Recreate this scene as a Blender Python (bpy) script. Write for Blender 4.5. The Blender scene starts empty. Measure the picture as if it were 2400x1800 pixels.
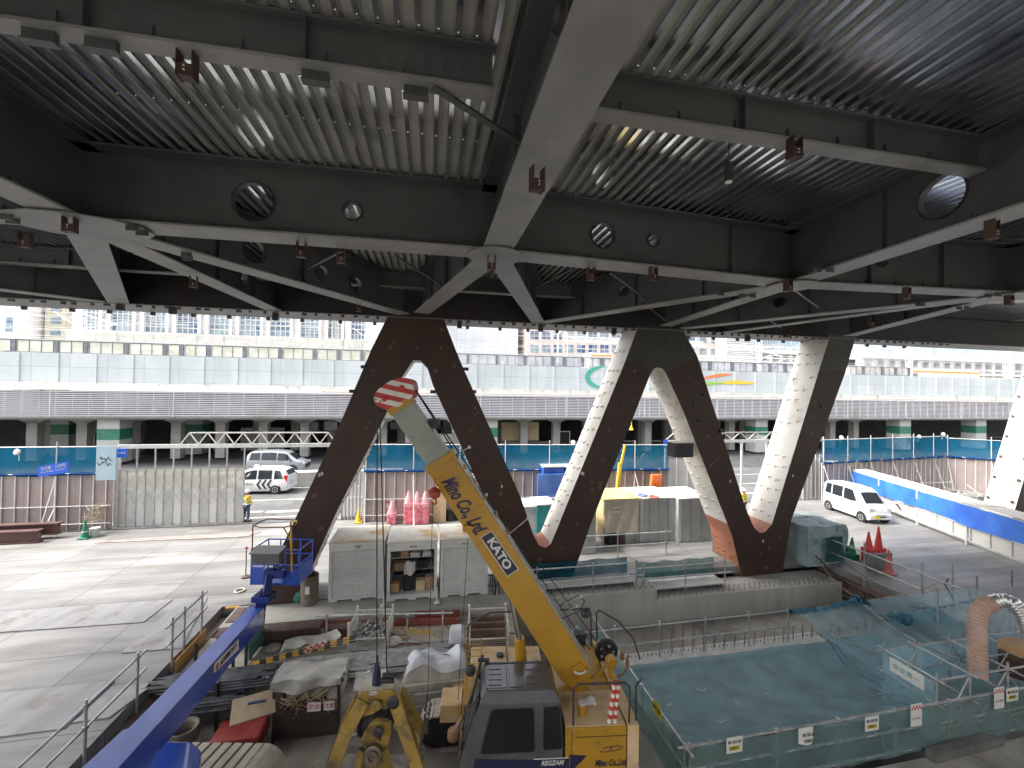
import bpy, math, random
from mathutils import Vector, Matrix
R = math.radians
random.seed(7)
# ---------------------------------------------------------------- camera
sc = bpy.context.scene
F = 960.0                                   # focal length in pixels of a 2400 px wide frame
cd = bpy.data.cameras.new("camera"); cam = bpy.data.objects.new("camera", cd)
sc.collection.objects.link(cam); sc.camera = cam
cd.sensor_width = 36.0; cd.lens = 36.0 * F / 2400.0; cd.clip_start = .05; cd.clip_end = 1500
CH = 7.5
RM = Matrix.Rotation(R(90) + math.atan(13 / F), 3, 'X') @ Matrix.Rotation(.0154, 3, 'Z')
cam.matrix_world = Matrix.Translation((0, 0, CH)) @ RM.to_4x4()
# ---------------------------------------------------------------- world, sun, exposure
w = bpy.data.worlds.new("World"); sc.world = w; w.use_nodes = True
nt = w.node_tree; bg = nt.nodes['Background']
sk = nt.nodes.new('ShaderNodeTexSky'); sk.sky_type = 'NISHITA'; sk.sun_disc = False
SUN_EL, SUN_AZ = 52, -100                    # azimuth clockwise from +Y (north)
sk.sun_elevation = R(SUN_EL); sk.sun_rotation = R(SUN_AZ); sk.dust_density = 6; sk.air_density = 1.0
hs = nt.nodes.new('ShaderNodeHueSaturation'); hs.inputs['Saturation'].default_value = .30
nt.links.new(sk.outputs[0], hs.inputs['Color']); nt.links.new(hs.outputs[0], bg.inputs[0])
bg.inputs[1].default_value = .15
sd = bpy.data.lights.new("sun", 'SUN'); sd.energy = 1.1; sd.angle = R(14); sd.color = (1, .965, .92)
so = bpy.data.objects.new("sun", sd); sc.collection.objects.link(so)
e, a_ = R(SUN_EL), R(SUN_AZ)
sdir = Vector((math.sin(a_) * math.cos(e), math.cos(a_) * math.cos(e), math.sin(e)))
so.rotation_euler = sdir.to_track_quat('Z', 'Y').to_euler(); so.location = (0, 0, 60)
vs = sc.view_settings; vs.view_transform = 'Standard'; vs.look = 'None'; vs.gamma = 1; vs.exposure = 2.0
vs.use_curve_mapping = False
sc.cycles.max_bounces = 8; sc.cycles.diffuse_bounces = 5; sc.cycles.transparent_max_bounces = 12
sc.cycles.use_denoising = True; sc.cycles.sample_clamp_indirect = 6
# ---------------------------------------------------------------- helpers: where a ray of the frame meets a plane
TH = R(11.3)
E1 = Vector((math.cos(TH), math.sin(TH), 0)); E2 = Vector((-math.sin(TH), math.cos(TH), 0)); UP = Vector((0, 0, 1))
CP = Vector((0, 0, CH))
def ray(u, v): return RM @ Vector(((u - 1200) / F, -(v - 900) / F, -1))
def atz(u, v, z): d = ray(u, v); return CP + d * ((z - CH) / d.z)
def aty(u, v, y): d = ray(u, v); return CP + d * (y / d.y)
def atb(u, v, b): d = ray(u, v); return CP + d * (b / d.dot(E2))
def ata(u, v, a): d = ray(u, v); return CP + d * (a / d.dot(E1))
def atv(u, v, p, q):                        # vertical plane through p, q
    n = (q - p).cross(UP).normalized(); d = ray(u, v); return CP + d * ((p - CP).dot(n) / d.dot(n))
def S(a, b, z=0): return E1 * a + E2 * b + UP * z
def ab(p): return p.dot(E1), p.dot(E2)
def K(ox, oy, s): return lambda x, y: (ox + x * s, oy + y * s)
V = Vector
# ---------------------------------------------------------------- materials
MATS = {}
def pm(name, col, col2=None, scale=2.0, rough=.6, metal=0.0, bump=0.0, bscale=None, st=(1, 1, 1), lo=.35, hi=.65,
       dirt=None, dscale=.6, dlo=.5, dhi=.7, dst=(1, 1, 1), alpha=None, emit=0, trans=0, rvar=0, detail=6, coat=0):
    if name in MATS: return MATS[name]
    m = bpy.data.materials.new(name); m.use_nodes = True; n = m.node_tree; L = n.links
    b = n.nodes['Principled BSDF']; MATS[name] = m
    c1 = (*col, 1); b.inputs['Base Color'].default_value = c1
    b.inputs['Roughness'].default_value = rough; b.inputs['Metallic'].default_value = metal
    if coat: b.inputs['Coat Weight'].default_value = coat; b.inputs['Coat Roughness'].default_value = .12
    tc = n.nodes.new('ShaderNodeNewGeometry').outputs['Position']
    def noise(sca, stt, dt=detail):
        mp = n.nodes.new('ShaderNodeMapping'); mp.inputs['Scale'].default_value = stt; L.new(tc, mp.inputs[0])
        t = n.nodes.new('ShaderNodeTexNoise'); t.inputs['Scale'].default_value = sca
        t.inputs['Detail'].default_value = dt; t.inputs['Roughness'].default_value = .62; L.new(mp.outputs[0], t.inputs['Vector'])
        return t.outputs['Fac']
    out = None
    def ramp(src, l, h):
        r = n.nodes.new('ShaderNodeMapRange'); r.interpolation_type = 'SMOOTHSTEP'
        r.inputs[1].default_value = l; r.inputs[2].default_value = h; L.new(src, r.inputs[0]); return r.outputs[0]
    def mix(fac, a, c):
        x = n.nodes.new('ShaderNodeMix'); x.data_type = 'RGBA'; L.new(fac, x.inputs[0])
        if isinstance(a, tuple): x.inputs[6].default_value = a
        else: L.new(a, x.inputs[6])
        if isinstance(c, tuple): x.inputs[7].default_value = c
        else: L.new(c, x.inputs[7])
        return x.outputs[2]
    if col2 is not None:
        nz = noise(scale, st); out = mix(ramp(nz, lo, hi), c1, (*col2, 1))
        if rvar:
            r = n.nodes.new('ShaderNodeMapRange'); r.inputs[3].default_value = max(0, rough - rvar); r.inputs[4].default_value = min(1, rough + rvar)
            L.new(nz, r.inputs[0]); L.new(r.outputs[0], b.inputs['Roughness'])
    if dirt is not None:
        out = mix(ramp(noise(dscale, dst), dlo, dhi), out if out else c1, (*dirt, 1))
    if out: L.new(out, b.inputs['Base Color'])
    if bump:
        bn = n.nodes.new('ShaderNodeBump'); bn.inputs['Strength'].default_value = bump; bn.inputs['Distance'].default_value = .02
        L.new(noise(bscale or scale * 4, st), bn.inputs['Height']); L.new(bn.outputs[0], b.inputs['Normal'])
    if alpha is not None: b.inputs['Alpha'].default_value = alpha
    if trans: b.inputs['Transmission Weight'].default_value = trans
    if emit:
        b.inputs['Emission Color'].default_value = c1; b.inputs['Emission Strength'].default_value = emit
    return m
def netmat(name, col, dens, cell=.02, folds=0):           # woven net: translucent cloth with many tiny gaps
    m = bpy.data.materials.new(name); m.use_nodes = True; n = m.node_tree; L = n.links
    n.nodes.remove(n.nodes['Principled BSDF']); o = n.nodes['Material Output']
    d = n.nodes.new('ShaderNodeBsdfDiffuse'); d.inputs[0].default_value = (*col, 1)
    t = n.nodes.new('ShaderNodeBsdfTranslucent'); t.inputs[0].default_value = (*col, 1)
    x = n.nodes.new('ShaderNodeMixShader'); x.inputs[0].default_value = .45; L.new(d.outputs[0], x.inputs[1]); L.new(t.outputs[0], x.inputs[2])
    tr = n.nodes.new('ShaderNodeBsdfTransparent'); y = n.nodes.new('ShaderNodeMixShader')
    g = n.nodes.new('ShaderNodeNewGeometry'); nz = n.nodes.new('ShaderNodeTexNoise'); nz.inputs['Scale'].default_value = 1.3; nz.inputs['Detail'].default_value = 5
    L.new(g.outputs['Position'], nz.inputs['Vector'])
    r = n.nodes.new('ShaderNodeMapRange'); r.inputs[1].default_value = .3; r.inputs[2].default_value = .7
    r.inputs[3].default_value = max(0, dens - .14); r.inputs[4].default_value = min(1, dens + .14); L.new(nz.outputs[0], r.inputs[0])
    L.new(r.outputs[0], y.inputs[0]); L.new(tr.outputs[0], y.inputs[1]); L.new(x.outputs[0], y.inputs[2]); L.new(y.outputs[0], o.inputs[0])
    MATS[name] = m; return m
def brickmat(name, col, col2, mortar, bw, bh, msz, rough=.7, ang=TH, vert=False, bump=.3, off=.5, stain=None, metal=0, sst=(1, 1, 1), sscale=1.2, slo=.45, shi=.7):
    m = bpy.data.materials.new(name); m.use_nodes = True; n = m.node_tree; L = n.links; b = n.nodes['Principled BSDF']
    b.inputs['Roughness'].default_value = rough; b.inputs['Metallic'].default_value = metal
    g = n.nodes.new('ShaderNodeNewGeometry'); mp = n.nodes.new('ShaderNodeMapping'); mp.vector_type = 'POINT'
    mp.inputs['Rotation'].default_value = (0, 0, -ang); L.new(g.outputs['Position'], mp.inputs[0])
    src = mp.outputs[0]
    if vert:
        s = n.nodes.new('ShaderNodeSeparateXYZ'); c = n.nodes.new('ShaderNodeCombineXYZ'); L.new(src, s.inputs[0])
        L.new(s.outputs[0], c.inputs[0]); L.new(s.outputs[2], c.inputs[1]); src = c.outputs[0]
    t = n.nodes.new('ShaderNodeTexBrick'); t.offset = off; L.new(src, t.inputs['Vector'])
    t.inputs['Color1'].default_value = (*col, 1); t.inputs['Color2'].default_value = (*col2, 1); t.inputs['Mortar'].default_value = (*mortar, 1)
    t.inputs['Scale'].default_value = 1; t.inputs['Brick Width'].default_value = bw; t.inputs['Row Height'].default_value = bh
    t.inputs['Mortar Size'].default_value = msz; t.inputs['Mortar Smooth'].default_value = .1
    nz = n.nodes.new('ShaderNodeTexNoise'); nz.inputs['Scale'].default_value = sscale; nz.inputs['Detail'].default_value = 8; nz.inputs['Roughness'].default_value = .65
    mp2 = n.nodes.new('ShaderNodeMapping'); mp2.inputs['Scale'].default_value = sst; L.new(mp.outputs[0], mp2.inputs[0]); L.new(mp2.outputs[0], nz.inputs['Vector'])
    r = n.nodes.new('ShaderNodeMapRange'); r.inputs[1].default_value = slo; r.inputs[2].default_value = shi; L.new(nz.outputs[0], r.inputs[0])
    x = n.nodes.new('ShaderNodeMix'); x.data_type = 'RGBA'; L.new(r.outputs[0], x.inputs[0]); L.new(t.outputs[0], x.inputs[6])
    x.inputs[7].default_value = (*(stain or col), 1)
    y = n.nodes.new('ShaderNodeMix'); y.data_type = 'RGBA'; L.new(t.outputs['Fac'], y.inputs[0]); L.new(x.outputs[2], y.inputs[6]); y.inputs[7].default_value = (*mortar, 1)
    L.new(y.outputs[2], b.inputs['Base Color'])
    if bump:
        bn = n.nodes.new('ShaderNodeBump'); bn.inputs['Strength'].default_value = bump; bn.inputs['Distance'].default_value = .02; bn.invert = True
        L.new(t.outputs['Fac'], bn.inputs['Height']); L.new(bn.outputs[0], b.inputs['Normal'])
    MATS[name] = m; return m
# ---------------------------------------------------------------- mesh building
OFF = {}                                     # world offset of every object made (nothing is rotated unless made local)
def woff(o): return OFF.get(o.name, V((0, 0, 0))) if o else V((0, 0, 0))
class MB:
    def __init__(s): s.v = []; s.f = []; s.mi = []; s.m = 0
    def face(s, ids): s.f.append(ids); s.mi.append(s.m)
    def add(s, pts, faces):
        n = len(s.v); s.v += [V(p) for p in pts]
        for f in faces: s.face([i + n for i in f])
        return s
    def quad(s, a, b, c, d): return s.add([a, b, c, d], [(0, 1, 2, 3)])
    def obox(s, c, x, y, z):                 # centre and three half-axes
        P = [c + x * i + y * j + z * k for k in (-1, 1) for j in (-1, 1) for i in (-1, 1)]
        return s.add(P, [(0, 2, 3, 1), (4, 5, 7, 6), (0, 1, 5, 4), (2, 6, 7, 3), (0, 4, 6, 2), (1, 3, 7, 5)])
    def box(s, c, size, rz=0):
        c = V(c); x = V((math.cos(rz), math.sin(rz), 0)); y = V((-math.sin(rz), math.cos(rz), 0))
        return s.obox(c, x * size[0] / 2, y * size[1] / 2, UP * size[2] / 2)
    def sbox(s, a0, a1, b0, b1, z0, z1):     # box in the grid of the steelwork
        return s.obox(S((a0 + a1) / 2, (b0 + b1) / 2, (z0 + z1) / 2), E1 * (a1 - a0) / 2, E2 * (b1 - b0) / 2, UP * (z1 - z0) / 2)
    def bar(s, p, q, w, h, up=UP):
        p, q = V(p), V(q); d = q - p
        if d.length < 1e-6: return s
        x = d.cross(up)
        if x.length < 1e-5: x = d.cross(V((1, 0, 0)))
        x.normalize(); y = x.cross(d).normalized()
        return s.obox((p + q) / 2, x * w / 2, d / 2, y * h / 2)
    def tube(s, p, q, r, n=8, r2=None, cap=True):
        p, q = V(p), V(q); d = q - p; r2 = r if r2 is None else r2
        if d.length < 1e-6: return s
        x = d.cross(UP)
        if x.length < 1e-4: x = V((1, 0, 0))
        x.normalize(); y = d.cross(x).normalized()
        k = len(s.v)
        for c, rr in ((p, r), (q, r2)):
            for i in range(n):
                t = 2 * math.pi * i / n; s.v.append(c + (x * math.cos(t) + y * math.sin(t)) * rr)
        for i in range(n): j = (i + 1) % n; s.face([k + i, k + j, k + n + j, k + n + i])
        if cap: s.face([k + i for i in range(n)][::-1]); s.face([k + n + i for i in range(n)])
        return s
    def path(s, pts, r, n=6):
        for p, q in zip(pts, pts[1:]): s.tube(p, q, r, n)
        return s
    def prism(s, poly, vec, caps=(1, 1), skip=(), side_m=None):
        n = len(poly); k = len(s.v); vec = V(vec)
        s.v += [V(p) for p in poly] + [V(p) + vec for p in poly]
        if caps[0]: s.face([k + i for i in range(n)])
        if caps[1]: s.face([k + n + i for i in range(n)][::-1])
        m0 = s.m
        if side_m is not None: s.m = side_m
        for i in range(n):
            if i in skip: continue
            j = (i + 1) % n; s.face([k + i, k + n + i, k + n + j, k + j])
        s.m = m0; return s
    def lathe(s, c, prof, n=16, ax=UP, x=None):
        c = V(c); ax = V(ax).normalized(); x = x or ax.cross(V((0, 1, 0)) if abs(ax.y) < .9 else V((1, 0, 0))).normalized(); y = ax.cross(x)
        k = len(s.v)
        for r, h in prof:
            for i in range(n):
                t = 2 * math.pi * i / n; s.v.append(c + ax * h + (x * math.cos(t) + y * math.sin(t)) * max(r, 1e-4))
        for a in range(len(prof) - 1):
            for i in range(n): j = (i + 1) % n; s.face([k + a * n + i, k + a * n + j, k + (a + 1) * n + j, k + (a + 1) * n + i])
        s.face([k + i for i in range(n)][::-1]); z = k + (len(prof) - 1) * n; s.face([z + i for i in range(n)])
        return s
    def grid(s, fn, nu, nv):
        k = len(s.v)
        for j in range(nv + 1):
            for i in range(nu + 1): s.v.append(V(fn(i / nu, j / nv)))
        for j in range(nv):
            for i in range(nu): a = k + j * (nu + 1) + i; s.face([a, a + 1, a + nu + 2, a + nu + 1])
        return s
    def build(s, name, mats, parent=None, smooth=False, local=False, bevel=0):
        me = bpy.data.meshes.new(name); off = V((0, 0, 0)) if local else woff(parent)
        if not isinstance(mats, (list, tuple)): mats = [mats]
        me.from_pydata([tuple(p - off) for p in s.v], [], s.f); me.polygons.foreach_set('material_index', s.mi)
        for m in mats: me.materials.append(m)
        if smooth: me.polygons.foreach_set('use_smooth', [True] * len(s.f))
        me.update(); o = bpy.data.objects.new(name, me); sc.collection.objects.link(o)
        if parent: o.parent = parent
        if bevel:
            bv = o.modifiers.new('bevel', 'BEVEL'); bv.width = bevel; bv.segments = 2; bv.limit_method = 'ANGLE'; bv.angle_limit = R(40)
        if smooth and bevel == 0:
            try: me.set_sharp_from_angle(angle=R(38))
            except Exception: pass
        OFF[o.name] = woff(parent); return o
def tag(o, label=None, cat=None, group=None, kind=None):
    if label: o['label'] = label
    if cat: o['category'] = cat
    if group: o['group'] = group
    if kind: o['kind'] = kind
    elif cat: o['kind'] = 'thing'
    return o
def thing(name, label, cat, loc, group=None, rz=0):
    o = bpy.data.objects.new(name, None); sc.collection.objects.link(o); o.location = loc; o.rotation_euler = (0, 0, rz)
    o.empty_display_size = .2; OFF[o.name] = V(loc); return tag(o, label, cat, group)
def struct(name, mb, m, smooth=False): return tag(mb.build(name, m, smooth=smooth), kind='structure')
def dup(root, loc, rz=None, label=None, group=None, name=None):
    r = root.copy(); sc.collection.objects.link(r); r.location = loc
    if rz is not None: r.rotation_euler = (0, 0, rz)
    if label: r['label'] = label
    if group: r['group'] = group
    for ch in list(root.children):
        c = ch.copy(); sc.collection.objects.link(c); c.parent = r
        for g in ch.children: d = g.copy(); sc.collection.objects.link(d); d.parent = c
    return r
def text(name, body, m, parent, c, xdir, ydir, size, shear=0, bold=0, width=None, thick=.002):
    """writing as a flat mesh: c = centre, xdir = reading direction, ydir = up of the letters"""
    cu = bpy.data.curves.new(name, 'FONT'); cu.body = body; cu.size = size; cu.shear = shear; cu.offset = bold
    cu.align_x = 'CENTER'; cu.align_y = 'CENTER'; cu.extrude = thick; cu.resolution_u = 3
    to = bpy.data.objects.new(name + '_curve', cu); sc.collection.objects.link(to)
    dg = bpy.context.evaluated_depsgraph_get(); me = bpy.data.meshes.new_from_object(to.evaluated_get(dg))
    bpy.data.objects.remove(to); bpy.data.curves.remove(cu)
    x = V(xdir).normalized(); y = V(ydir); y = (y - x * y.dot(x)).normalized(); z = x.cross(y)
    sx = 1.0
    if width and len(me.vertices):
        w0 = max(v.co.x for v in me.vertices) - min(v.co.x for v in me.vertices); sx = width / max(w0, 1e-4)
    off = woff(parent); c = V(c)
    for v in me.vertices: v.co = c + x * v.co.x * sx + y * v.co.y + z * v.co.z - off
    me.materials.clear(); me.materials.append(m); me.update()
    o = bpy.data.objects.new(name, me); sc.collection.objects.link(o)
    if parent: o.parent = parent
    OFF[o.name] = off; return o
# colours
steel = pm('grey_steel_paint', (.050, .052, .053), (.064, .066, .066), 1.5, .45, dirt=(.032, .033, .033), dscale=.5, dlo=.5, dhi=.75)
flange = pm('lit_steel_paint', (.15, .15, .147), (.20, .198, .193), 1.2, .45, dirt=(.17, .13, .10), dscale=.9, dlo=.62, dhi=.8, st=(1, 1, 3))  # same paint as the webs, with floor bounce light painted into the undersides
brown = pm('red_brown_primer', (.036, .016, .010), (.050, .023, .014), 1.1, .5, dirt=(.03, .02, .016), dscale=2.5, dlo=.55, dhi=.75)
deepsteel = pm('dark_primer', (.012, .009, .009), (.018, .014, .013), 1.1, .6)
whitep = pm('white_paint', (.54, .52, .47), (.64, .62, .57), .8, .5, dirt=(.38, .31, .24), dscale=1.3, dlo=.5, dhi=.8, st=(1, 1, .4))
orangep = pm('red_lead_primer', (.27, .10, .055), (.34, .14, .08), 1.4, .6, dirt=(.42, .33, .27), dscale=3, dlo=.6, dhi=.85)
joint = pm('joint_paint', (.036, .039, .036), (.046, .049, .046), 1.0, .45)
galv = pm('galvanised_sheet', (.50, .53, .56), (.66, .69, .72), 1.0, .15, metal=.97, rvar=.03, st=(1, 1, 1))
conc = pm('concrete', (.30, .29, .26), (.42, .41, .37), .9, .85, bump=.35, bscale=14, dirt=(.19, .18, .16), dscale=1.6, dlo=.55, dhi=.8, dst=(1, 1, .3))
concd = pm('dusty_concrete', (.22, .20, .17), (.34, .32, .28), .7, .9, bump=.4, bscale=9, dirt=(.13, .12, .11), dscale=.5, dlo=.5, dhi=.75)
pipe = pm('galvanised_pipe', (.34, .34, .34), (.5, .5, .49), 5, .38, metal=.6, dirt=(.22, .19, .16), dscale=4, dlo=.6, dhi=.75)
dark = pm('dark_metal', (.02, .02, .022), (.035, .033, .033), 4, .5)
black = pm('black_rubber', (.012, .012, .013), (.02, .02, .02), 5, .6)
rust = pm('rusty_steel', (.09, .05, .038), (.14, .09, .07), 2.5, .75, dirt=(.2, .18, .16), dscale=1.2, dlo=.55, dhi=.75)
wood = pm('plywood', (.42, .27, .11), (.5, .34, .16), 3, .6, st=(1, 1, 4))
timber = pm('timber', (.5, .38, .22), (.6, .48, .3), 5, .7)
asphalt = pm('asphalt', (.075, .075, .075), (.10, .10, .098), 1.0, .85, bump=.2, bscale=60, dirt=(.115, .115, .11), dscale=.15, dlo=.5, dhi=.54)
# ================================================================ GROUND
PITA0, PITA1, PITB, ZL = -6.77, 17.5, 14.3, -1.3
yardm = brickmat('steel_road_plates', (.17, .168, .162), (.255, .25, .24), (.035, .032, .03), 3.0, 1.5, .012, .55, off=.0, stain=(.125, .12, .112), bump=.3, sst=(.3, 1.6, 1), sscale=.8, slo=.40, shi=.64)
g = MB()
def slab(m, a0, a1, b0, b1, z, t=.35): m.sbox(a0, a1, b0, b1, z - t, z)
yl = MB(); slab(yl, -60, PITA0, -12, 24.6, 0, .30); slab(yl, PITA0 + .002, PITA1, 15.6, 24.6, -.001, .3); slab(yl, PITA1 + .002, 46, -12, 24.598, -.002, .3)
struct('yard', yl, yardm)
PA0, PA1, PB0, PB1 = 5.6, 16.6, 8.0, 12.3       # opening of the netted pit
rd = MB(); rd.sbox(-140, 140, 24.62, 60, -.4, .03); struct('road', rd, asphalt)
gd = MB(); gd.sbox(-400, PA0 - .3, -60, 700, -2.2, -1.9); gd.sbox(PA1 + .3, 400, -60, 700, -2.2, -1.9); gd.sbox(PA0 - .3, PA1 + .3, PB1 + .31, 700, -2.2, -1.9); gd.sbox(PA0 - .3, PA1 + .3, -60, PB0 - .41, -2.2, -1.9); struct('ground', gd, conc)
fl = MB(); fl.sbox(PITA0 - .6, PA0 - .02, -12, PITB + 1.4, -1.7, ZL); fl.sbox(PA0 - .019, PA1, -12, PB0 - .1, -1.7, ZL); fl.sbox(PA0 - .019, PA1, PB1, PITB + 1.4, -1.7, ZL); fl.sbox(PA1 + .001, PITA1 + .6, -12, PITB + 1.4, -1.7, ZL)
struct('work_floor', fl, concd)
pw_ = MB(); pw_.sbox(PA0, PA1, PB1 + .001, PB1 + .3, -7, ZL - .002); pw_.sbox(PA0 - .3, PA0 - .021, PB0, PB1, -7, -1.701); pw_.sbox(PA1, PA1 + .3, PB0, PB1, -7, -1.701); pw_.sbox(PA0, PA1, PB0 - .4, PB0 - .101, -7, -1.701); pw_.sbox(PA0 - .3, PA1 + .3, PB0 - .4, PB1 + .3, -7.2, -7.001)
struct('pit_walls', pw_, pm('pit_concrete', (.40, .39, .36), (.52, .51, .48), .7, .9, dirt=(.30, .28, .25), dscale=.8, dlo=.5, dhi=.8, dst=(1, 1, .3)))
cb = MB(); cb.prism([S(PA0, PB1 - .12, ZL - .1), S(PA0, PB1 - .12, ZL + .03), S(PA0, PB1 + .45, ZL + .03), S(PA0, PB1 + .45, ZL - .1)], E1 * (PA1 - PA0 - 2.6)); struct('pit_kerb', cb, pm('new_concrete', (.42, .41, .39), (.56, .55, .53), 2.5, .9, bump=.3, bscale=30))
mf = MB(); mf.sbox(-6.5, -2.4, 12.5, PITB - .02, ZL + .002, -.3); mf.sbox(-2.398, 3.0, 11.1, PITB - .02, ZL + .002, -.3); struct('work_platform', mf, pm('platform_concrete', (.34, .32, .27), (.46, .43, .37), 1.4, .9, bump=.4, bscale=12, dirt=(.22, .2, .18), dscale=.9, dlo=.5, dhi=.75))
# road markings
mk = MB(); white = pm('road_paint', (.50, .50, .48), (.36, .36, .35), 3, .7)
for a0, a1, b0, b1 in ((-12, 60, 29.4, 29.55), (-60, -16, 29.4, 29.55), (-14.2, -9.6, 26.7, 26.95), (-9.4, -6, 26.5, 26.9), (-18.0, -6.0, 25.5, 25.68), (6, 30, 26.5, 26.7), (30, 60, 26.5, 26.7), (-60, 60, 32.7, 32.85)):
    mk.sbox(a0, a1, b0, b1, .034, .038)
struct('road_markings', mk, white)
# patched asphalt
pt = MB()
for poly in ([(-15.6, 25.6), (-10.9, 25.9), (-10.6, 28.2), (-12.6, 28.9), (-15.8, 28.6)], [(8, 27.5), (16, 27.4), (16.4, 29), (8.6, 29.1)]):
    pt.prism([S(a, b, .0322) for a, b in poly], V((0, 0, .001)))
struct('road_patches', pt, pm('new_asphalt', (.10, .10, .098), (.125, .125, .12), 3, .8))
# concrete median wall between the lanes
mw = MB(); mw.prism([S(-120, 32.9, .034), S(-120, 33.9, .034), S(-120, 33.9, 1.15), S(-120, 33.2, 1.15)], E1 * 104); mw.sbox(-15.99, -2, 32.95, 33.9, .034, 1.1)
tag(mw.build('median_wall', conc), 'long low concrete median wall between the lanes behind the white taxi', 'wall')
# plates lying on the yard
plm = pm('loose_plate', (.19, .19, .19), (.25, .248, .245), .8, .55, dirt=(.15, .12, .10), dscale=1.2, dlo=.5, dhi=.7, st=(3, .6, 1))
k = K(0, 1200, .36166)
def plate(pts, label, z=.03, m=None, mat=plm):
    P = [atz(*k(*p), z) for p in pts]; mb = MB(); mb.prism(P, V((0, 0, -z + .004))); o = mb.build('steel_plate', mat); return tag(o, label, 'steel plate', 'steel plates lying on the yard')
plate([(-80, 648), (1120, 565), (930, 712), (-80, 783)], 'long thin steel plate on the left yard, second nearest of the loose plates')
plate([(-80, 1180), (745, 1092), (415, 1400), (-80, 1465)], 'big steel plate nearest the left bottom corner of the yard')
plate([(1190, 558), (1345, 552), (1175, 878), (785, 912)], 'worn steel plate beside the yard railing with a damp patch')
plate([(780, 1152), (960, 1140), (710, 1330), (465, 1362)], 'small dusty steel plate beside the yard edge near the blue lift arm')
plate([(610, 200), (1600, 158), (1690, 128), (860, 172)], 'narrow rusty brown steel plate across the gateway', mat=pm('rusty_plate', (.22, .16, .14), (.30, .25, .23), 1.5, .7, st=(1, 4, 1)))
# edge beams of the deck openings
for a, lab in ((PITA0, 'long steel edge beam along the left side of the work pit'), (PITA1, 'long steel edge beam along the right side of the work pit')):
    m = MB(); sgn = 1 if a < 0 else -1
    m.sbox(min(a, a + sgn * .25), max(a, a + sgn * .25), -10, 15.5, -.36, -.30); m.sbox(min(a, a + sgn * .25), max(a, a + sgn * .25), -10, 15.5, -1.0, -.94)
    m.sbox(a + sgn * .1, a + sgn * .12, -10, 15.5, -.94, -.36)
    for i in range(26): m.sbox(min(a, a + sgn * .2), max(a, a + sgn * .2), -9.5 + i, -9.49 + i, -.93, -.37)
    tag(m.build('edge_beam', rust), lab, 'steel beam')
# foundation beam (concrete) carrying the W truss
fb = MB(); b0 = PITB
f0 = [atb(*k2, b0) for k2 in ((1240, 1378), (1540, 1365), (1541, 1395), (1835, 1375), (2050, 1345))]
fb.sbox(-6.3, ab(f0[1])[0], b0, b0 + 1.25, ZL, -.02)
fb.sbox(ab(f0[1])[0] + .001, 17.2, b0 + .002, b0 + 1.25, ZL, -.42)
fo = fb.build('foundation_beam', pm('board_marked_concrete', (.33, .32, .285), (.39, .38, .345), .8, .85, bump=.3, bscale=18, st=(1, 1, .5), dirt=(.23, .22, .195), dscale=1.0, dlo=.48, dhi=.85, dst=(2.2, 2.2, .3)))
tag(fo, 'long cast concrete foundation beam under the leaning truss legs', 'foundation')
dw = MB()
for i in range(58):                          # rows of starter bars along the beam
    for j in (.12, .42):
        a = 3.2 + i * .24; zt = -.02 if a < ab(f0[1])[0] else -.42
        p = S(a + random.uniform(-.02, .02), b0 + j, zt); dw.tube(p, p + V((random.uniform(-.01, .01), 0, .12)), .012, 5)
dw.build('starter_bars', rust, fo)['kind'] = 'stuff'
# dark pocket behind the beam
pk = MB(); pk.sbox(3.1, 16.2, b0 + 1.26, b0 + 1.9, -1.2, -.6); struct('trench_bottom', pk, dark)
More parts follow.
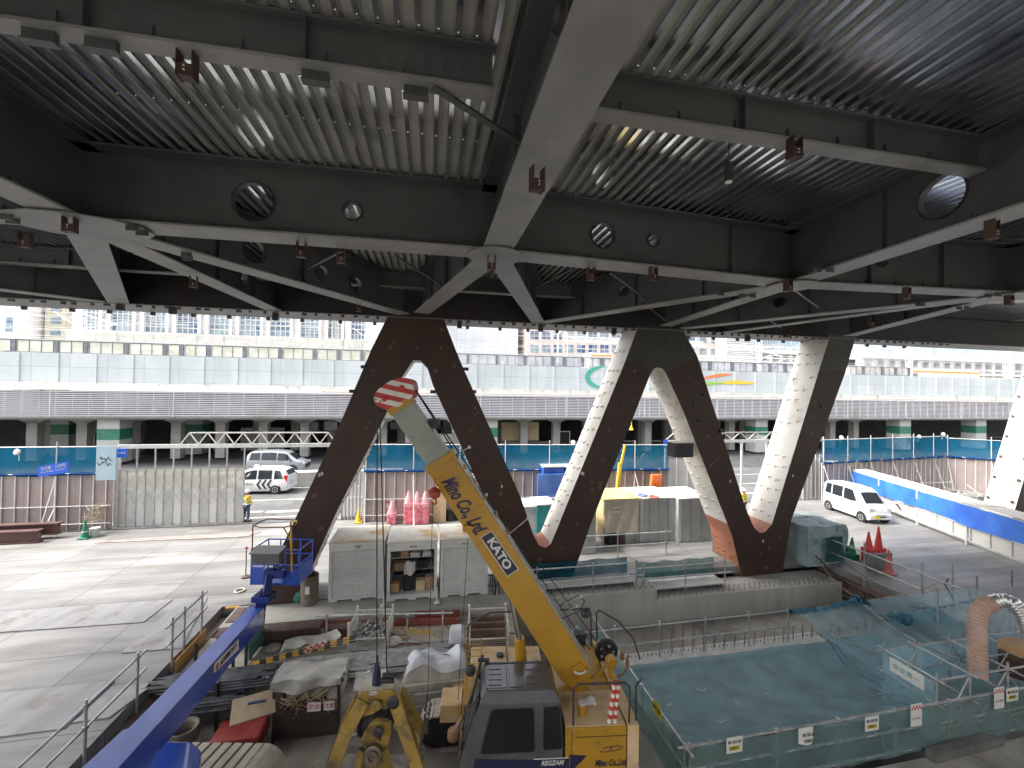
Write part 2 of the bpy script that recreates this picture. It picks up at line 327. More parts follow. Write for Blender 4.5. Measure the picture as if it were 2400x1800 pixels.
# ================================================================ W TRUSS
TB, TD = 15.49, 1.45
ZG = CH + 2.61                                # underside of the steelwork
def T(u, v): return atb(u, v, TB)
tr = thing('steel_truss', 'huge dark brown steel truss of leaning legs forming a W under the girder', 'truss', S(-2, TB, 0))
patch = pm('ground_patch', (.085, .05, .035), (.12, .08, .06), 5, .55)
def leg(name, pts, white_edges, fm, sm=whitep, skip=(), label=None):
    P = [T(*p) for p in pts]; m = MB(); n = len(P)
    m.m = 0; m.add(P, [tuple(range(n))]); m.add([p + E2 * TD for p in P], [tuple(range(n))[::-1]])
    for i in range(n):
        if i in skip: continue
        j = (i + 1) % n; m.m = 1 if i in white_edges else 0
        m.quad(P[i], P[i] + E2 * TD, P[j] + E2 * TD, P[j])
    m.m = 1                                   # rows of little bent tabs on the pale faces
    for i in white_edges:
        if i in skip: continue
        j = (i + 1) % n; d = P[j] - P[i]; L = d.length
        if L < 1.5: continue
        d.normalize(); nn = E2.cross(d).normalized(); cen = sum(P, V()) / n
        if (P[i] + d * L / 2 - cen).dot(nn) < 0: nn = -nn
        kk = int(L / .55)
        for r in range(kk):
            for q in range(3):
                if random.random() < .15: continue
                c = P[i] + d * (r + .6 + random.uniform(-.14, .14)) * L / (kk + .4) + E2 * TD * (.2 + q * .3 + (.06 if r % 2 else -.04)) + nn * .01
                m.obox(c, d * .012, E2 * .085, nn * .03); m.obox(c + d * .045 + E2 * .08, d * .045, E2 * .01, nn * .03)
    def inside(x, y):
        c_ = False
        for i in range(n):
            (xa, ya), (xb, yb) = pts[i], pts[i - 1]
            if (ya > y) != (yb > y) and x < (xb - xa) * (y - ya) / (yb - ya) + xa: c_ = not c_
        return c_
    us, vs_ = [q[0] for q in pts], [q[1] for q in pts]; k_ = 0; m.m = 2
    while k_ < (14 if name == 'leg' else 6):
        u, v = random.uniform(min(us), max(us)), random.uniform(min(vs_), max(vs_)); k_ += .2
        if all(inside(u + i, v + j) for i in (-9, 9) for j in (-9, 9)): c = T(u, v) - E2 * .002; r_ = random.choice((.05, .07)); m.obox(c, (E1 + UP * .3) * r_, E2 * .002, (UP - E1 * .3) * r_); k_ += .8
    if name == 'leg' and len(P) >= 6:
        A_, B_ = V((0, 0, 0)), None
    o = m.build(name, [fm, sm, patch], tr)
    if label: o['label'] = label
    return o
leg('apex', [(908, 743), (872, 815), (942, 884), (968, 845), (986, 845), (1002, 862), (1070, 825), (1040, 747)], (2, 3, 4), brown, skip=(1, 5, 7))
leg('leg', [(872, 815), (800, 986), (662, 1279), (598, 1416), (640, 1460), (708, 1414), (711, 1374), (789, 1200), (908, 964), (942, 884)], (6, 7, 8), brown, skip=(9,), label='leftmost leg of the truss, leaning right')
leg('leg', [(1002, 862), (1015, 903), (1109, 1109), (1200, 1316), (1250, 1253), (1221, 1167), (1083, 856), (1070, 825)], (0, 1, 2), brown, skip=(3, 7), label='second leg of the truss, behind the yellow crane boom')
leg('foot', [(1200, 1316), (1232, 1383), (1240, 1420), (1325, 1415), (1333, 1378), (1384, 1230), (1291, 1275), (1279, 1284), (1264, 1279), (1250, 1253)], (6, 7, 8), brown, orangep, skip=(5, 9))
leg('leg', [(1384, 1230), (1396, 1200), (1524, 878), (1500, 840), (1464, 850), (1291, 1275)], (4,), brown, skip=(3, 5), label='third leg of the truss with a broad white left face')
leg('apex', [(1496, 765), (1464, 850), (1500, 840), (1524, 878), (1533, 864), (1541, 861), (1552, 864), (1561, 875), (1634, 834), (1600, 772)], (0, 3, 4, 5, 6), joint, skip=(1, 2, 7, 9))
leg('leg', [(1634, 834), (1561, 875), (1602, 965), (1705, 1228), (1762, 1225), (1744, 1180)], (1, 2), brown, skip=(0, 3), label='fourth leg of the truss with a pale underside')
leg('foot', [(1762, 1225), (1705, 1228), (1716, 1257), (1742, 1367), (1745, 1420), (1830, 1410), (1833, 1351), (1854, 1221), (1809, 1229), (1793, 1247), (1781, 1249), (1768, 1237)], (1, 2, 3, 8, 9, 10, 11), brown, orangep, skip=(0, 7))
leg('leg', [(1854, 1221), (1983, 868), (1919, 870), (1809, 1229)], (2,), brown, skip=(1, 3), label='fifth leg of the truss, rightmost of the W')
leg('apex', [(1983, 868), (2006, 789), (1946, 785), (1919, 870)], (2,), joint, skip=(0, 1, 3))
# small welded lugs and painted bolt plates on the front faces
for (u, v) in ((853, 860), (1092, 865), (826, 917), (1110, 918), (1015, 918), (1640, 985), (1650, 925), (1690, 1010)):
    p = T(u, v) - E2 * .02; lug = MB(); lug.obox(p, E1 * .10, E2 * .06, UP * .06); lug.build('lug', dark, tr)
for (u, v) in ((863, 947), (1075, 946), (1460, 950), (1629, 952), (1927, 952), (1757, 1286), (1817, 1283)):
    lug = MB(); lug.lathe(T(u, v), [(.11, 0), (.11, .03)], 14, -E2); lug.build('round_pad', dark, tr)
for (u, v) in ((755, 1110), (749, 1113), (1176, 1140), (1141, 1159), (1363, 1109), (1367, 1110), (1788, 1268), (1711, 1128), (1858, 1115)):
    lb = MB(); lb.obox(T(u, v) - E2 * .012, E1 * .035, E2 * .005, UP * .06); lb.build('tag_plate', whitep, tr)
# box housings clamped on the fourth leg
bx = MB(); p = atb(1594, 1053, TB + .3); bx.obox(p, E1 * .42, E2 * .3, UP * .3); bx.build('equipment_box', dark, tr)
bx = MB(); bx.obox(p + UP * .31, E1 * .45, E2 * .33, UP * .01); bx.build('box_lid', whitep, tr)
# far right leg
m = MB(); P = [atb(*p, TB + 1.0) for p in ((2482, 845), (2378, 1197), (2361, 1262), (2450, 1262), (2446, 1197), (2570, 845))]
P2 = [p + E2 * 1.3 for p in P]; m.m = 0; m.add(P, [tuple(range(6))])
m.m = 1; m.quad(P[0], P2[0], P2[1], P[1]); m.quad(P[1], P2[1], P2[2], P[2])
d = (P[0] - P[1]); L = d.length; d.normalize(); nn = E2.cross(d).normalized(); nn = -nn if nn.dot(E1) > 0 else nn
for r in range(14):
    for q in range(4):
        c = P[1] + d * L * (r + .5) / 14 + E2 * 1.3 * (.12 + q * .25) + nn * .01; m.obox(c, d * .012, E2 * .08, nn * .03); m.obox(c + d * .04 + E2 * .07, d * .04, E2 * .01, nn * .03)
o = m.build('leaning_column', [brown, whitep]); tag(o, 'single pale leaning truss leg at the right edge of the frame', 'truss leg')
sh = MB()
for q in (.12, .88):
    for r in range(7): c = P[1] + d * L * (r * .14 + .05) + E2 * 1.3 * q + nn * .03; sh.lathe(c, [(.07, 0), (.07, .06)], 10, nn)
sh.build('shackle', dark, o)
# ================================================================ STEEL ROOF
DZ = CH + 3.85
AK = [1.25 + 6.9 * i for i in range(-6, 7)]
RB = 7.87
def beam(p, q, zb, zt, fw, label, holes=(), ext=0, name='steel_beam', wm=steel, fmat=flange, tf=.035, cat='steel beam', group='steel beams under the deck'):
    """I beam between plan points p and q; holes = (u, v, radius in m) of the frame"""
    p = V((p.x, p.y, 0)); q = V((q.x, q.y, 0)); d = (q - p).normalized()
    if ext: p = p - d * ext
    L = (q - p).length; n = d.cross(UP)
    root = thing(name, label, cat, (p + q) / 2 + UP * zt, group)
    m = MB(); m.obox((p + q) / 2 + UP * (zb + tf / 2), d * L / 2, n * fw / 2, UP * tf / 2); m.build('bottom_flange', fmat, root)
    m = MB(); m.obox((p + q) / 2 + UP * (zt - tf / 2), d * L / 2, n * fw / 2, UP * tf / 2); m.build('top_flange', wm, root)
    m = MB(); z0, z1 = zb + tf, zt - tf; H = z1 - z0
    hs_ = []
    for (u, v, r) in holes:
        x = atv(u, v, p, q); hs_.append(((V((x.x, x.y, 0)) - p).dot(d), min(max(x.z, z0 + r + .03), z1 - r - .03), r))
    hs_.sort(); t = 0; N = 32
    def pt(s_, z, side): return p + d * s_ + UP * z + n * side
    for side in (-.012, .012):
        t = 0
        for (c, z, r) in hs_:
            hw = r + .12
            m.quad(pt(t, z0, side), pt(c - hw, z0, side), pt(c - hw, z1, side), pt(t, z1, side))
            ring = []; sq = []
            for i in range(N):
                an = 2 * math.pi * (i + .5) / N; cx, cz = math.cos(an), math.sin(an)
                ring.append(pt(c + r * cx, z + r * cz, side))
                kx = hw / abs(cx) if cx else 1e9; kz = ((z1 - z) if cz > 0 else (z - z0)) / abs(cz) if cz else 1e9
                kk = min(kx, kz); sq.append(pt(c + kk * cx, z + kk * cz, side))
            for i in range(N): j = (i + 1) % N; m.quad(ring[i], sq[i], sq[j], ring[j])
            for (cx, cz) in ((1, 1), (-1, 1), (-1, -1), (1, -1)):   # corners
                cr = pt(c + hw * cx, z1 if cz > 0 else z0, side)
                ids = [i for i in range(N)]
                best = sorted(ids, key=lambda i: (sq[i] - cr).length)[:2]
                m.add([sq[best[0]], sq[best[1]], cr], [(0, 1, 2)])
            t = c + hw
            if side > 0:
                for i in range(N):
                    j = (i + 1) % N; m.quad(ring[i], ring[j], ring[j] - n * .024, ring[i] - n * .024)
                for i in range(N):                        # sleeve round the opening
                    a0 = 2 * math.pi * i / N; a1 = 2 * math.pi * (i + 1) / N
                    for s2 in (-.07, .05):
                        pass
                    A = [pt(c + rr * math.cos(an), z + rr * math.sin(an), 0) for rr in (r, r + .015) for an in (a0, a1)]
                    m.quad(A[0] - n * .06, A[1] - n * .06, A[1] + n * .06, A[0] + n * .06)
                    m.quad(A[2] - n * .06, A[3] - n * .06, A[3] + n * .06, A[2] + n * .06)
        m.quad(pt(t, z0, side), pt(L, z0, side), pt(L, z1, side), pt(t, z1, side))
    k_ = int(L / 2.3)                          # stiffeners and small hooks
    for i in range(1, k_ + 1):
        s_ = L * i / (k_ + 1)
        if any(abs(s_ - c) < r + .2 for c, _, r in hs_): continue
        for sd_ in (-1, 1): m.obox(p + d * s_ + n * sd_ * .06 + UP * (z0 + H / 2), d * .006, n * .05, UP * H / 2)
    for i in range(int(L / .8)):
        for sd_ in (-1, 1): m.obox(p + d * (i * .8 + .35) + n * sd_ * .03 + UP * (z0 + .12), d * .008, n * .015, UP * .045)
    for s_ in ((.55, .65, L - .65, L - .55) if fw > .4 else ()):
        for i in range(7):
            for sd_ in (-1, 1): m.obox(p + d * s_ + n * sd_ * .016 + UP * (z0 + .12 + (H - .24) * i / 6), d * .012, n * .008, UP * .012)
    m.build('web', wm, root)
    return root
def G(u, v, z=ZG): x = atz(u, v, z); return V((x.x, x.y, 0))
N1, NL, NR, N3 = G(1161, 597), G(190, 525), G(1855, 668), G(2364, 692)
Z = ZG
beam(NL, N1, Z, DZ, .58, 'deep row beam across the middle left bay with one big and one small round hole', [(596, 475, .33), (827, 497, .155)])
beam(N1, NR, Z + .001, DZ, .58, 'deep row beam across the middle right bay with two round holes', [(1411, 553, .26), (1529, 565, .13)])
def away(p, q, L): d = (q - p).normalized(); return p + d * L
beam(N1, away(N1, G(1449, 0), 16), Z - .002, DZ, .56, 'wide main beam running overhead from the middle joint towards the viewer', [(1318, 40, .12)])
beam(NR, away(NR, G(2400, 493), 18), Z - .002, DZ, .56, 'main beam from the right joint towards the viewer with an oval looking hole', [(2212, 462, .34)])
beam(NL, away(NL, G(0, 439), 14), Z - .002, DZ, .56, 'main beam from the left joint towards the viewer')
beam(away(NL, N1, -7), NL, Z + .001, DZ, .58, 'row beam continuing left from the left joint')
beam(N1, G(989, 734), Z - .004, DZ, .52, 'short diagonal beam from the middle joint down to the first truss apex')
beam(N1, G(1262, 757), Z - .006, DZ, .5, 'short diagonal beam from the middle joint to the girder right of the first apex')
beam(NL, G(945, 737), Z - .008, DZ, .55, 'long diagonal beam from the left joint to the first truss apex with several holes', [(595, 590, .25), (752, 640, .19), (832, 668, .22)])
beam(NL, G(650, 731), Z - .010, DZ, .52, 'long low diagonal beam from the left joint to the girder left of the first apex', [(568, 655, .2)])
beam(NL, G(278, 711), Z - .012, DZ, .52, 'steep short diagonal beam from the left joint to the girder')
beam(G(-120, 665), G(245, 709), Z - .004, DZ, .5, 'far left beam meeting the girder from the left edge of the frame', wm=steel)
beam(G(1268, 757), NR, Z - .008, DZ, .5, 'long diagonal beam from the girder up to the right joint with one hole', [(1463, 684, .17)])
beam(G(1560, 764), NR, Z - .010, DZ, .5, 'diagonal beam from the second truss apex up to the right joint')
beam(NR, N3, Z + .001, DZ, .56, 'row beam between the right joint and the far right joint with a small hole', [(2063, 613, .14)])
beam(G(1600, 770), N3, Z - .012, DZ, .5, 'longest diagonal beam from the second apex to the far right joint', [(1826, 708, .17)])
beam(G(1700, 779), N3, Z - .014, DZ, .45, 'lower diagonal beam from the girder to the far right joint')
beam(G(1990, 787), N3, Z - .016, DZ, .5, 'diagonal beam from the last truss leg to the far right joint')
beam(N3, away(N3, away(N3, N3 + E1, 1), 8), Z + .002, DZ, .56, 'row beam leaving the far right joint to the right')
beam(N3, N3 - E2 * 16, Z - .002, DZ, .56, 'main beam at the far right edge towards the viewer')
ZS = CH + 3.33
s1r = G(1210, 233, ZS); s1l = G(0, 60, ZS)
beam(away(s1r, s1l, 12), away(s1l, s1r, (s1r - s1l).length - .28), ZS, DZ - .002, .21, 'shallow cross beam with pale flange over the bright left deck bay', name='cross_beam', cat='steel beam', wm=steel)
beam(G(1389, 270, ZS), G(2290, 408, ZS), ZS, DZ - .002, .23, 'shallow cross beam with stained flange over the right deck bay', name='cross_beam')
for a0, a1, b, lab in ((-5.4, 1.0, 1.45, 'cross beam above the viewer, left of the main beam'), (1.5, 8.0, 1.45, 'cross beam above the viewer, right of the main beam'), (-19, 16, 14.1, 'thin cross beam just in front of the girder')):
    beam(S(a0, b), S(a1, b), ZS, DZ - .002, .3, lab, name='cross_beam')
for a0, a1, lab in ((-19.4, -12.6, 'far left deep beam row seen under the left deck'), ):
    beam(S(a0, RB), S(a1, RB), Z, DZ, .55, lab)
# gusset plates at the joints
for p, n_, lab in ((N1, 6, 'flat steel gusset at the middle joint'), (NL, 7, 'broad flat steel gusset at the left joint'), (NR, 6, 'flat steel gusset at the right joint'), (N3, 6, 'flat steel gusset at the far right joint')):
    m = MB(); r = .44 if p is not NL else .8; st_ = .55 if p is not NL else .62
    pts = [p + E1 * r * 1.25 * math.cos(t_) + E2 * st_ * math.sin(t_) + UP * (Z - .045) for t_ in [2 * math.pi * i / 12 + .26 for i in range(12)]]
    m.prism(pts, V((0, 0, .022))); tag(m.build('gusset_plate', flange), lab, 'gusset plate', 'gusset plates at the beam joints')
# box girder on the truss
gr = thing('box_girder', 'long dark box girder resting on the truss apexes across the whole view', 'girder', S(0, TB, Z))
m = MB(); m.sbox(-34, 40, TB - .02, TB + 1.5, Z - .03, Z); m.build('bottom_flange', flange, gr)
m = MB(); m.sbox(-34, 40, TB + .05, TB + .08, Z + .001, DZ - .01); m.build('web', deepsteel, gr)
m = MB(); m.sbox(-34, 40, TB + 1.38, TB + 1.41, Z + .001, DZ - .01); m.build('rear_web', deepsteel, gr)
m = MB()
for i in range(120):
    a = -25 + i * .42 + random.uniform(-.1, .1); b = TB + .06; m.obox(S(a, b, Z - .07), E1 * random.choice((.03, .05, .07)), E2 * .04, UP * random.choice((.03, .05)))
    if i % 3 == 0: m.obox(S(a + .1, TB + 1.4, Z - .09), E1 * .06, E2 * .05, UP * .06)
m.build('bolted_clips', steel, gr)['kind'] = 'stuff'
for (u, v) in ((282, 718), (405, 727), (646, 742), (1077, 761), (1267, 769), (1439, 776), (1752, 793)):
    hb = MB(); hb.obox(atb(u, v, TB + .1), E1 * .085, E2 * .08, UP * .13); hb.build('hanger', dark, gr)
# corrugated deck bays
def deck(a0, a1, b0, b1, label, pitch=.208, dep=.10):
    m = MB(); n = int((a1 - a0) / pitch); pr = []
    for i in range(n + 1):
        a = a0 + i * pitch
        for da, z in ((0, 0), (.062, 0), (.085, dep), (.185, dep)):
            if a + da <= a1: pr.append((a + da, DZ + .005 + z))
    kk = len(m.v)
    for (a, z) in pr: m.v.append(S(a, b0, z)); m.v.append(S(a, b1, z))
    for i in range(len(pr) - 1): m.face([kk + 2 * i, kk + 2 * i + 2, kk + 2 * i + 3, kk + 2 * i + 1])
    for i in range(0, n, 1):                   # fixing screws
        if b1 < 16:
            for q in range(3):
                c = S(a0 + i * pitch + .035, b0 + (b1 - b0) * (.55 + .16 * q), DZ + .003)
                m.obox(c, E1 * .007, E2 * .007, UP * .006)
    return tag(m.build('deck_sheet', galv), label, 'corrugated deck', 'corrugated steel deck bays')
names = {-2: 'far left', -1: 'left', 0: 'middle right', 1: 'right', 2: 'far right'}
for i in range(-3, 4):
    a0 = 1.25 + 6.9 * i; a1 = a0 + 6.9; nm = names.get(i, 'outermost left' if i < 0 else 'outermost right')
    deck(a0 + .02, a1 - .02, -4, RB, 'ribbed galvanised deck of the %s bay, nearer the viewer' % nm)
    deck(a0 + .02, a1 - .02, RB + .02, TB + 1.5, 'ribbed galvanised deck of the %s bay, next to the girder' % nm)
cw = MB(); cw.sbox(-90, 90, -25, -24, -2, 13); tag(cw.build('light_blocking_wall', concd), 'unseen concrete wall added behind the viewer to block low sky light', 'building')  # unseen wall added to keep low sky light off the upper beams
lid = MB(); lid.sbox(-20, 38, -4, TB + 1.55, DZ + .1, DZ + .35); struct('roof_slab', lid, conc)
# hanging brackets
hg = thing('hanger_bracket', 'x', 'bracket', (0, 0, 0), 'bolted hanger brackets under the beams')
m = MB()
for s_ in (-1, 1): m.obox(V((s_ * .07, 0, -.13)), V((.006, 0, 0)), V((0, .06, 0)), V((0, 0, .14)))
m.obox(V((0, 0, -.2)), V((.07, 0, 0)), V((0, .055, 0)), V((0, 0, .06))); m.build('bracket_body', brown, hg, local=True)
m = MB()
for z in (-.17, -.21): m.lathe((0, -.057, z), [(.009, 0), (.009, .012)], 8, V((0, -1, 0)))
m.build('bolt', whitep, hg, local=True)
HB = [(440, 125, 3.33, 'below the shallow cross beam at the upper left'), (165, 505, 2.6, 'on the left joint'), (60, 545, 2.6, 'at the far left under the row beam'), (707, 570, 2.6, 'under the middle of the left row beam'), (800, 585, 2.6, 'where two thin braces cross'), (1259, 395, 2.55, 'on the wide overhead main beam'), (1152, 600, 2.55, 'under the middle joint'), (1385, 628, 2.6, 'left one under the right row beam'), (1531, 628, 2.6, 'right one under the right row beam'), (1847, 655, 2.6, 'under the right joint'), (1862, 325, 3.33, 'below the shallow cross beam on the right'), (2125, 675, 2.6, 'under the beam right of the right joint'), (2365, 690, 2.6, 'under the far right joint'), (841, 710, 2.55, 'on the long diagonal near the first apex'), (454, 648, 2.55, 'on the low diagonal left'), (2042, 745, 2.5, 'on the lower far right diagonal'), (1842, 775, 2.5, 'on the diagonal above the third leg'), (2325, 518, 2.55, 'on the main beam at the right edge')]
for i, (u, v, dz, lab) in enumerate(HB):
    x = atz(u, v, CH + dz); lab = 'dark bolted hanger bracket ' + lab
    if i == 0: hg.location = x; hg['label'] = lab; hg.rotation_euler = (0, 0, TH)
    else: dup(hg, x, TH + (.1 * (i % 3)), lab)
# bolt pads under the upper left cross beam
for i, ((u, v), lab) in enumerate((((95, 85), 'leftmost'), ((240, 105), 'second from the left'), ((740, 180), 'third from the left'), ((975, 215), 'rightmost'))):
    x = atz(u, v, ZS - .05); m = MB(); m.obox(x, E1 * .13, E2 * .03, UP * .06); m.obox(x - UP * .065, E1 * .14, E2 * .05, UP * .006)
    tag(m.build('hanger_pad', steel), 'dark welded pad under the upper left cross beam, %s of four' % lab, 'bracket', 'welded pads under the cross beam')
# camera housing lamp
m = MB(); x = aty(1708, 405, 5.6); m.tube(x - UP * .12, x + UP * .13, .055, 14); o = m.build('pendant_lamp', dark); tag(o, 'small dark cylinder lamp hanging under the right deck bay', 'lamp')
m = MB(); m.tube(x - UP * .135, x - UP * .121, .045, 14); m.build('lens', whitep, o); m = MB(); m.tube(x + UP * .13, V((x.x, x.y, DZ)), .008, 6); m.build('rod', dark, o)
# lifting lugs in pairs on the flanges
LG = [((310, 533), (333, 545)), ((437, 597), (440, 605)), ((13, 507), (30, 517)), ((1915, 632), (1945, 632)), ((1740, 693), (1764, 693)), ((2316, 693), (2340, 690)), ((2248, 722), (2266, 722)), ((2152, 713), (2160, 713)), ((1680, 685), (1690, 688))]
for i, (p_, q_) in enumerate(LG):
    m = MB()
    for (u, v) in (p_, q_): x = atz(u, v, Z - .08); m.obox(x, E1 * .09, E2 * .012, UP * .05); m.obox(x + E1 * .03, E1 * .03, E2 * .02, UP * .02)
    tag(m.build('erection_lug', steel), 'pair of small erection lugs on a beam flange', 'lug', 'erection lugs on the beam flanges')
# angle braces
for (p_, zp, q_, zq, lab) in (((1015, 205), ZS - .03, (1215, 335), Z + .75, 'thick bolted angle brace from the cross beam to the overhead main beam'), ((800, 590), Z + .35, (685, 650), Z + .3, 'thin brace running down left below the left row beam'), ((925, 600), Z + .5, (1040, 672), Z + .15, 'thin brace running down right beside the middle joint'), ((1430, 640), Z + .5, (1520, 705), Z + .2, 'thin double brace behind the right row beam, left'), ((1520, 720), Z + .4, (1560, 752), Z + .1, 'thin brace above the second apex'), ((1862, 680), Z + .1, (1920, 722), Z + .1, 'thin brace right of the right joint'), ((1245, 680), Z + .6, (1340, 632), Z + .6, 'thin brace left of the hole behind the right row beam'), ((1806, 752), Z, (1830, 768), Z, 'short brace on the diagonal far right')):
    P_, Q_ = atz(*p_, zp), atz(*q_, zq); m = MB(); wd = .09 if 'thick' in lab else .05
    m.bar(P_, Q_, wd, .01); m.bar(P_ + UP * wd / 2 + E2 * wd / 2, Q_ + UP * wd / 2 + E2 * wd / 2, .01, wd)
    tag(m.build('angle_brace', steel), lab, 'brace', 'angle braces under the deck')
# ================================================================ RAILWAY VIADUCT
VB = 43.15
vpan = brickmat('blue_grey_wall_panels', (.50, .545, .55), (.55, .59, .60), (.30, .33, .34), 2.85, 1.27, .018, .6, vert=True, off=0, bump=.2, stain=(.43, .47, .475), sst=(.6, .6, .2), sscale=.7)
lou = pm('louvre_slat', (.60, .58, .60), (.66, .65, .66), .5, .45, dirt=(.48, .46, .44), dscale=.3, dlo=.5, dhi=.75)
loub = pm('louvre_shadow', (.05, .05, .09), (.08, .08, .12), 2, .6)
wconc = pm('weathered_concrete', (.50, .49, .45), (.62, .60, .56), 1.0, .85, dirt=(.22, .22, .18), dscale=1.5, dlo=.55, dhi=.75, dst=(1, 1, .15))
frost = pm('frosted_pane', (.60, .60, .48), (.75, .76, .68), .9, .35, st=(1, 1, 2))
clearp = pm('clear_pane', (.50, .52, .55), (.66, .68, .70), 1.5, .1, alpha=.45)
frm = pm('window_frame_grey', (.14, .15, .17), (.20, .21, .23), 3, .5)
green = pm('green_band', (.03, .17, .10), (.05, .22, .14), 3, .5)
pillm = pm('pillar_cladding', (.45, .46, .43), (.52, .52, .49), 1.5, .5)
via = thing('railway_viaduct', 'pale blue grey railway viaduct with louvred band and windowed noise wall behind the site', 'viaduct', S(0, VB, 0))
m = MB(); m.sbox(-75, 110, VB + .15, VB + .45, 7.52, 10.1); m.build('noise_wall', vpan, via)
m = MB()
for i in range(66): m.sbox(-75 + i * 2.85 - .09, -75 + i * 2.85 + .09, VB + .08, VB + .149, 7.52, 10.1)
m.build('wall_seams', vpan, via)
m = MB(); m.sbox(-75, 110, VB - .05, VB + .6, 7.0, 7.519); m.build('parapet_base', wconc, via)
m = MB(); m.sbox(-75, -10.3, VB - .45, VB + .3, 6.90, 7.10); m.sbox(-10.28, 110, VB - .42, VB + .3, 6.80, 6.95); m.build('coping', pm('coping', (.75, .68, .66), (.82, .78, .76), 2, .5), via)
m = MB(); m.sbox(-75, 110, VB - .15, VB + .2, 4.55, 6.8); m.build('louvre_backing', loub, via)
m = MB()
for i in range(13):
    z = 4.62 + i * .172; m.sbox(-75, 110, VB - .36, VB - .30, z, z + .085)
for i in range(3): m.sbox(-75, 110, VB - .30 + .1 * i, VB - .2 + .1 * i, 4.52 - .06 * i, 4.57 - .06 * i)
for i in range(150): m.sbox(-75 + i * 1.23, -75 + i * 1.23 + .02, VB - .372, VB - .16, 4.6, 6.79)
for i in range(17): m.sbox(-70 + i * 9.4, -70 + i * 9.4 + .06, VB - .38, VB - .16, 4.5, 6.8)
m.build('louvre', lou, via)
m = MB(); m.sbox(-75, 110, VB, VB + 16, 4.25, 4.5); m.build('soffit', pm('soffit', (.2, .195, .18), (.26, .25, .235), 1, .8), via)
m = MB(); m.sbox(-75, 110, VB + .46, VB + 16, 6.9, 7.4); m.build('track_bed', wconc, via)
# windows of the noise wall
a = -42; i = 0
while a < 62:
    n_ = random.choice((2, 3, 3, 2, 3)) if i % 7 else 1; pw = .88; left = a < -4.5
    wd = n_ * pw; f = MB(); z0, z1 = 10.13, 11.22
    f.sbox(a, a + wd + .08, VB + .2, VB + .28, z0, z0 + .05); f.sbox(a, a + wd + .08, VB + .2, VB + .28, z1 - .06, z1)
    for j in range(n_ + 1): f.sbox(a + j * pw, a + j * pw + .04, VB + .2, VB + .28, z0 + .06, z1 - .06)
    f.sbox(a + wd + .09, a + wd + .38, VB + .16, VB + .3, z0, z1 + .03)
    fo = f.build('window', frm, via); pn = MB(); pn.sbox(a + .03, a + wd, VB + .235, VB + .245, z0 + .06, z1 - .06); pn.build('pane', frost if left else clearp, fo)
    a += wd + .46; i += 1
m = MB(); m.sbox(-75, 110, VB + .14, VB + .34, 11.225, 11.3); m.build('top_rail', pm('rail_cap', (.6, .6, .6), None), via)
# flat swoosh emblem painted on the wall
def swoosh(name, pts, wd, col):
    P = [atb(u, v, VB + .07) for u, v in pts]; m = MB(); n = len(P); L_, R_ = [], []
    for i, p in enumerate(P):
        d = (P[min(i + 1, n - 1)] - P[max(i - 1, 0)]).normalized(); q = d.cross(E2).normalized(); h = wd * math.sin(math.pi * (i + .15) / (n - .7)) ** .7 / 2 if n > 2 else wd
        L_.append(p + q * h); R_.append(p - q * h)
    for i in range(n - 1): m.quad(L_[i], L_[i + 1], R_[i + 1], R_[i])
    m.build(name, pm(name + '_paint', col, None, rough=.5), via)
def arc(cx, cy, rx, ry, t0, t1, n=24): return [(cx + rx * math.cos(R(t0 + (t1 - t0) * i / n)), cy + ry * math.sin(R(t0 + (t1 - t0) * i / n))) for i in range(n + 1)]
swoosh('teal_swoosh', arc(1425, 884, 48, 26, -95, -260), .55, (.06, .36, .28))
swoosh('orange_swoosh', [(1640 + 78 * i / 16, 889 - 11 * math.sin(math.pi * .55 * i / 16)) for i in range(17)], .35, (.75, .20, .06))
swoosh('green_swoosh', [(1520 + 180 * i / 20, 912 - 14 * math.sin(math.pi * .5 * i / 20)) for i in range(21)], .5, (.25, .5, .07))
swoosh('yellow_swoosh', [(1680 + 92 * i / 16, 899 - 3 * math.sin(math.pi * i / 16)) for i in range(17)], .42, (.78, .52, .04))
# pillars
for i, (u, w_, lab) in enumerate(((254, 1.75, 'nearest the left gate'), (1150, 1.5, 'behind the second truss leg'), (1785, 1.7, 'above the second gate'), (2122, 1.9, 'left of the two at the right'), (2300, 1.9, 'rightmost'), (455, 1.5, 'set back, above the folding gate'), (140, 1.5, 'set back at the left'))):
    bb = VB + (.6 if i < 5 else 5.5); p = atb(u, 1000, bb); a = ab(p)[0]
    pt_ = thing('viaduct_pillar', 'square viaduct pillar with a green band, ' + lab, 'pillar', S(a, bb, .22), 'banded viaduct pillars')
    m = MB(); m.sbox(a - w_ / 2, a + w_ / 2, bb, bb + 1.7, .22, 4.24); m.build('shaft', pillm, pt_)
    m = MB(); m.sbox(a - w_ / 2 - .006, a + w_ / 2 + .006, bb - .006, bb + 1.7, 2.35, 3.35); m.build('green_band', green, pt_)
n_ = 0
for i in range(26):
    a = -40 + i * 3.9
    for j, bb in enumerate((VB + 2.8, VB + 7.5)):
        m = MB(); x = a + (1.6 if j else 0); m.sbox(x - .42, x + .42, bb, bb + .8, .22, 4.0)
        m.prism([S(x - 1.5, bb, 4.245), S(x - .42, bb, 3.7), S(x + .42, bb, 3.7), S(x + 1.5, bb, 4.245)], E2 * .8)
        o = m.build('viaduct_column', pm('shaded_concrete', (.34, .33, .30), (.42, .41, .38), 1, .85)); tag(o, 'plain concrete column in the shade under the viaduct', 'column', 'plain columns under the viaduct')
m = MB(); m.sbox(-75, 110, VB + 13, VB + 13.3, .22, 4.25); o = m.build('shop_wall', pm('shop_wall', (.06, .06, .065), (.09, .085, .085), .6, .7)); tag(o, 'dim shop fronts deep under the viaduct', 'wall')
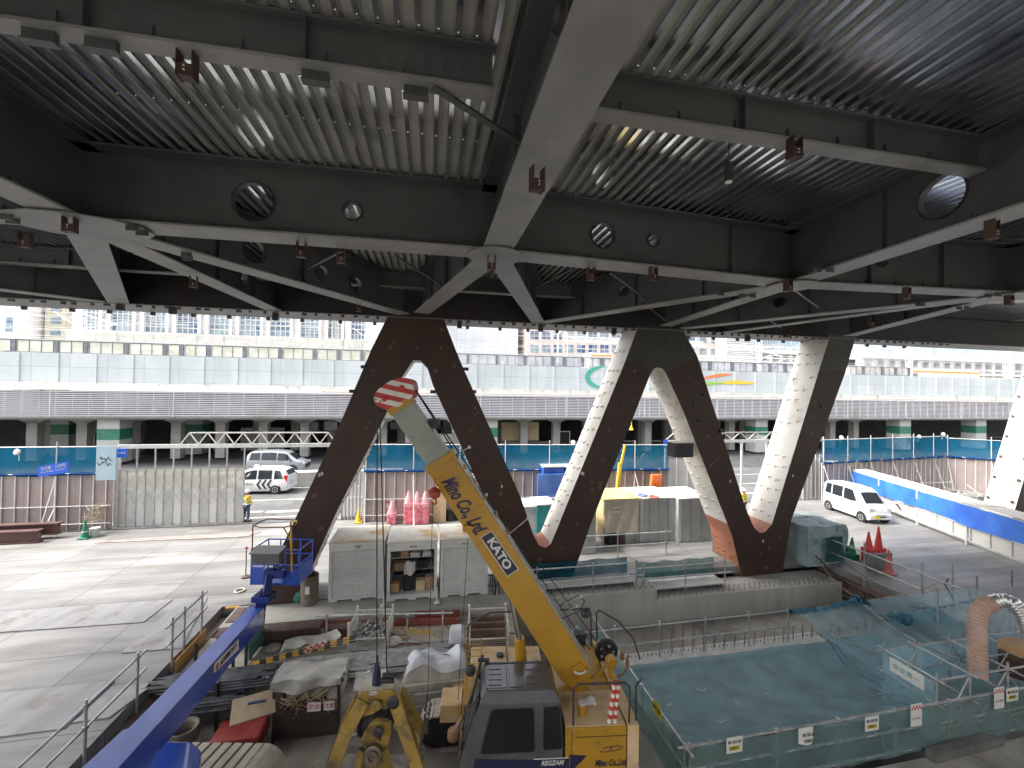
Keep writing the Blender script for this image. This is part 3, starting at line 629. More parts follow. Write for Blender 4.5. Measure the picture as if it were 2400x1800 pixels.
for (u0, v0, u1, v1, bb, mt, nm, lab) in ((565, 1003, 665, 1060, VB + 9, whitep, 'shop_sign', 'long pale shop fascia with dark writing under the viaduct'), (950, 1018, 1082, 1036, VB + 3, whitep, 'cafe_sign', 'white cafe sign board above the blue net'), (1176, 990, 1262, 1032, VB + 4, timber, 'boarding', 'plywood boarding and hoarding in the bay left of the dark shop'), (410, 1000, 430, 1060, VB + 9, whitep, 'vending_machine', 'white vending machine at the left under the viaduct'), (196, 1020, 222, 1050, VB + 7, whitep, 'information_board', 'small white information board under the viaduct'), (1040, 985, 1075, 1015, VB + 5, frm, 'louvred_window', 'grey louvred window beside the white cafe sign'), (710, 990, 745, 1010, VB + 4.5, clearp, 'sliding_window', 'small bright sliding window under the viaduct right of the lattice beam'), (760, 988, 790, 1008, VB + 4.5, clearp, 'sliding_window', 'pair of sliding windows partly behind the first truss leg'), (916, 990, 945, 1006, VB + 4.5, frm, 'sliding_window', 'dark sliding window between the first two truss legs')):
    p, q = atb(u0, v0, bb), atb(u1, v1, bb); a0, a1 = ab(p)[0], ab(q)[0]; th_ = thing(nm, lab, nm.replace('_', ' '), S((a0 + a1) / 2, bb, q.z))
    m = MB(); m.sbox(a0, a1, bb, bb + .12, q.z, p.z); m.build('board', mt, th_); m = MB()
    for x in (a0 - .05, a1): m.sbox(x, x + .05, bb - .02, bb + .14, q.z - .05, p.z + .05)
    m.sbox(a0, a1, bb - .02, bb + .14, p.z, p.z + .05); m.build('frame', frm, th_)
    if nm == 'cafe_sign': text('lettering', 'CAFE', frm, th_, S(a0 + (a1 - a0) * .42, bb - .01, (p.z + q.z) / 2), E1, UP, .9, width=2.6)
m = MB(); p = atb(1322, 1050, VB + 4); a = ab(p)[0]; m.sbox(a - .75, a + .75, VB + 4, VB + 4.06, .22, 2.6); o = tag(m.build('glazed_entrance', whitep), 'white framed glass door of the dark shop', 'door'); m = MB(); m.sbox(a - .65, a + .65, VB + 3.98, VB + 4.0, .3, 2.5); m.build('glass', black, o)
# yellow wall lamp glow under the viaduct at the right
# ================================================================ TRACK SIDE MASTS AND WIRES
mastm = pm('mast_white', (.62, .62, .60), (.72, .72, .70), 2, .5)
def lattice(m, p, q, w, n, r=.035, side=E1, dep=E2):
    for i in (-1, 1):
        for j in (-1, 1): o = side * w / 2 * i + dep * w / 2 * j; m.tube(p + o, q + o, r, 5)
    for i in range(n):
        s0 = p + (q - p) * i / n; s1 = p + (q - p) * (i + 1) / n; k_ = 1 if i % 2 else -1
        for j in (-1, 1): m.tube(s0 + side * w / 2 * k_ + dep * w / 2 * j, s1 - side * w / 2 * k_ + dep * w / 2 * j, r * .7, 4)
        for j in (-1, 1): m.tube(s0 + dep * w / 2 * k_ + side * w / 2 * j, s1 - dep * w / 2 * k_ + side * w / 2 * j, r * .7, 4)
for i, (u, bb, lab) in enumerate(((184, 49, 'at the far left'), (871, 52, 'left of the first truss apex'), (1778, 55, 'right of the second apex'), (2131, 50, 'right of the last truss leg'), (2364, 50, 'near the right edge'))):
    p = atb(u, 850, bb); a = ab(p)[0]; t_ = thing('catenary_mast', 'white lattice overhead line mast ' + lab, 'mast', S(a, bb, 7.4), 'railway overhead line masts')
    m = MB(); lattice(m, S(a, bb, 7.4), S(a, bb, 20), .55, 18); m.build('lattice_post', mastm, t_)
    m = MB(); m.tube(S(a, bb, 14.5), S(a + 3.2, bb, 13.6), .06, 6); m.tube(S(a, bb, 13.0), S(a + 3.2, bb, 13.55), .05, 6); m.tube(S(a + 3.2, bb, 13.6), S(a + 3.3, bb - 1.2, 13.2), .045, 6); m.tube(S(a, bb, 13), S(a - 2.2, bb, 14.6), .05, 6); m.build('bracket_arm', mastm, t_)
for i, (a0, a1, bb, z, lab) in enumerate(((20, 44, 60, 15.4, 'white lattice gantry beam over the tracks between the last two legs'), (30, 66, 62, 13.4, 'white lattice gantry beam over the tracks at the right'), (44, 75, 56, 14.6, 'higher white lattice gantry beam at the far right'))):
    m = MB(); lattice(m, S(a0, bb, z), S(a1, bb, z), .7, 26, .05, UP, E2); tag(m.build('gantry_beam', mastm), lab, 'gantry', 'lattice gantries over the tracks')
wr = MB(); random.seed(3)
for (bb, z) in ((48, 12.6), (48, 13.8), (50, 12.9), (52, 14.4), (54, 12.6), (54, 15.1), (56, 13.6), (58, 15.9), (49, 11.9), (51, 16.2), (60, 14.9)):
    for i in range(24):
        a = -50 + i * 6; sg = .25 if z > 13 else .05; s0 = z + sg * math.sin(i * 1.3); s1 = z + sg * math.sin((i + 1) * 1.3)
        wr.tube(S(a, bb, s0), S(a + 6, bb, s1), .022, 4, cap=False)
tag(wr.build('overhead_wires', pm('wire_grey', (.3, .31, .33), None)), 'thin overhead railway wires', 'wires', kind='stuff')
for (u0, v0, u1, bb, lab) in ((1386, 826, 1450, 50, 'white train roof with an orange stripe behind the noise wall'), (1995, 860, 2210, 52, 'pale train seen through the noise wall windows at the right')):
    p, q = atb(u0, v0, bb), atb(u1, v0, bb); a0, a1 = ab(p)[0], ab(q)[0]; t_ = thing('train', lab, 'train', S((a0 + a1) / 2, bb, 7.4))
    m = MB(); m.prism([S(a0, bb, 7.6), S(a0 - .6, bb, 8.6), S(a0, bb, p.z), S(a1 + 8, bb, p.z), S(a1 + 8, bb, 7.6)], E2 * 2.8); m.build('car_body', whitep, t_)
    m = MB(); m.sbox(a0, a1 + 8, bb - .012, bb - .002, p.z - .5, p.z - .28); m.build('stripe', pm('train_orange', (.8, .25, .03), None), t_)
    m = MB()
    for i in range(8): m.sbox(a0 + .8 + i * 1.6, a0 + 1.9 + i * 1.6, bb - .012, bb - .002, p.z - 1.5, p.z - .7)
    m.build('window', frm, t_)
for (u, v, bb, lab) in ((1325, 790, 47, 'white curved signal lamp bracket before the sheeted building'),):
    p = atb(u - 18, v + 60, bb); m = MB(); m.tube(p, p + UP * 3.2, .09, 6)
    pts = [p + UP * 3.2 + E1 * (1 - math.cos(t)) * .6 + UP * math.sin(t) * .7 for t in [i * math.pi / 8 for i in range(9)]]; m.path(pts, .08); m.tube(pts[-1], pts[-1] - UP * 2.2, .07, 6)
    tag(m.build('signal_post', mastm), lab, 'signal post')
# ================================================================ BUILDINGS BEHIND
glassm = pm('facade_glass', (.13, .19, .24), (.34, .42, .46), .35, .12, st=(1, 1, 1.5), dirt=(.05, .10, .2), dscale=.2, dlo=.5, dhi=.6)
stone = pm('white_stone', (.66, .65, .65), (.74, .73, .72), .4, .6)
pinkt = brickmat('pink_tiles', (.66, .58, .54), (.70, .62, .58), (.48, .42, .40), 1.4, 1.0, .03, .6, vert=True, off=0, bump=.1, stain=(.5, .41, .38))
fb_ = MB(); fb_.sbox(-160, 190, 150, 160, 0, 60); tag(fb_.build('distant_block', brickmat('pale_blocks', (.58, .59, .61), (.68, .68, .69), (.36, .40, .45), 4.5, 3.4, .55, .7, vert=True, off=0, bump=0, stain=(.62, .63, .65), sscale=.03)), 'pale city blocks far behind everything, filling the gaps of the skyline', 'building')
fc = MB(); fc.sbox(-140, 140, 36.0, 60, .031, .037); struct('shaded_road', fc, pm('painted_road_shade', (.05, .05, .052), (.08, .08, .08), .7, .7))  # thin dark sheet painting the shade on the road by the viaduct
def block(name, u0, u1, bb, z0, z1, mt, label, dep=14):
    a0, a1 = ab(atb(u0, 800, bb))[0], ab(atb(u1, 800, bb))[0]
    t_ = thing(name, label, 'building', S((a0 + a1) / 2, bb, 0)); m = MB(); m.sbox(a0, a1, bb, bb + dep, z0, z1); m.build('wall', mt, t_); return t_, a0, a1
def grille(m, a0, a1, z0, z1, bb, na, nz, w):
    for i in range(na + 1): x = a0 + (a1 - a0) * i / na; m.sbox(x - w / 2, x + w / 2, bb - .08, bb, z0, z1)
    for i in range(nz + 1): z = z0 + (z1 - z0) * i / nz; m.sbox(a0, a1, bb - .07, bb - .002, z - w / 2, z + w / 2)
bb = 82
t_, a0, a1 = block('office_building', 168, 985, bb, 0, 48, stone, 'long white office block with tall glazed bays between broad pilasters behind the viaduct')
z0 = 7.5 + (896 - 787) / 960 * 79
kx = K(0, 700, .36166); edges = []
for (x0, x1) in ((535, 648), (727, 866), (943, 1080), (1150, 1288), (1360, 1490), (1557, 1690), (1755, 1882), (1952, 2068), (2130, 2240)): edges.append((kx(x0, 0)[0], kx(x1, 0)[0]))
k6 = K(600, 400, .27125); edges += [(k6(x0, 0)[0], k6(x1, 0)[0]) for x0, x1 in ((628, 742), (825, 940))]
for (u0, u1) in edges:
    b0_, b1_ = ab(atb(u0, 780, bb))[0], ab(atb(u1, 780, bb))[0]
    m = MB(); m.sbox(b0_, b1_, bb - .02, bb - .003, z0, 44); w_ = m.build('window_bay', glassm, t_)
    m = MB(); grille(m, b0_, b1_, z0, 44, bb - .02, 4, 28, .14); m.build('mullions', pm('white_mullion', (.6, .6, .6), None), w_)
m = MB(); m.sbox(a0, a1, bb - 1.2, bb - .021, z0 - 2.6, z0 - .05); m.build('ledge', wconc, t_)
m = MB()
for (u0, u1), (u2, u3) in zip(edges, edges[1:]):
    b0_, b1_ = ab(atb(u1, 780, bb))[0], ab(atb(u2, 780, bb))[0]
    m.sbox(b0_ + .02, b0_ + .5, bb - .5, bb - .022, z0, 44); m.sbox(b1_ - .5, b1_ - .02, bb - .5, bb - .022, z0, 44)
m.build('pilaster', stone, t_)
for (u0, u1, bb, mt, nm, lab, rows) in ((-60, 34, 95, stone, 'office_building', 'pale tower with dark window strips at the far left', (3, 6)), (52, 104, 110, brickmat('rose_tiles', (.62, .45, .46), (.66, .50, .50), (.4, .3, .3), 3.0, 2.2, .06, .6, vert=True, off=0, bump=0, stain=(.6, .44, .45)), 'apartment_building', 'small rose pink tiled building at the far left', None), (104, 150, 100, pm('beige_wall', (.5, .47, .38), (.55, .52, .43), .4, .7), 'apartment_building', 'beige building with grey windows left of the white office block', (1, 12))):
    t_, a0, a1 = block(nm, u0, u1, bb, 0, 46, mt, lab)
    if rows:
        na, nz = rows; w_ = (a1 - a0) / na
        for i in range(na):
            for j in range(nz):
                m = MB(); z = 12 + j * 30 / nz; m.sbox(a0 + w_ * (i + .3), a0 + w_ * (i + .82), bb - .06, bb - .003, z, z + 30 / nz * .55); m.build('window', glassm, t_)
t_, a0, a1 = block('sheeted_building', 1020, 1214, 88, 0, 46, brickmat('white_sheets', (.66, .67, .69), (.70, .71, .73), (.5, .51, .54), 1.8, 3.6, .05, .6, vert=True, off=0, bump=.05, stain=(.58, .60, .64), sscale=.2), 'building wrapped in white construction sheets behind the viaduct')
t_, a0, a1 = block('narrow_tower', 1214, 1240, 95, 0, 46, glassm, 'narrow dark glass tower between the sheeted and the tiled buildings')
m = MB(); grille(m, a0, a1, 6, 46, 94.97, 2, 26, .2); m.build('mullions', frm, t_)
t_, a0, a1 = block('tiled_building', 1236, 1500, 85, 0, 46, pinkt, 'pinkish tiled building with rows of square windows above the viaduct')
for r, (v0, v1) in enumerate(((742, 762), (775, 795), (808, 827), (841, 860))):
    for i in range(9):
        u0 = 1243 + i * 27.3; p, q = atb(u0, v0, 85), atb(u0 + 19, v1, 85); x0, x1 = ab(p)[0], ab(q)[0]
        m = MB(); m.sbox(x0, x1, 84.93, 84.997, q.z, p.z); w_ = m.build('window', glassm, t_)
        m = MB(); m.sbox(x0, x1, 84.9, 84.925, (p.z + q.z) / 2 - .04, (p.z + q.z) / 2 + .04); m.sbox((x0 + x1) / 2 - .04, (x0 + x1) / 2 + .04, 84.905, 84.928, q.z, p.z); m.build('glazing_bar', whitep, w_)
t_, a0, a1 = block('tiled_building', 1600, 1702, 90, 0, 46, pinkt, 'narrower pinkish tiled building right of the second truss apex')
for i in range(3):
    for j in range(8): m = MB(); x = a0 + 1.5 + i * 3.2; z = 13 + j * 3.4; m.sbox(x, x + 1.8, 89.93, 89.997, z, z + 1.9); m.build('window', glassm, t_)
t_, a0, a1 = block('ribbed_building', 1702, 1766, 86, 0, 46, pm('ribbed_grey', (.42, .43, .44), (.5, .51, .52), .6, .6), 'grey building clad in horizontal ribs')
m = MB()
for i in range(60): m.sbox(a0, a1, 85.85, 85.99, 10 + i * .45, 10.2 + i * .45)
m.build('ribs', stone, t_)
t_, a0, a1 = block('glass_building', 1766, 2010, 92, 14, 46, pm('blue_glass', (.25, .36, .44), (.42, .54, .60), .3, .15), 'blue glass building with a white slab edge, left of the last leg')
m = MB(); grille(m, a0, a1, 18.5, 46, 91.97, 40, 16, .12); m.build('mullions', stone, t_)
m = MB(); m.sbox(a0, a1, 88, 91.9, 17.6, 18.4); m.sbox(a0 - 2, a1, 90, 91.9, 14.6, 15.1); m.build('slab_edge', stone, t_)
for i in range(9): m = MB(); m.sbox(a0 + 3 * i, a0 + 3 * i + .9, 90, 91, 0, 17.6); m.build('column', stone, t_)
t_, a0, a1 = block('terraced_building', 2000, 2560, 84, 0, 13, pm('shadow_grey', (.25, .25, .28), (.36, .36, .38), .3, .7), 'white terraced building with colonnades and glass floors at the right', 20)
m = MB()
for z in (10.4, 13.0, 16.6): m.sbox(a0, a1, 81, 84 + 2, z, z + .6)
for z in (12.4, 14.2, 17.9): m.sbox(a0, a1, 80.5, 80.8, z, z + .16)
m.build('slab_edge', stone, t_)
for i in range(18): m = MB(); m.sbox(a0 + 3.6 * i, a0 + 3.6 * i + 1.2, 82.2, 83.4, 0, 18.5); m.build('column', stone, t_)
m = MB(); m.sbox(a0, a1, 84.5, 95, 17.21, 40); m.build('glass_floors', pm('pale_glass', (.42, .52, .56), (.60, .68, .72), .4, .2), t_); m = MB(); grille(m, a0, a1, 17.4, 40, 84.48, 60, 22, .12); m.build('mullions', stone, t_)
# ================================================================ SITE FENCES AND GATES
fpan = brickmat('brown_fence_sheets', (.27, .215, .205), (.31, .25, .235), (.20, .16, .15), 2.2, 6, .01, .6, vert=True, off=0, bump=.2, stain=(.34, .29, .27), sscale=.5)
netb = netmat('blue_net', (.015, .14, .25), .78); netb2 = netmat('blue_net_deep', (.01, .08, .27), .8)
netg = netmat('green_net', (.05, .16, .15), .6)
whitepipe = pm('pale_pipe', (.52, .52, .50), (.62, .62, .6), 4, .45, metal=.2, dirt=(.4, .33, .25), dscale=3, dlo=.6, dhi=.8)
def clamp(m, p, r=.045): m.obox(p, E1 * r, E2 * r, UP * r)
def fence(p, q, label, zb=0, zs=2.9, zn=4.25, net=netb, brace=True, side=-1, bs=2.6, sheet=fpan):
    p, q = V((p.x, p.y, 0)), V((q.x, q.y, 0)); d = (q - p).normalized(); L = (q - p).length; n = d.cross(UP) * 1
    if n.y > 0: n = -n
    t_ = thing('site_fence', label, 'fence', (p + q) / 2 + UP * zb, 'site fences')
    m = MB(); m.obox((p + q) / 2 + UP * (zb + zs) / 2, d * L / 2, n * .015, UP * (zs - zb) / 2); m.build('sheeting', sheet, t_)
    m = MB()
    for i in range(int(L / .56) + 1): x = p + d * min(i * .56, L); m.obox(x + n * .045 + UP * (zb + zs) / 2, d * .022, n * .025, UP * (zs - zb) / 2)
    m.build('ribs', whitepipe, t_)
    m = MB()
    for z in (zb + .35, zb + 1.25, zs): m.tube(p + n * .1 + UP * z, q + n * .1 + UP * z, .025, 6)
    m.tube(p + n * .06 + UP * zn, q + n * .06 + UP * zn, .028, 6); m.build('rails', whitepipe, t_)
    if net:
        def fn(s, t): x = p + d * L * s; return x + n * (.02 + .05 * math.sin(s * L * 3.1 + 5 * t) * (1 - t) + .02 * math.sin(s * L * 9)) + UP * (zs - .12 + (zn - zs + .12) * t - .03 * math.sin(s * L * 2.0) * (1 - t))
        m = MB(); m.grid(fn, int(L * 4), 5); m.build('net', net, t_, smooth=True)
        m = MB()
        def fr(s, t): x = p + d * L * s; an = t * 2 * math.pi; r = .07 + .02 * math.sin(s * L * 5) ; return x + n * (.08 + r * math.cos(an)) + UP * (zs - .02 + r * math.sin(an))
        m.grid(fr, int(L * 3), 6); m.build('rolled_net', netb2, t_, smooth=True)
    for i in range(int(L / bs) + 1):
        x = p + d * min(i * bs + .1, L); m = MB(); m.tube(x + n * .08 + UP * zb, x + n * .08 + UP * (zn + .25), .027, 7)
        if brace:
            m.tube(x + n * .1 + UP * (zs - .2), x + n * 1.3 + d * .25 + UP * (zb + .02), .025, 6); m.tube(x + n * .1 + UP * (zb + 1.2), x + n * 1.1 + d * .2 + UP * (zb + .02), .022, 6)
        for z in (.35, 1.25): clamp(m, x + n * .1 + UP * (zb + z))
        m.build('brace' if brace else 'post', whitepipe, t_)
    return t_
A0 = atz(-330, 1262, 0); A1 = atz(262, 1240, 0)
fence(A0, A1, 'brown sheet fence with blue net on top at the far left')
fence(atz(852, 1222, 0), atz(1565, 1209, 0), 'brown sheet fence with blue net seen between the truss legs', zs=2.85, zn=4.3)
fence(atb(1925, 1100, 24.0), atb(2216, 1100, 25.5), 'brown sheet fence with blue net behind the excavation at the right', zb=-1.7, zs=2.7, zn=4.3, bs=2.4)
fence(atb(2216, 1100, 25.5), atb(2560, 1100, 20.5), 'brown sheet fence turning towards the viewer at the far right', zb=-1.7, zs=2.7, zn=4.15, bs=2.4)
# direction sign of the road seen through the left net
sg = thing('direction_sign', 'tilted blue road direction sign behind the left net', 'road sign', atb(125, 1098, 24.2))
c0 = atb(125, 1100, 24.0); m = MB(); xd = (E1 + UP * .18).normalized(); m.obox(c0, xd * .62, E2 * .015, UP * .26); m.build('panel', pm('sign_blue', (.02, .11, .62), None, rough=.4), sg)
text('lettering', '永代橋　大手門', whitep, sg, c0 - E2 * .022 + UP * .1, xd, UP, .19, width=1.0); text('lettering', 'Eitai Bridge  Otemon', whitep, sg, c0 - E2 * .022 - UP * .06, xd, UP, .11, width=1.0)
# graffiti on the pale post panel
m = MB(); p = atb(249, 1085, 24.05); m.obox(p, E1 * .42, E2 * .02, UP * .85); o = tag(m.build('end_panel', pm('pale_blue_panel', (.33, .45, .52), (.38, .5, .56), 2, .5)), 'pale blue end panel with a scribbled black tag beside the left gate', 'panel')
m = MB(); random.seed(5); pr = None
for i in range(26):
    q = p - E2 * .026 + E1 * (-.3 + .6 * (i % 13) / 13 + random.uniform(-.06, .06)) + UP * (.08 + (-.13 if i > 12 else .12) + random.uniform(-.12, .12))
    if pr is not None and i != 13: m.bar(pr, q, .02, .012, E2)
    pr = q
m.build('scribble', black, o)
# folding gate
gl, gr_ = atz(272, 1236, 0), atz(569, 1226, 0)
gt = thing('folding_gate', 'closed grey folding gate under a white lattice beam at the left', 'gate', (gl + gr_) / 2)
d = (gr_ - gl); L = d.length; d = d.normalized(); n = V((d.y, -d.x, 0))
gpan = pm('gate_sheet', (.43, .43, .42), (.47, .47, .455), 1.5, .6, dirt=(.40, .38, .35), dscale=.5, dlo=.55, dhi=.85)
gmesh = netmat('gate_mesh', (.44, .43, .38), .95)
N_ = 14
def gp(i): return gl + d * L * i / N_ + n * (.03 if i % 2 else -.02)
for i in range(N_):
    m = MB(); m.quad(gp(i) + UP * .1, gp(i + 1) + UP * .1, gp(i + 1) + UP * 1.95, gp(i) + UP * 1.95); m.quad(gp(i) + n * .01 + UP * .1, gp(i) + n * .01 + UP * 1.95, gp(i + 1) + n * .01 + UP * 1.95, gp(i + 1) + n * .01 + UP * .1); o = m.build('leaf', gpan, gt)
    m = MB(); m.quad(gp(i) + UP * 1.96, gp(i + 1) + UP * 1.96, gp(i + 1) + UP * 3.0, gp(i) + UP * 3.0); m.build('mesh_panel', gmesh, o)
for i in range(N_ + 1):
    m = MB(); m.obox(gp(i) + UP * (2.05 if i % 2 == 0 else 1.5), d * .03, n * .03, UP * (2.05 if i % 2 == 0 else 1.48)); m.build('upright', pipe, gt)
m = MB()
for i in range(N_ - 1):
    m.bar(gp(i) + n * .06 + UP * 1.2, gp(i + 2 if i + 2 <= N_ else N_) + n * .06 + UP * 2.8, .012, .012); m.bar(gp(i) + n * .08 + UP * 2.8, gp(i + 2 if i + 2 <= N_ else N_) + n * .08 + UP * 1.2, .012, .012)
m.build('scissor_bars', pipe, gt)
m = MB(); ge = atb(790, 1042, ab(gr_)[1]); ge = V((ge.x, ge.y, 0)); m.obox((gl + ge) / 2 + UP * 4.2, (ge - gl) / 2, n * .06, UP * .1); m.obox(gl + UP * 2.1, d * .09, n * .09, UP * 2.1); m.build('portal', whitepipe, gt)
m = MB(); s0 = gl + d * 2.9; kk = 9; ll = (ge - s0).length / kk
for i in range(kk):
    a_ = s0 + d * ll * i + UP * 4.3; b_ = a_ + d * ll; c_ = a_ + d * ll * .5 + UP * .62; m.bar(a_, c_, .05, .05); m.bar(c_, b_, .05, .05)
    if i < kk - 1: m.bar(c_, c_ + d * ll, .06, .06)
m.build('lattice_beam', whitep, gt)
sb = MB(); sb.obox(atb(285, 1062, 24.3), E1 * .22 , E2 * .02, UP * .22); o = tag(sb.build('street_sign', pm('sign_blue', (0, 0, 0))), 'small blue and white sign on the left gate post', 'sign'); text('lettering', '工事中', whitep, o, atb(285, 1062, 24.27), E1, UP, .13)
# folded end of the gate right of the first leg
m = MB()
for i in range(7): x = atz(800 + i * 8.5, 1215, 0); m.obox(x + UP * 1.5, E1 * .02, E2 * .22, UP * 1.48); m.lathe(x, [(.12, .02), (.02, .2)], 8)
tag(m.build('folded_gate', whitepipe), 'folded pale gate leaves stacked beside the first truss leg', 'gate')
# second gateway
g2 = thing('gateway', 'open gateway with a short lattice beam between the two right truss legs', 'gate', atz(1760, 1180, 0))
p, q = atb(1560, 1050, 24.6), atb(1930, 1050, 24.6); p, q = V((p.x, p.y, 0)), V((q.x, q.y, 0)); dd = (q - p).normalized(); LL = (q - p).length
m = MB(); m.obox((p + q) / 2 + UP * 4.2, dd * LL / 2, E2 * .06, UP * .09)
for s_ in (0, .46, .62, .74, 1): m.obox(p + dd * LL * s_ + UP * 2.1, dd * .06, E2 * .06, UP * 2.1)
m.build('portal', whitepipe, g2)
m = MB(); kk = 10; ll = LL / kk
for i in range(kk):
    a_ = p + dd * ll * i + UP * 4.3; c_ = a_ + dd * ll * .5 + UP * .5; m.bar(a_, c_, .05, .05); m.bar(c_, a_ + dd * ll, .05, .05)
    if i < kk - 1: m.bar(c_, c_ + dd * ll, .05, .05)
m.build('lattice_beam', whitep, g2)
for s0_, s1_ in ((.0, .32), (.86, 1.0)):
    m = MB(); nn_ = 5
    for i in range(nn_):
        x0, x1 = p + dd * LL * (s0_ + (s1_ - s0_) * i / nn_), p + dd * LL * (s0_ + (s1_ - s0_) * (i + 1) / nn_); m.quad(x0 + UP * .1 + E2 * (.1 * (i % 2)), x1 + UP * .1 + E2 * (.1 * ((i + 1) % 2)), x1 + UP * 3 + E2 * (.1 * ((i + 1) % 2)), x0 + UP * 3 + E2 * (.1 * (i % 2)))
        m.obox(x0 + UP * 1.6 - E2 * .03, dd * .025, E2 * .025, UP * 1.6)
    m.build('folding_leaf', gpan, g2)
# ================================================================ EXCAVATION AT THE RIGHT WITH TARP BARRIER
bz = thing('tarp_barrier', 'long white panelled barrier hung with blue tarpaulin beside the parked van', 'barrier', atz(2200, 1240, 0))
q0, q1 = atz(1925, 1140, 0), atz(2480, 1362, 0); d = (q1 - q0).normalized(); L = (q1 - q0).length; n = V((d.y, -d.x, 0)); n = -n if n.x > 0 else n
pw = pm('barrier_panel', (.5, .49, .44), (.58, .57, .53), 1.5, .6, dirt=(.3, .28, .22), dscale=1.3, dlo=.55, dhi=.8)
m = MB(); m.obox((q0 + q1) / 2 + UP * .55 - n * .05, d * L / 2, n * .015, UP * .42); m.build('panel', pw, bz)
m = MB()
for z in (.25, .98, 2.0): m.obox((q0 + q1) / 2 + UP * z, d * L / 2, n * .03, UP * .03)
for i in range(int(L / 1.0) + 1): m.obox(q0 + d * i * 1.0 + UP * .6, d * .02, n * .03, UP * .36)
for i in range(int(L / 3.1) + 1): m.obox(q0 + d * (i * 3.1 + .4) + UP * 1.0, d * .05, n * .05, UP * 1.0)
m.build('rail_frame', whitepipe, bz)
tarp = pm('blue_tarpaulin', (.03, .13, .58), (.05, .20, .70), 1.1, .45, bump=.5, bscale=5, coat=.1)
def fn(s, t): return q0 + d * L * s + n * (.07 + .03 * math.sin(s * L * 1.7 + t * 3) + .02 * math.sin(s * 60)) + UP * (2.0 - (1.0 + .10 * math.sin(s * L * 1.05) * abs(math.sin(s * L * .43))) * t)
m = MB(); m.grid(fn, 160, 8); m.build('tarpaulin', tarp, bz, smooth=True)
m = MB(); m.obox((q0 + q1) / 2 + UP * 2.08 - n * .62, d * L / 2, n * .6, UP * .02); 
for i in range(int(L / 1.9)): m.obox(q0 + d * (i * 1.9) + UP * 2.115 - n * .62, d * .03, n * .6, UP * .015)
m.build('top_board', pm('dusty_board', (.52, .50, .46), (.64, .62, .58), 1.2, .8), bz)
# ================================================================ STORAGE HUTS
hutm = pm('hut_metal', (.56, .57, .55), (.64, .645, .62), 1.5, .5, dirt=(.46, .43, .38), dscale=1.5, dlo=.55, dhi=.8)
roofm = pm('hut_roof', (.50, .47, .40), (.60, .57, .50), 1.2, .6, dirt=(.45, .28, .10), dscale=.7, dlo=.5, dhi=.66)
paperm = pm('paper_label', (.62, .62, .58), None, rough=.7)
card = pm('cardboard', (.42, .25, .13), (.5, .32, .18), 3, .8)
def hut(u, v, w_, label, words, open_=False, dep=1.65, H=2.02):
    p = atz(u, v, 0.02); a, b = ab(p); t_ = thing('storage_hut', label, 'storage hut', S(a + w_ / 2, b, 0), 'storage huts in a row')
    m = MB(); m.sbox(a, a + .05, b, b + dep, .1, H); m.sbox(a + w_ - .05, a + w_, b, b + dep, .1, H); m.sbox(a + .051, a + w_ - .051, b + dep - .04, b + dep, .1, H - .001); m.sbox(a + .051, a + w_ - .051, b + .02, b + dep - .041, .12, .18)
    for x in (a, a + w_ - .1): m.sbox(x, x + .1, b - .02, b - .001, .1, H - .28)
    m.sbox(a, a + w_, b - .02, b + .1, H - .27, H); m.build('body', hutm, t_)
    m = MB(); m.sbox(a - .02, a + w_ + .02, b - .03, b + dep + .02, H + .002, H + .05); m.sbox(a + .08, a + w_ - .08, b + .06, b + dep - .08, H + .052, H + .065); m.build('roof', roofm, t_)
    m = MB()
    for i in (.08, .5, .92): m.sbox(a + w_ * i - .14, a + w_ * i + .14, b - .01, b + dep, 0, .099)
    m.sbox(a, a + w_, b - .025, b - .002, .07, .14); m.build('skid', hutm, t_)
    if not open_:
        m = MB(); n = 24
        for i in range(n): z = .15 + (H - .44) * i / n; h = (H - .44) / n; m.prism([S(a + .1, b + .02, z), S(a + .1, b - .005, z + h * .5), S(a + .1, b + .02, z + h * .96)], E1 * (w_ - .2))
        m.build('shutter', hutm, t_)
    else:
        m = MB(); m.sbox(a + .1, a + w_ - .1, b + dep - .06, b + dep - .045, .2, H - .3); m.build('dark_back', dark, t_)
        m = MB()
        for z in (.75, 1.2): m.sbox(a + .1, a + w_ - .1, b + .7, b + dep - .07, z, z + .03)
        m.build('shelf', hutm, t_)
    m = MB(); m.sbox(a + w_ * .42, a + w_ * .60, b - .026, b - .021, H - .24, H - .05); o = m.build('name_plate', paperm, t_)
    text('lettering', words, dark, o, S(a + w_ * .51, b - .029, H - .145), E1, UP, .07, width=.26)
    return a, b
hut(769, 1411, 1.86, 'left storage hut with a closed grey roller shutter and plain roof', '向井建設\n倉庫')
ha, hb_ = hut(906, 1409, 1.72, 'middle storage hut standing open, packed with boxes, roof stained ochre', '倉庫', True)
hut(1031, 1399, 1.72, 'right storage hut with closed shutter and yellowish roof beside the boom', '資材')
random.seed(11)
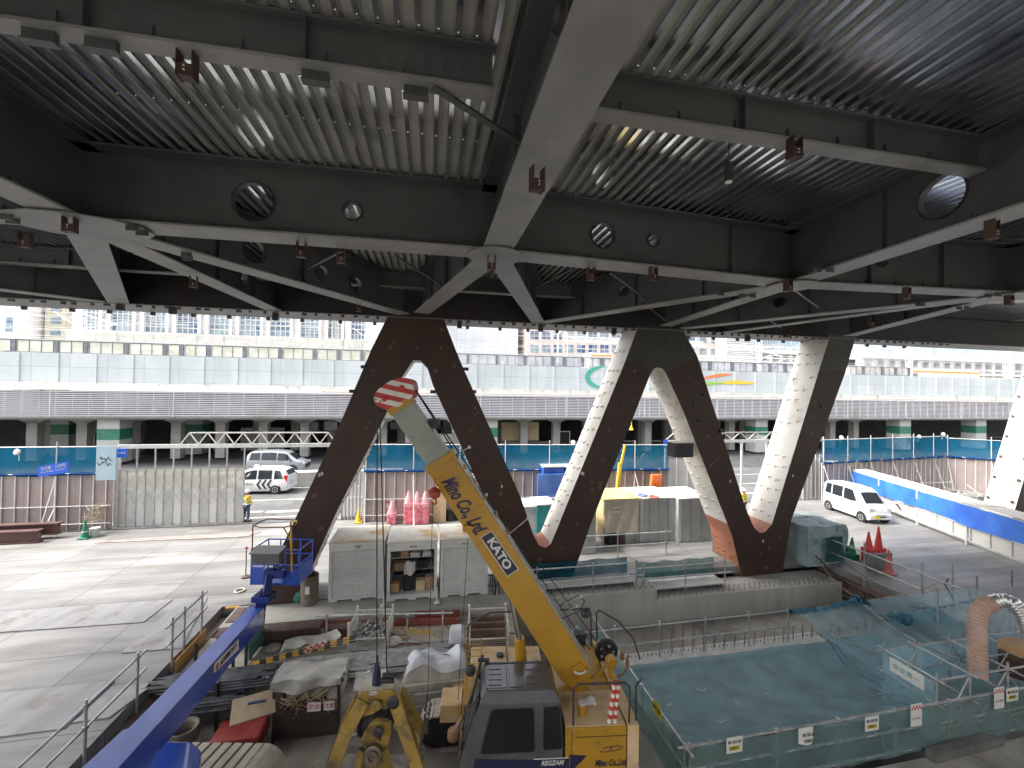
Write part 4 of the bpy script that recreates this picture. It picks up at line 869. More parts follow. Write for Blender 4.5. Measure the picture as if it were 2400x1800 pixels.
for i, (x, y, z, sx, sz, mt, nm, lab) in enumerate(((.25, .35, .2, .3, .3, card, 'cardboard_box', 'orange brown box low in the left corner of the open hut'), (.35, .75, .78, .3, .28, card, 'cardboard_box', 'small tilted box on the middle shelf of the open hut'), (.75, .4, .2, .4, .5, dark, 'tool_bag', 'dark tool bag on the floor of the open hut'), (1.15, .35, .2, .32, .35, timber, 'cardboard_box', 'pale box at the floor centre right of the open hut'), (1.45, .4, .2, .26, .42, card, 'cardboard_box', 'tall box in the right corner of the open hut'), (.55, .8, 1.23, .28, .26, card, 'cardboard_box', 'brown box on the top shelf of the open hut'), (.95, .75, 1.23, .34, .18, paperm, 'white_crate', 'white crate of tools on the top shelf of the open hut'), (1.35, .75, 1.23, .3, .2, paperm, 'white_crate', 'white crate with a drum on the top shelf of the open hut'), (1.2, .8, .78, .34, .3, dark, 'tool_case', 'dark tool case on the middle shelf of the open hut'))):
    m = MB(); m.box(S(ha + x, hb_ + y, z + sz / 2 + .004), (sx, .3, sz), TH + random.uniform(-.3, .3)); tag(m.build(nm, mt, bevel=.01), lab, nm.split('_')[1])
m = MB(); m.tube(S(ha + 1.35, hb_ + .75, 1.44), S(ha + 1.35, hb_ + .75, 1.66), .12, 14); tag(m.build('white_drum', whitep), 'white drum standing in a crate on the top shelf of the open hut', 'drum')
m = MB(); m.grid(lambda s, t: S(ha + .55 + .4 * s, hb_ + .3 + .1 * math.sin(7 * s), 1.15 - .42 * t + .1 * s + .05 * math.sin(9 * t + 4 * s)), 8, 8); tag(m.build('white_bag', paperm, smooth=True), 'crumpled white plastic bag hanging in the open hut', 'bag')
m = MB(); p = S(*ab(atz(725, 1412, 0)), 0); m.lathe(p, [(.01, .02), (.29, .02), (.29, .95), (.27, .97), (.25, .93), (.25, .1), (.01, .1)], 22); o = tag(m.build('steel_drum', pm('drum_paint', (.12, .11, .08), (.17, .15, .11), 3, .6)), 'dark open topped steel drum between the first leg and the huts', 'drum')
m = MB(); m.box(p + V((.06, -.295, .55)), (.14, .012, .26), .1); m.build('paper_label', paperm, o)
m = MB(); p = atz(706, 1408, .02); m.lathe(p, [(.02, 0), (.22, .03), (.26, .14), (.18, .28), (.1, .36), (.02, .38)], 12); tag(m.build('green_bundle', pm('green_cloth', (.02, .10, .10), (.04, .14, .13), 6, .8), smooth=True), 'dark green bundled hose and net by the first leg foot', 'bundle')
# ================================================================ RAILINGS
def railing(name, pts, zpost, rails, label, group='pipe railings', mat=pipe, post_every=None, r=.029):
    t_ = thing(name, label, 'railing', pts[len(pts) // 2], group)
    for p in pts:
        m = MB(); m.tube(V((p.x, p.y, zpost[0])), V((p.x, p.y, zpost[1])), r, 8)
        for z in rails: m.obox(V((p.x, p.y, z)), E1 * .04, E2 * .04, UP * .035)
        m.build('post', mat, t_)
    m = MB()
    for z in rails:
        a_, b_ = pts[0], pts[-1]; d_ = (V((b_.x, b_.y, 0)) - V((a_.x, a_.y, 0))).normalized() * .3
        m.tube(V((a_.x, a_.y, z)) - d_, V((b_.x, b_.y, z)) + d_, r, 8)
    m.build('rails', mat, t_); return t_
k1 = K(0, 1200, .36166)
LP = [S(PITA0 + .08, b, 0) for b in (7.3, 9.85, 11.35)]
railing('pipe_railing', LP, (-.7, 1.12), (1.0, .55), 'pipe railing along the left edge of the work pit, nearer half', mat=pipe)
LP = [S(PITA0 + .1, b, 0) for b in (12.65, 13.2, 14.1)]
railing('pipe_railing', LP, (-.6, 1.25), (1.1, .6), 'pipe railing with wire mesh, farther half of the left pit edge')
m = MB(); a = PITA0 + .12
for i in range(26): m.bar(S(a, 12.65 + i * .06, .15), S(a, 12.65 + i * .06, 1.2), .004, .004)
for i in range(16): m.bar(S(a, 12.65, .15 + i * .07), S(a, 14.15, .15 + i * .07), .004, .004)
tag(m.build('mesh_panel', pipe), 'wire mesh panel tied to the left railing above the orange board', 'mesh panel')
m = MB(); a = PITA0 + .14; m.prism([S(a, 12.7, -.75), S(a, 14.25, -.75), S(a, 14.25, .02), S(a, 12.7, .02)], E1 * .015); tag(m.build('plywood_board', pm('orange_board', (.50, .25, .05), (.58, .31, .08), 2, .5)), 'orange plywood board fixed below the left railing', 'board')
RP = [S(PITA1 - .06, b, 0) for b in (7.5, 9.6, 11.6, 13.6, 15.4)]
railing('pipe_railing', RP, (-.6, 1.5), (1.1, .55), 'pipe railing along the right edge of the pit in front of the stacked cones')
railing('pipe_railing', [S(a, 17.2, 0) for a in (3.6, 6.0, 8.4, 10.8)], (-.8, 1.15), (1.05, .55), 'pipe railing in front of the grey container sheds')
railing('pipe_railing', [S(a, 14.75, 0) for a in (4.0, 6.2, 8.0, )], (-.2, .95), (.85, .35), 'pipe railing on the foundation beam, left one with blue net')
railing('pipe_railing', [S(a, 14.72, 0) for a in (8.3, 10.1, 11.9)], (-.4, .75), (.62, .2), 'pipe railing on the foundation beam, right one with green net')
def hung(name, a0, a1, b, z0, z1, mt, label, sc_=3.0, cat='net'):
    m = MB(); m.grid(lambda s, t: S(a0 + (a1 - a0) * s, b + .04 * math.sin(s * 22 + t * 3), z1 - (z1 - z0) * t - .05 * abs(math.sin(s * 9)) * (1 - t)), 50, 6); return tag(m.build(name, mt, smooth=True), label, cat)
hung('safety_net', 4.0, 7.9, 15.35, .15, .85, netmat('teal_net', (.02, .12, .16), .8), 'dark blue net hung behind the left beam railing')
hung('safety_net', 8.3, 11.8, 15.3, -.1, .62, netmat('pale_green_net', (.07, .17, .16), .7), 'grey green net hung behind the right beam railing')
for (a0, a1, b0_, z_, lab) in ((3.7, 7.9, 14.62, .04, 'left one'), (8.2, 11.9, 14.66, -.36, 'right one')):
    m = MB(); m.sbox(a0, a1, b0_, b0_ + .75, z_ + .13, z_ + .17)
    m2 = MB()
    for i in range(int((a1 - a0) / .12)):
        for j in range(3): m2.prism([S(a0 + i * .12, b0_ + .01, z_ + j * .045), S(a0 + i * .12 + .03, b0_ + .01, z_ + .03 + j * .045), S(a0 + i * .12 + .06, b0_ + .01, z_ + .03 + j * .045), S(a0 + i * .12 + .09, b0_ + .01, z_ + j * .045)], E2 * .7)
    o = tag(m.build('deck_stack', pm('dusty_sheet', (.42, .41, .39), (.55, .54, .52), 1.5, .7)), 'stack of corrugated sheets on the foundation beam, ' + lab, 'sheet stack', 'sheet stacks on the foundation beam'); m2.build('corrugated_sheets', galv, o)
# ================================================================ MIDDLE WORK PLATFORM
k8 = K(400, 1380, .18083); k9 = K(750, 1380, .18083); k7 = K(700, 1200, .36166); k5 = K(1000, 1400, .2411)
ZP = -.3
def SB(name, label, cat, a0, a1, b0_, b1, z0, z1, mt, group=None, bev=0): m = MB(); m.sbox(a0, a1, b0_, b1, z0, z1); return tag(m.build(name, mt, bevel=bev), label, cat, group)
# long H beam lying before the first leg
m = MB(); a0, a1 = -6.1, -3.2; m.sbox(a0, a1, 13.55, 14.0, .08, .12); m.sbox(a0, a1, 13.75, 13.78, ZP + .05, .079); m.sbox(a0, a1, 13.55, 14.0, ZP + .01, ZP + .049); m.sbox(a0 + 3.0, a1 + .9, 13.6, 13.95, ZP + .005, -.02)
tag(m.build('steel_h_beam', rust), 'dusty steel H beam lying below the first truss leg', 'steel beam')
m = MB(); p0 = atz(668, 1475, ZP); p1 = atz(1076, 1464, ZP); d = (p1 - p0).normalized(); nn = V((-d.y, d.x, 0)); L = (p1 - p0).length
redp = pm('red_oxide', (.22, .055, .04), (.28, .08, .06), 2, .55, dirt=(.3, .22, .18), dscale=2, dlo=.62, dhi=.8)
m.obox(p0 + d * L / 2 + UP * .13, d * L / 2, nn * .008, UP * .12); m.obox(p0 + d * L / 2 + nn * .42 + UP * .13, d * L / 2, nn * .008, UP * .12); m.obox(p0 + d * L / 2 + nn * .21 + UP * .02, d * L / 2, nn * .20, UP * .008)
for s_ in (0, 1): m.obox(p0 + d * L * s_ + nn * .21 + UP * .13, d * .008, nn * .2, UP * .12)
o = tag(m.build('steel_channel', redp), 'long red oxide steel channel with a row of holes lying on the platform', 'steel channel')
m = MB()
for i in range(56): m.lathe(p0 + d * (.3 + i * .11) - nn * .012 + UP * .2, [(.012, 0), (.012, .004)], 8, -nn)
m.build('bolt_holes', whitep, o)['kind'] = 'stuff'
m = MB(); p = atz(*k8(690, 520), ZP); m.box(p + V((.2, .3, .16)), (.3, .9, .3), TH); tag(m.build('steel_block', rust, bevel=.01), 'short rusty girder stub under the blue arm beside the orange board', 'steel block')
m = MB(); p = atz(*k8(790, 350), ZP); m.box(p + V((0, .1, .26)), (.42, .2, .05), TH); tag(m.build('yellow_block', pm('yellow_paint', (.62, .33, .02), None)), 'small yellow steel block on the stub under the blue arm', 'block')
# checker plate, timber
m = MB(); P = [atz(*k8(*q), ZP + .03) for q in ((1560, 545), (2200, 560), (2200, 700), (1510, 650))]; m.prism(P, V((0, 0, -.02)))
for i in range(9):
    for j in range(3): c = P[0] + (P[1] - P[0]) * (.06 + i * .1) + (P[3] - P[0]) * (.2 + j * .3); m.box(c + UP * .003, (.06, .015, .004), 1.0 if (i + j) % 2 else -.4)
tag(m.build('checker_plate', pm('checker', (.42, .40, .34), (.5, .47, .41), 3, .6)), 'small checker plate on the platform right of the blue arm', 'checker plate')
m = MB(); p0, p1 = atz(*k9(905, 520), ZP + .05), atz(*k9(880, 770), ZP + .05); m.bar(p0, p1, .11, .09); tag(m.build('timber_sleeper', timber), 'pale timber sleeper between the wire cage and the yellow bracket', 'timber')
m = MB(); p0, p1 = atz(*k9(1090, 560), ZP), atz(*k9(1475, 600), ZP); d = (p1 - p0).normalized(); L = (p1 - p0).length; m.obox((p0 + p1) / 2 + UP * .05, d * L / 2, E2 * .04, UP * .05)
for i in range(6): m.obox(p0 + d * L * (i + .5) / 6 + UP * .125, d * .05, E2 * .04, UP * .024)
tag(m.build('notched_rack', pm('ochre_steel', (.52, .36, .14), (.6, .42, .2), 3, .6)), 'ochre notched steel rack lying under the red channel', 'rack')
# wire mesh cages
def cage(u0, v0, u1, label, fill=None, H=.75, dep=.95):
    p, q = atz(u0, v0, ZP), atz(u1, v0 - 4, ZP); W = (q - p).length; d = (q - p).normalized(); n = V((-d.y, d.x, 0)); t_ = thing('wire_cage', label, 'wire cage', p + d * W / 2 + n * dep / 2, 'white wire mesh cages')
    for (i, j) in ((0, 0), (1, 0), (0, 1), (1, 1)): m = MB(); c = p + d * W * i + n * dep * j; m.obox(c + UP * (.05 + H / 2), d * .03, n * .03, UP * (H / 2 + .05)); m.lathe(c + UP * (H + .1), [(.045, 0), (.045, .04), (.01, .07)], 8); m.build('corner_post', whitep, t_)
    for (o_, dd, LL, nm) in ((p, d, W, 'front_mesh'), (p + n * dep, d, W, 'rear_mesh'), (p, n, dep, 'side_mesh'), (p + d * W, n, dep, 'side_mesh')):
        m = MB(); hh = H if nm != 'front_mesh' else H * .55
        for i in range(int(LL / .06)): m.bar(o_ + dd * i * .06 + UP * .1, o_ + dd * i * .06 + UP * hh, .006, .006)
        for i in range(int((hh - .1) / .06) + 1): m.bar(o_ + UP * (.1 + i * .06), o_ + dd * LL + UP * (.1 + i * .06), .006, .006)
        m.bar(o_ + UP * hh, o_ + dd * LL + UP * hh, .035, .035); m.build(nm, whitep, t_)
    m = MB(); m.obox(p + d * W / 2 + n * dep / 2 + UP * .09, d * W / 2, n * dep / 2, UP * .01); m.build('base', whitep, t_)
    return p, d, n, W, dep
p, d, n, W, dep = cage(816, 1532, 905, 'wire mesh cage full of grey scaffold clamps behind the crane ropes')
random.seed(2); m = MB()
for i in range(150):
    c = p + d * random.uniform(.08, W - .08) + n * random.uniform(.08, dep - .08) + UP * random.uniform(.12, .46); r = V((random.uniform(-1, 1), random.uniform(-1, 1), random.uniform(-.6, .6))).normalized() * .06; m.bar(c - r, c + r, random.choice((.03, .05)), .04); m.obox(c + r, V((.03, 0, 0)), V((0, .03, 0)), V((0, 0, .03)))
tag(m.build('scaffold_clamps', pipe), 'heap of loose scaffold clamps inside the wire cage', 'clamps', kind='stuff')
p, d, n, W, dep = cage(1098, 1537, 1190, 'wire mesh cage with steel plates standing behind the crane cab', H=.85)
for i in range(3): m = MB(); m.obox(p + d * W / 2 + n * (.25 + .22 * i) + UP * (.36 + .08 * i), d * (W / 2 - .06), n * .06, UP * .25); tag(m.build('steel_offcut', rust), ('front', 'middle', 'rear')[i] + ' brown steel offcut in the wire cage behind the cab', 'steel offcut', 'steel offcuts in the cage')
# platform railings and pipe piles
railing('pipe_railing', [atz(*k9(x, y), ZP) for x, y in ((80, 760), (780, 740), (1125, 770), (1585, 720))], (ZP, ZP + 1.0), (ZP + .95, ZP + .1), 'pipe railing across the middle platform behind the crane ropes')
random.seed(9)
def pipes(name, c, d, L, nw, nh, r, label, mt=pipe, jit=.25, group='stacks of scaffold pipes', cat='pipe stack', each=True):
    n = V((-d.y, d.x, 0)); t_ = thing(name, label, cat, c, group)
    for i in range(nw):
        for j in range(nh):
            if random.random() < .1: continue
            s_ = random.uniform(-jit, jit); q = c + n * (i * 2.15 * r) + UP * (r + j * 2.05 * r) + d * s_; m = MB(); m.tube(q - d * L / 2, q + d * L / 2, r, 8); m.build('pipe', mt, t_)
    return t_
pipes('pipe_stack', atz(*k9(640, 1120), ZP + .1), E1, 4.4, 13, 3, .03, 'bright silver pipe stack lying across the platform behind the clamshell bucket')
pm_dark = pm('dark_pipe', (.07, .075, .085), (.14, .145, .15), 4, .4, metal=.5)
t_ = pipes('pipe_stack', atz(*k8(520, 1340), -.25), E1, 2.6, 7, 4, .035, 'dark pipe stack in a rack under the blue arm', pm_dark)
t2 = pipes('pipe_stack', atz(*k8(330, 1620), -.6), E1, 1.9, 7, 4, .035, 'lower dark pipe stack nearest the blue lift body', pm_dark)
for (x, y, y1, lab) in ((975, 990, 660, 'tall thin rack post beside the green chute'), (800, 1380, 900, 'rack post in the middle of the dark pipes'), (590, 1700, 1210, 'thick double rack post at the left of the plywood'), (75, 1180, 970, 'short rack post left of the blue arm'), (325, 930, 700, 'short rack post on the edge beam')):
    q = atz(*k8(x, y), -.9 if y > 1000 else ZP); tp = aty(*k8(x, y1), q.y); m = MB(); m.obox(V((q.x, q.y, (q.z - .3 + tp.z) / 2)), V((.03, 0, 0)), V((0, .03, 0)), UP * ((tp.z - q.z + .3) / 2)); tag(m.build('rack_post', dark), lab, 'rack post', 'dark rack posts')
# green curved chute
m = MB(); c = atz(*k8(1000, 870), ZP); q0 = aty(*k8(1230, 640), c.y + .6); 
pts = [(0, 0), (0, .35), (.05, .5), (.18, .58), (.5, .58)]
gd0 = atz(*k8(1010, 940), ZP + .05); gdv = (atz(*k8(1215, 680), ZP + .05) - gd0); gdn = V((-1, .1, 0))
prof = [gd0 + gdn * x + UP * z for x, z in pts]; m.prism(prof + [p_ + V((0, 0, -.02)) + gdn * .02 for p_ in prof[::-1]], gdv); tag(m.build('curved_chute', pm('chute_green', (.07, .17, .14), (.10, .22, .18), 2, .4)), 'dull green curved steel cover standing right of the blue arm', 'steel cover')
# striped barricade poles
yel = pm('barrier_yellow', (.65, .36, .02), None, rough=.5); redw = pm('barrier_red', (.45, .02, .02), None, rough=.5)
for i, (o_, lab) in enumerate(((0, 'upper black and yellow striped pole on the cart'), (.07, 'middle black and yellow striped pole on the cart'), (.14, 'lower black and yellow striped pole on the cart'))):
    p0 = aty(593, 1553 + i * 4, 11.1) ; p1 = aty(833, 1490 + i * 6, 11.6); root = thing('striped_pole', lab, 'barrier pole', p0, 'striped barricade poles')
    for mt, par, nm in ((yel, 0, 'yellow_bands'), (black, 1, 'black_bands')):
        m = MB()
        for j in range(par, 16, 2): m.tube(p0 + (p1 - p0) * j / 16, p0 + (p1 - p0) * (j + 1) / 16, .02, 7)
        m.build(nm, mt, root)
m = MB(); p0, p1 = aty(716, 1523, 11.2), aty(762, 1507, 11.3); d = (p1 - p0).normalized(); m.obox((p0 + p1) / 2, d * .3, E2 * .01, UP * .07); o = tag(m.build('checked_board', whitep), 'small red and white checked board tied over the striped poles', 'board')
m = MB()
for i in range(8):
    for j in range(2):
        if (i + j) % 2: m.obox((p0 + p1) / 2 + d * (-.26 + i * .075) + UP * (-.035 + .07 * j) - E2 * .013, d * .035, E2 * .003, UP * .033)
m.build('red_checks', redw, o)
# sheet covered waste cart
ct = thing('waste_cart', 'tall dark mesh waste cart covered by a grey plastic sheet', 'cart', atz(700, 1735, ZL))
q0 = atz(640, 1742, ZL); q1 = atz(792, 1728, ZL); d = (q1 - q0).normalized(); n = V((-d.y, d.x, 0)); W = (q1 - q0).length; D_ = .62; H = 1.5
for i, j in ((0, 0), (1, 0), (0, 1), (1, 1)): m = MB(); m.obox(q0 + d * W * i + n * D_ * j + UP * H / 2, d * .03, n * .03, UP * H / 2); m.build('corner_post', dark, ct)
m = MB()
for (o_, dd, LL) in ((q0, d, W), (q0 + d * W, n, D_), (q0, n, D_)):
    for i in range(int(LL / .05)): m.bar(o_ + dd * i * .05 + UP * .1, o_ + dd * i * .05 + UP * 1.0, .006, .006)
    for i in range(18): m.bar(o_ + UP * (.1 + i * .05), o_ + dd * LL + UP * (.1 + i * .05), .006, .006)
m.build('mesh_side', rust, ct)
m = MB(); m.obox(q0 + d * W / 2 + n * D_ / 2 + UP * .34, d * (W / 2 - .04), n * (D_ / 2 - .04), UP * .3); m.build('inner_bin', dark, ct)
sheet = pm('grey_plastic_sheet', (.36, .35, .31), (.48, .47, .43), 2.5, .4, bump=.8, bscale=7)
def drape(s, t):
    x = -.06 + (W + .12) * s
    if t < .5: y = D_ + .05 - (D_ + .1) * t * 2; z = H + .03 + .04 * math.sin(s * 9 + t * 7) + .05 * math.sin(s * 3.1) * math.sin(t * 6.28)
    else: y = -.05 - .05 * math.sin(s * 13 + t * 3); z = H + .03 - (t - .5) * (.50 + .16 * math.sin(s * 5.3))
    return q0 + d * x + n * y + UP * z
m = MB(); m.grid(drape, 26, 22); m.build('plastic_sheet', sheet, ct, smooth=True)
m = MB(); m.grid(lambda s, t: q0 + d * (W + .07 + .05 * math.sin(t * 11 + s * 6)) + n * (D_ * s) + UP * (H + .02 - .75 * t * (.8 + .25 * math.sin(s * 7))), 14, 10); m.build('sheet_side', sheet, ct, smooth=True)
m = MB(); c = q0 + d * W * .62 + UP * .82 - n * .02; m.obox(c, d * .16, n * .004, UP * .11); m.obox(c + d * .36, d * .13, n * .004, UP * .11); o = m.build('notice', paperm, ct); text('lettering', '安全', redw, o, c - n * .007, d, UP, .15); text('lettering', '注意', redw, o, c + d * .36 - n * .007, d, UP, .13)
random.seed(21); m = MB()
for i in range(60):
    c = q0 + d * random.uniform(.1, W - .1) + n * random.uniform(.1, D_ - .1) + UP * random.uniform(.6, 1.05); r = V((random.uniform(-1, 1), random.uniform(-1, 1), random.uniform(-.3, .6))).normalized() * random.uniform(.1, .28); m.bar(c - r, c + r, .02, .02)
tag(m.build('scrap_sticks', timber), 'tangle of wood scraps and sticks in the waste cart', 'scrap', kind='stuff')
# second sheet behind it, rising to a point
m = MB(); P = [aty(*k8(x, y), Y) for x, y, Y in ((1420, 830, 11.4), (1480, 670, 12.2), (2150, 530, 12.4), (2212, 620, 12.0))]
def f2(s, t): a_ = P[0] + (P[3] - P[0]) * s; b_ = P[1] + (P[2] - P[1]) * s; return a_ + (b_ - a_) * t + UP * (.05 * math.sin(s * 19 + t * 2) * (1 - t) + .04 * math.sin(s * 7))
m.grid(f2, 40, 10); tag(m.build('plastic_sheet', pm('beige_sheet', (.38, .37, .33), (.5, .49, .45), 2, .5, bump=.6, bscale=6), smooth=True), 'wrinkled beige sheet spread behind the waste cart', 'plastic sheet')
# plywood on a barrow left of the cart, with a pruning saw
m = MB(); P = [atz(*k8(x, y), z) for x, y, z in ((800, 1440, -.10), (1350, 1290, -.10), (1360, 1590, -.32), (760, 1780, -.35))]; m.prism(P, V((0, 0, -.018))); tag(m.build('plywood_sheet', pm('old_ply', (.30, .23, .15), (.40, .32, .22), 2, .8)), 'weathered plywood sheet lying on a barrow left of the waste cart', 'plywood')
m = MB(); a_, b_ = atz(*k8(1000, 1490), -.12), atz(*k8(1240, 1445), -.12); m.bar(a_, b_, .06, .03); tag(m.build('hand_tool', pm('navy_plastic', (.03, .04, .12), None)), 'navy handled tool lying on the weathered plywood', 'tool')
m = MB(); c = atz(*k8(900, 1900), ZL + .35); m.box(c, (1.1, .7, .35), .2); o = tag(m.build('barrow', pm('red_tub', (.25, .02, .02), (.33, .05, .04), 2, .5), bevel=.06), 'dark red tub of a barrow under the plywood sheet', 'barrow')
m = MB(); c = atz(*k8(1230, 1180), -.2); m.grid(lambda s, t: c + V((.34 * (s - .5), .25 * (t - .5), .16 * math.sin(3.1 * s) * math.sin(3.1 * t) + .05 * math.sin(15 * s + 9 * t))), 10, 10); tag(m.build('crumpled_cloth', paperm, smooth=True), 'crumpled white cloth on the rail beside the waste cart', 'cloth')
# tarpaulin covered heap right of the ropes
tw = pm('white_tarp', (.50, .53, .57), (.62, .65, .69), 1.5, .45, bump=.5, bscale=7); tg = pm('grey_tarp', (.34, .32, .28), (.42, .40, .35), 1.5, .6, bump=.6, bscale=7)
q0 = atz(942, 1604, ZP); q1 = atz(1100, 1588, ZP); d = (q1 - q0).normalized(); n = V((-d.y, d.x, 0)); W = (q1 - q0).length
def heap(zs, inset, dep, base):
    def f(s, t):
        x = W * s; e_ = min(1, s * 7) * min(1, (1 - s) * 7); prof = min(1, t * 3.2) if t < .5 else min(1, (1 - t) * 4)
        h = (zs + .1 * math.sin(s * 7.5) + .12 * s + .05 * math.sin(s * 17 + t * 9) + .03 * math.sin(t * 23 + s * 5)) * prof * (e_ ** .5)
        return q0 + d * x + n * (inset + dep * t) + UP * (base + h)
    return f
m = MB(); m.grid(heap(.27, 0, .95, .01), 40, 26); h1 = tag(m.build('covered_heap', tg, smooth=True), 'heap of bags under grey and white tarpaulins beside the crane', 'covered heap')
m = MB(); m.grid(lambda s, t: heap(.29, .0, .95, .045)(.05 + .9 * s, .15 + .06 * math.sin(s * 6) + .75 * t), 40, 20); m.build('white_tarpaulin', tw, h1, smooth=True)
m = MB(); c = atz(*k9(1760, 640), ZP + .4); m.prism([c + V(q) for q in ((-.24, 0, -.35), (.22, 0, -.4), (.26, 0, .05), (.16, 0, .28), (-.18, 0, .25))], V((0, .3, 0))); tag(m.build('white_sack', tw, bevel=.05), 'upright white sack behind the tarpaulin heap', 'sack')
# platform front: banner, hand rails, orange box
fr = pipes('rail_pipes', S(.3, 10.95, -.45), E1, 3.2, 1, 1, .03, 'two long silver pipes along the platform front above the black banner'); m = MB(); m.tube(S(-1.3, 10.93, -.72), S(1.9, 10.93, -.72), .03, 8); m.build('pipe', pipe, fr)
m = MB(); P = [aty(*k9(x, y), 11.0) for x, y in ((1150, 1340), (1710, 1275), (1710, 1465), (1150, 1520))]; m.prism(P, V((0, .02, 0))); o = tag(m.build('black_banner', black), 'black banner with white writing on the platform front', 'banner')
text('lettering', '酸素ガス', whitep, o, (P[0] + P[3]) / 2 + (P[1] - P[0]) * .33 + V((0, -.02, .1)), P[1] - P[0], UP, .2, width=.48); text('lettering', 'ｺｯｼｰｿ', whitep, o, (P[0] + P[3]) / 2 + (P[1] - P[0]) * .74 + V((0, -.02, .1)), P[1] - P[0], UP, .15, width=.36)
m = MB(); q = aty(*k9(1800, 1330), 11.0); m.box(q, (.3, .3, .34), TH); tag(m.build('orange_box', wood, bevel=.01), 'orange brown box at the end of the black banner', 'box')
m = MB(); P = [atz(*k9(x, y), z) for x, y, z in ((500, 890, -.05), (855, 850, -.05), (870, 1290, -.12), (430, 1310, -.12))]; m.prism(P, V((0, 0, -.04))); o = tag(m.build('dusty_board', pm('plaster_board', (.48, .46, .42), (.62, .60, .57), 5, .8, bump=.4, bscale=30)), 'dusty speckled board lying behind the head of the clamshell bucket', 'board')
m = MB(); c = P[3] + (P[1] - P[3]) * .55; m.box(c + UP * .012, (.22, .3, .01), .1); m.build('paper', paperm, o); text('lettering', '資材置場', dark, o, c + UP * .02, E2, -E1, .07)
m = MB(); m.box(atz(*k9(560, 1760), ZL + .1), (.5, 1.5, .2), .1); tag(m.build('steel_plate_stack', pm('plate_grey', (.22, .2, .18), (.28, .26, .24), 2, .7)), 'low grey plate standing between the waste cart and the bucket', 'steel plate')

# more of the clutter between the huts, the crane and the platform
m = MB(); random.seed(41); c = atz(1162, 1396, 0)
for i in range(16): x = c + E1 * (-.2 + .03 * i); m.path([x + UP * .75, x + E2 * .03 + UP * .4 + E1 * random.uniform(-.04, .04), x + UP * .03 + E1 * random.uniform(-.08, .08)], .012, 5)
m.obox(c + UP * .76, E1 * .3, E2 * .02, UP * .02); tag(m.build('hose_rack', black), 'row of thin dark hoses hanging on a rack beside the right storage hut', 'hose rack')
for (u, v, h, lab) in ((899, 1420, .55, 'white leaning strut between the left and middle huts'), (1024, 1412, .5, 'white post base between the middle and right huts')):
    m = MB(); c = atz(u, v, .02); m.lathe(c, [(.12, 0), (.10, .04), (.03, .08), (.025, h), (.05, h + .02)], 10); tag(m.build('white_post', whitep), lab, 'post')
for i, (x, y, lab) in enumerate(((1330, 790, 'light sandbag lying beside the checker plate'), (960, 700, 'small grey sack on the platform near the timber'), (300, 560, 'lumpy sack below the red channel at its left end'))):
    m = MB(); c = atz(*(k8(x, y) if i == 0 else k9(x, y)), ZP); m.lathe(c, [(.02, .0), (.2, .01), (.23, .07), (.15, .13), (.02, .15)], 12); tag(m.build('sandbag', paperm if i else pm('sand_sack', (.36, .33, .27), (.45, .42, .35), 5, .85, bump=.6)), lab, 'sandbag')
random.seed(43)
m = MB()
for i in range(14):
    p = S(random.uniform(-5.8, 2.5), random.uniform(12.7, 14.0), ZP + .03); r_ = V((random.uniform(-1, 1), random.uniform(-.4, .4), 0)).normalized() * random.uniform(.15, .6); m.bar(p - r_, p + r_, .05, .03)
tag(m.build('loose_battens', timber), 'loose timber battens scattered on the platform', 'battens', kind='stuff')
m = MB(); pts = [S(-1.6 + .55 * i, 12.75 + .25 * math.sin(i * 1.1), ZP + .02) for i in range(9)]; m.path(pts, .014, 6); tag(m.build('red_hose', pm('hose_red', (.3, .05, .04), None)), 'thin red hose snaking over the platform', 'hose')
m = MB(); pts = [S(3.3 + .22 * math.sin(i * .9), 11.3 + .3 * i, ZL + .02) for i in range(9)]; m.path(pts, .02, 6); tag(m.build('black_hose', black), 'black hose on the floor between the platform and the pit', 'hose')
for i, (a, b, lab) in enumerate(((3.6, 13.2, 'upright grey gas cylinder near the foundation beam, left one'), (3.95, 13.3, 'upright grey gas cylinder near the foundation beam, right one'))):
    m = MB(); m.lathe(S(a, b, ZL), [(.02, 0), (.115, .01), (.115, .95), (.08, 1.05), (.03, 1.1), (.03, 1.18)], 14); tag(m.build('gas_cylinder', pm('cylinder_grey', (.14, .16, .16), (.2, .22, .22), 3, .5)), lab, 'gas cylinder', 'gas cylinders')
# ================================================================ YELLOW CRAWLER CRANE
yp = pm('crane_yellow', (.34, .175, .008), (.40, .215, .013), 1.2, .38, dirt=(.24, .14, .03), dscale=2.2, dlo=.56, dhi=.78, coat=.15)
ypd = pm('dusty_yellow', (.52, .36, .17), (.60, .45, .28), 2.5, .7, dirt=(.28, .2, .12), dscale=2.0, dlo=.5, dhi=.75)
cabm = pm('cab_grey', (.060, .062, .065), (.08, .082, .085), 1.2, .25, coat=.4, dirt=(.22, .22, .22), dscale=3, dlo=.6, dhi=.8)
cabd = pm('cab_dark_grey', (.035, .037, .04), (.05, .052, .054), 2, .4)
glassk = pm('cab_glass', (.006, .007, .009), None, rough=.06)
navy = pm('navy_decal', (.012, .014, .05), None, rough=.4)
boomg = pm('boom_grey_green', (.20, .22, .19), (.25, .27, .235), 1.4, .35, dirt=(.14, .14, .12), dscale=3, dlo=.6, dhi=.75)
oc = pm('olive_hub', (.22, .2, .08), None)
C1 = V((.998, .065, 0)); C2 = V((-.065, .998, 0)); CO = V((0, 7.85, 0))
def cn(u, v, y=0.0): d = ray(u, v); return CP + d * ((CO + C2 * y - CP).dot(C2) / d.dot(C2))
def Cp(x, y, z): return CO + C1 * x + C2 * y + UP * z
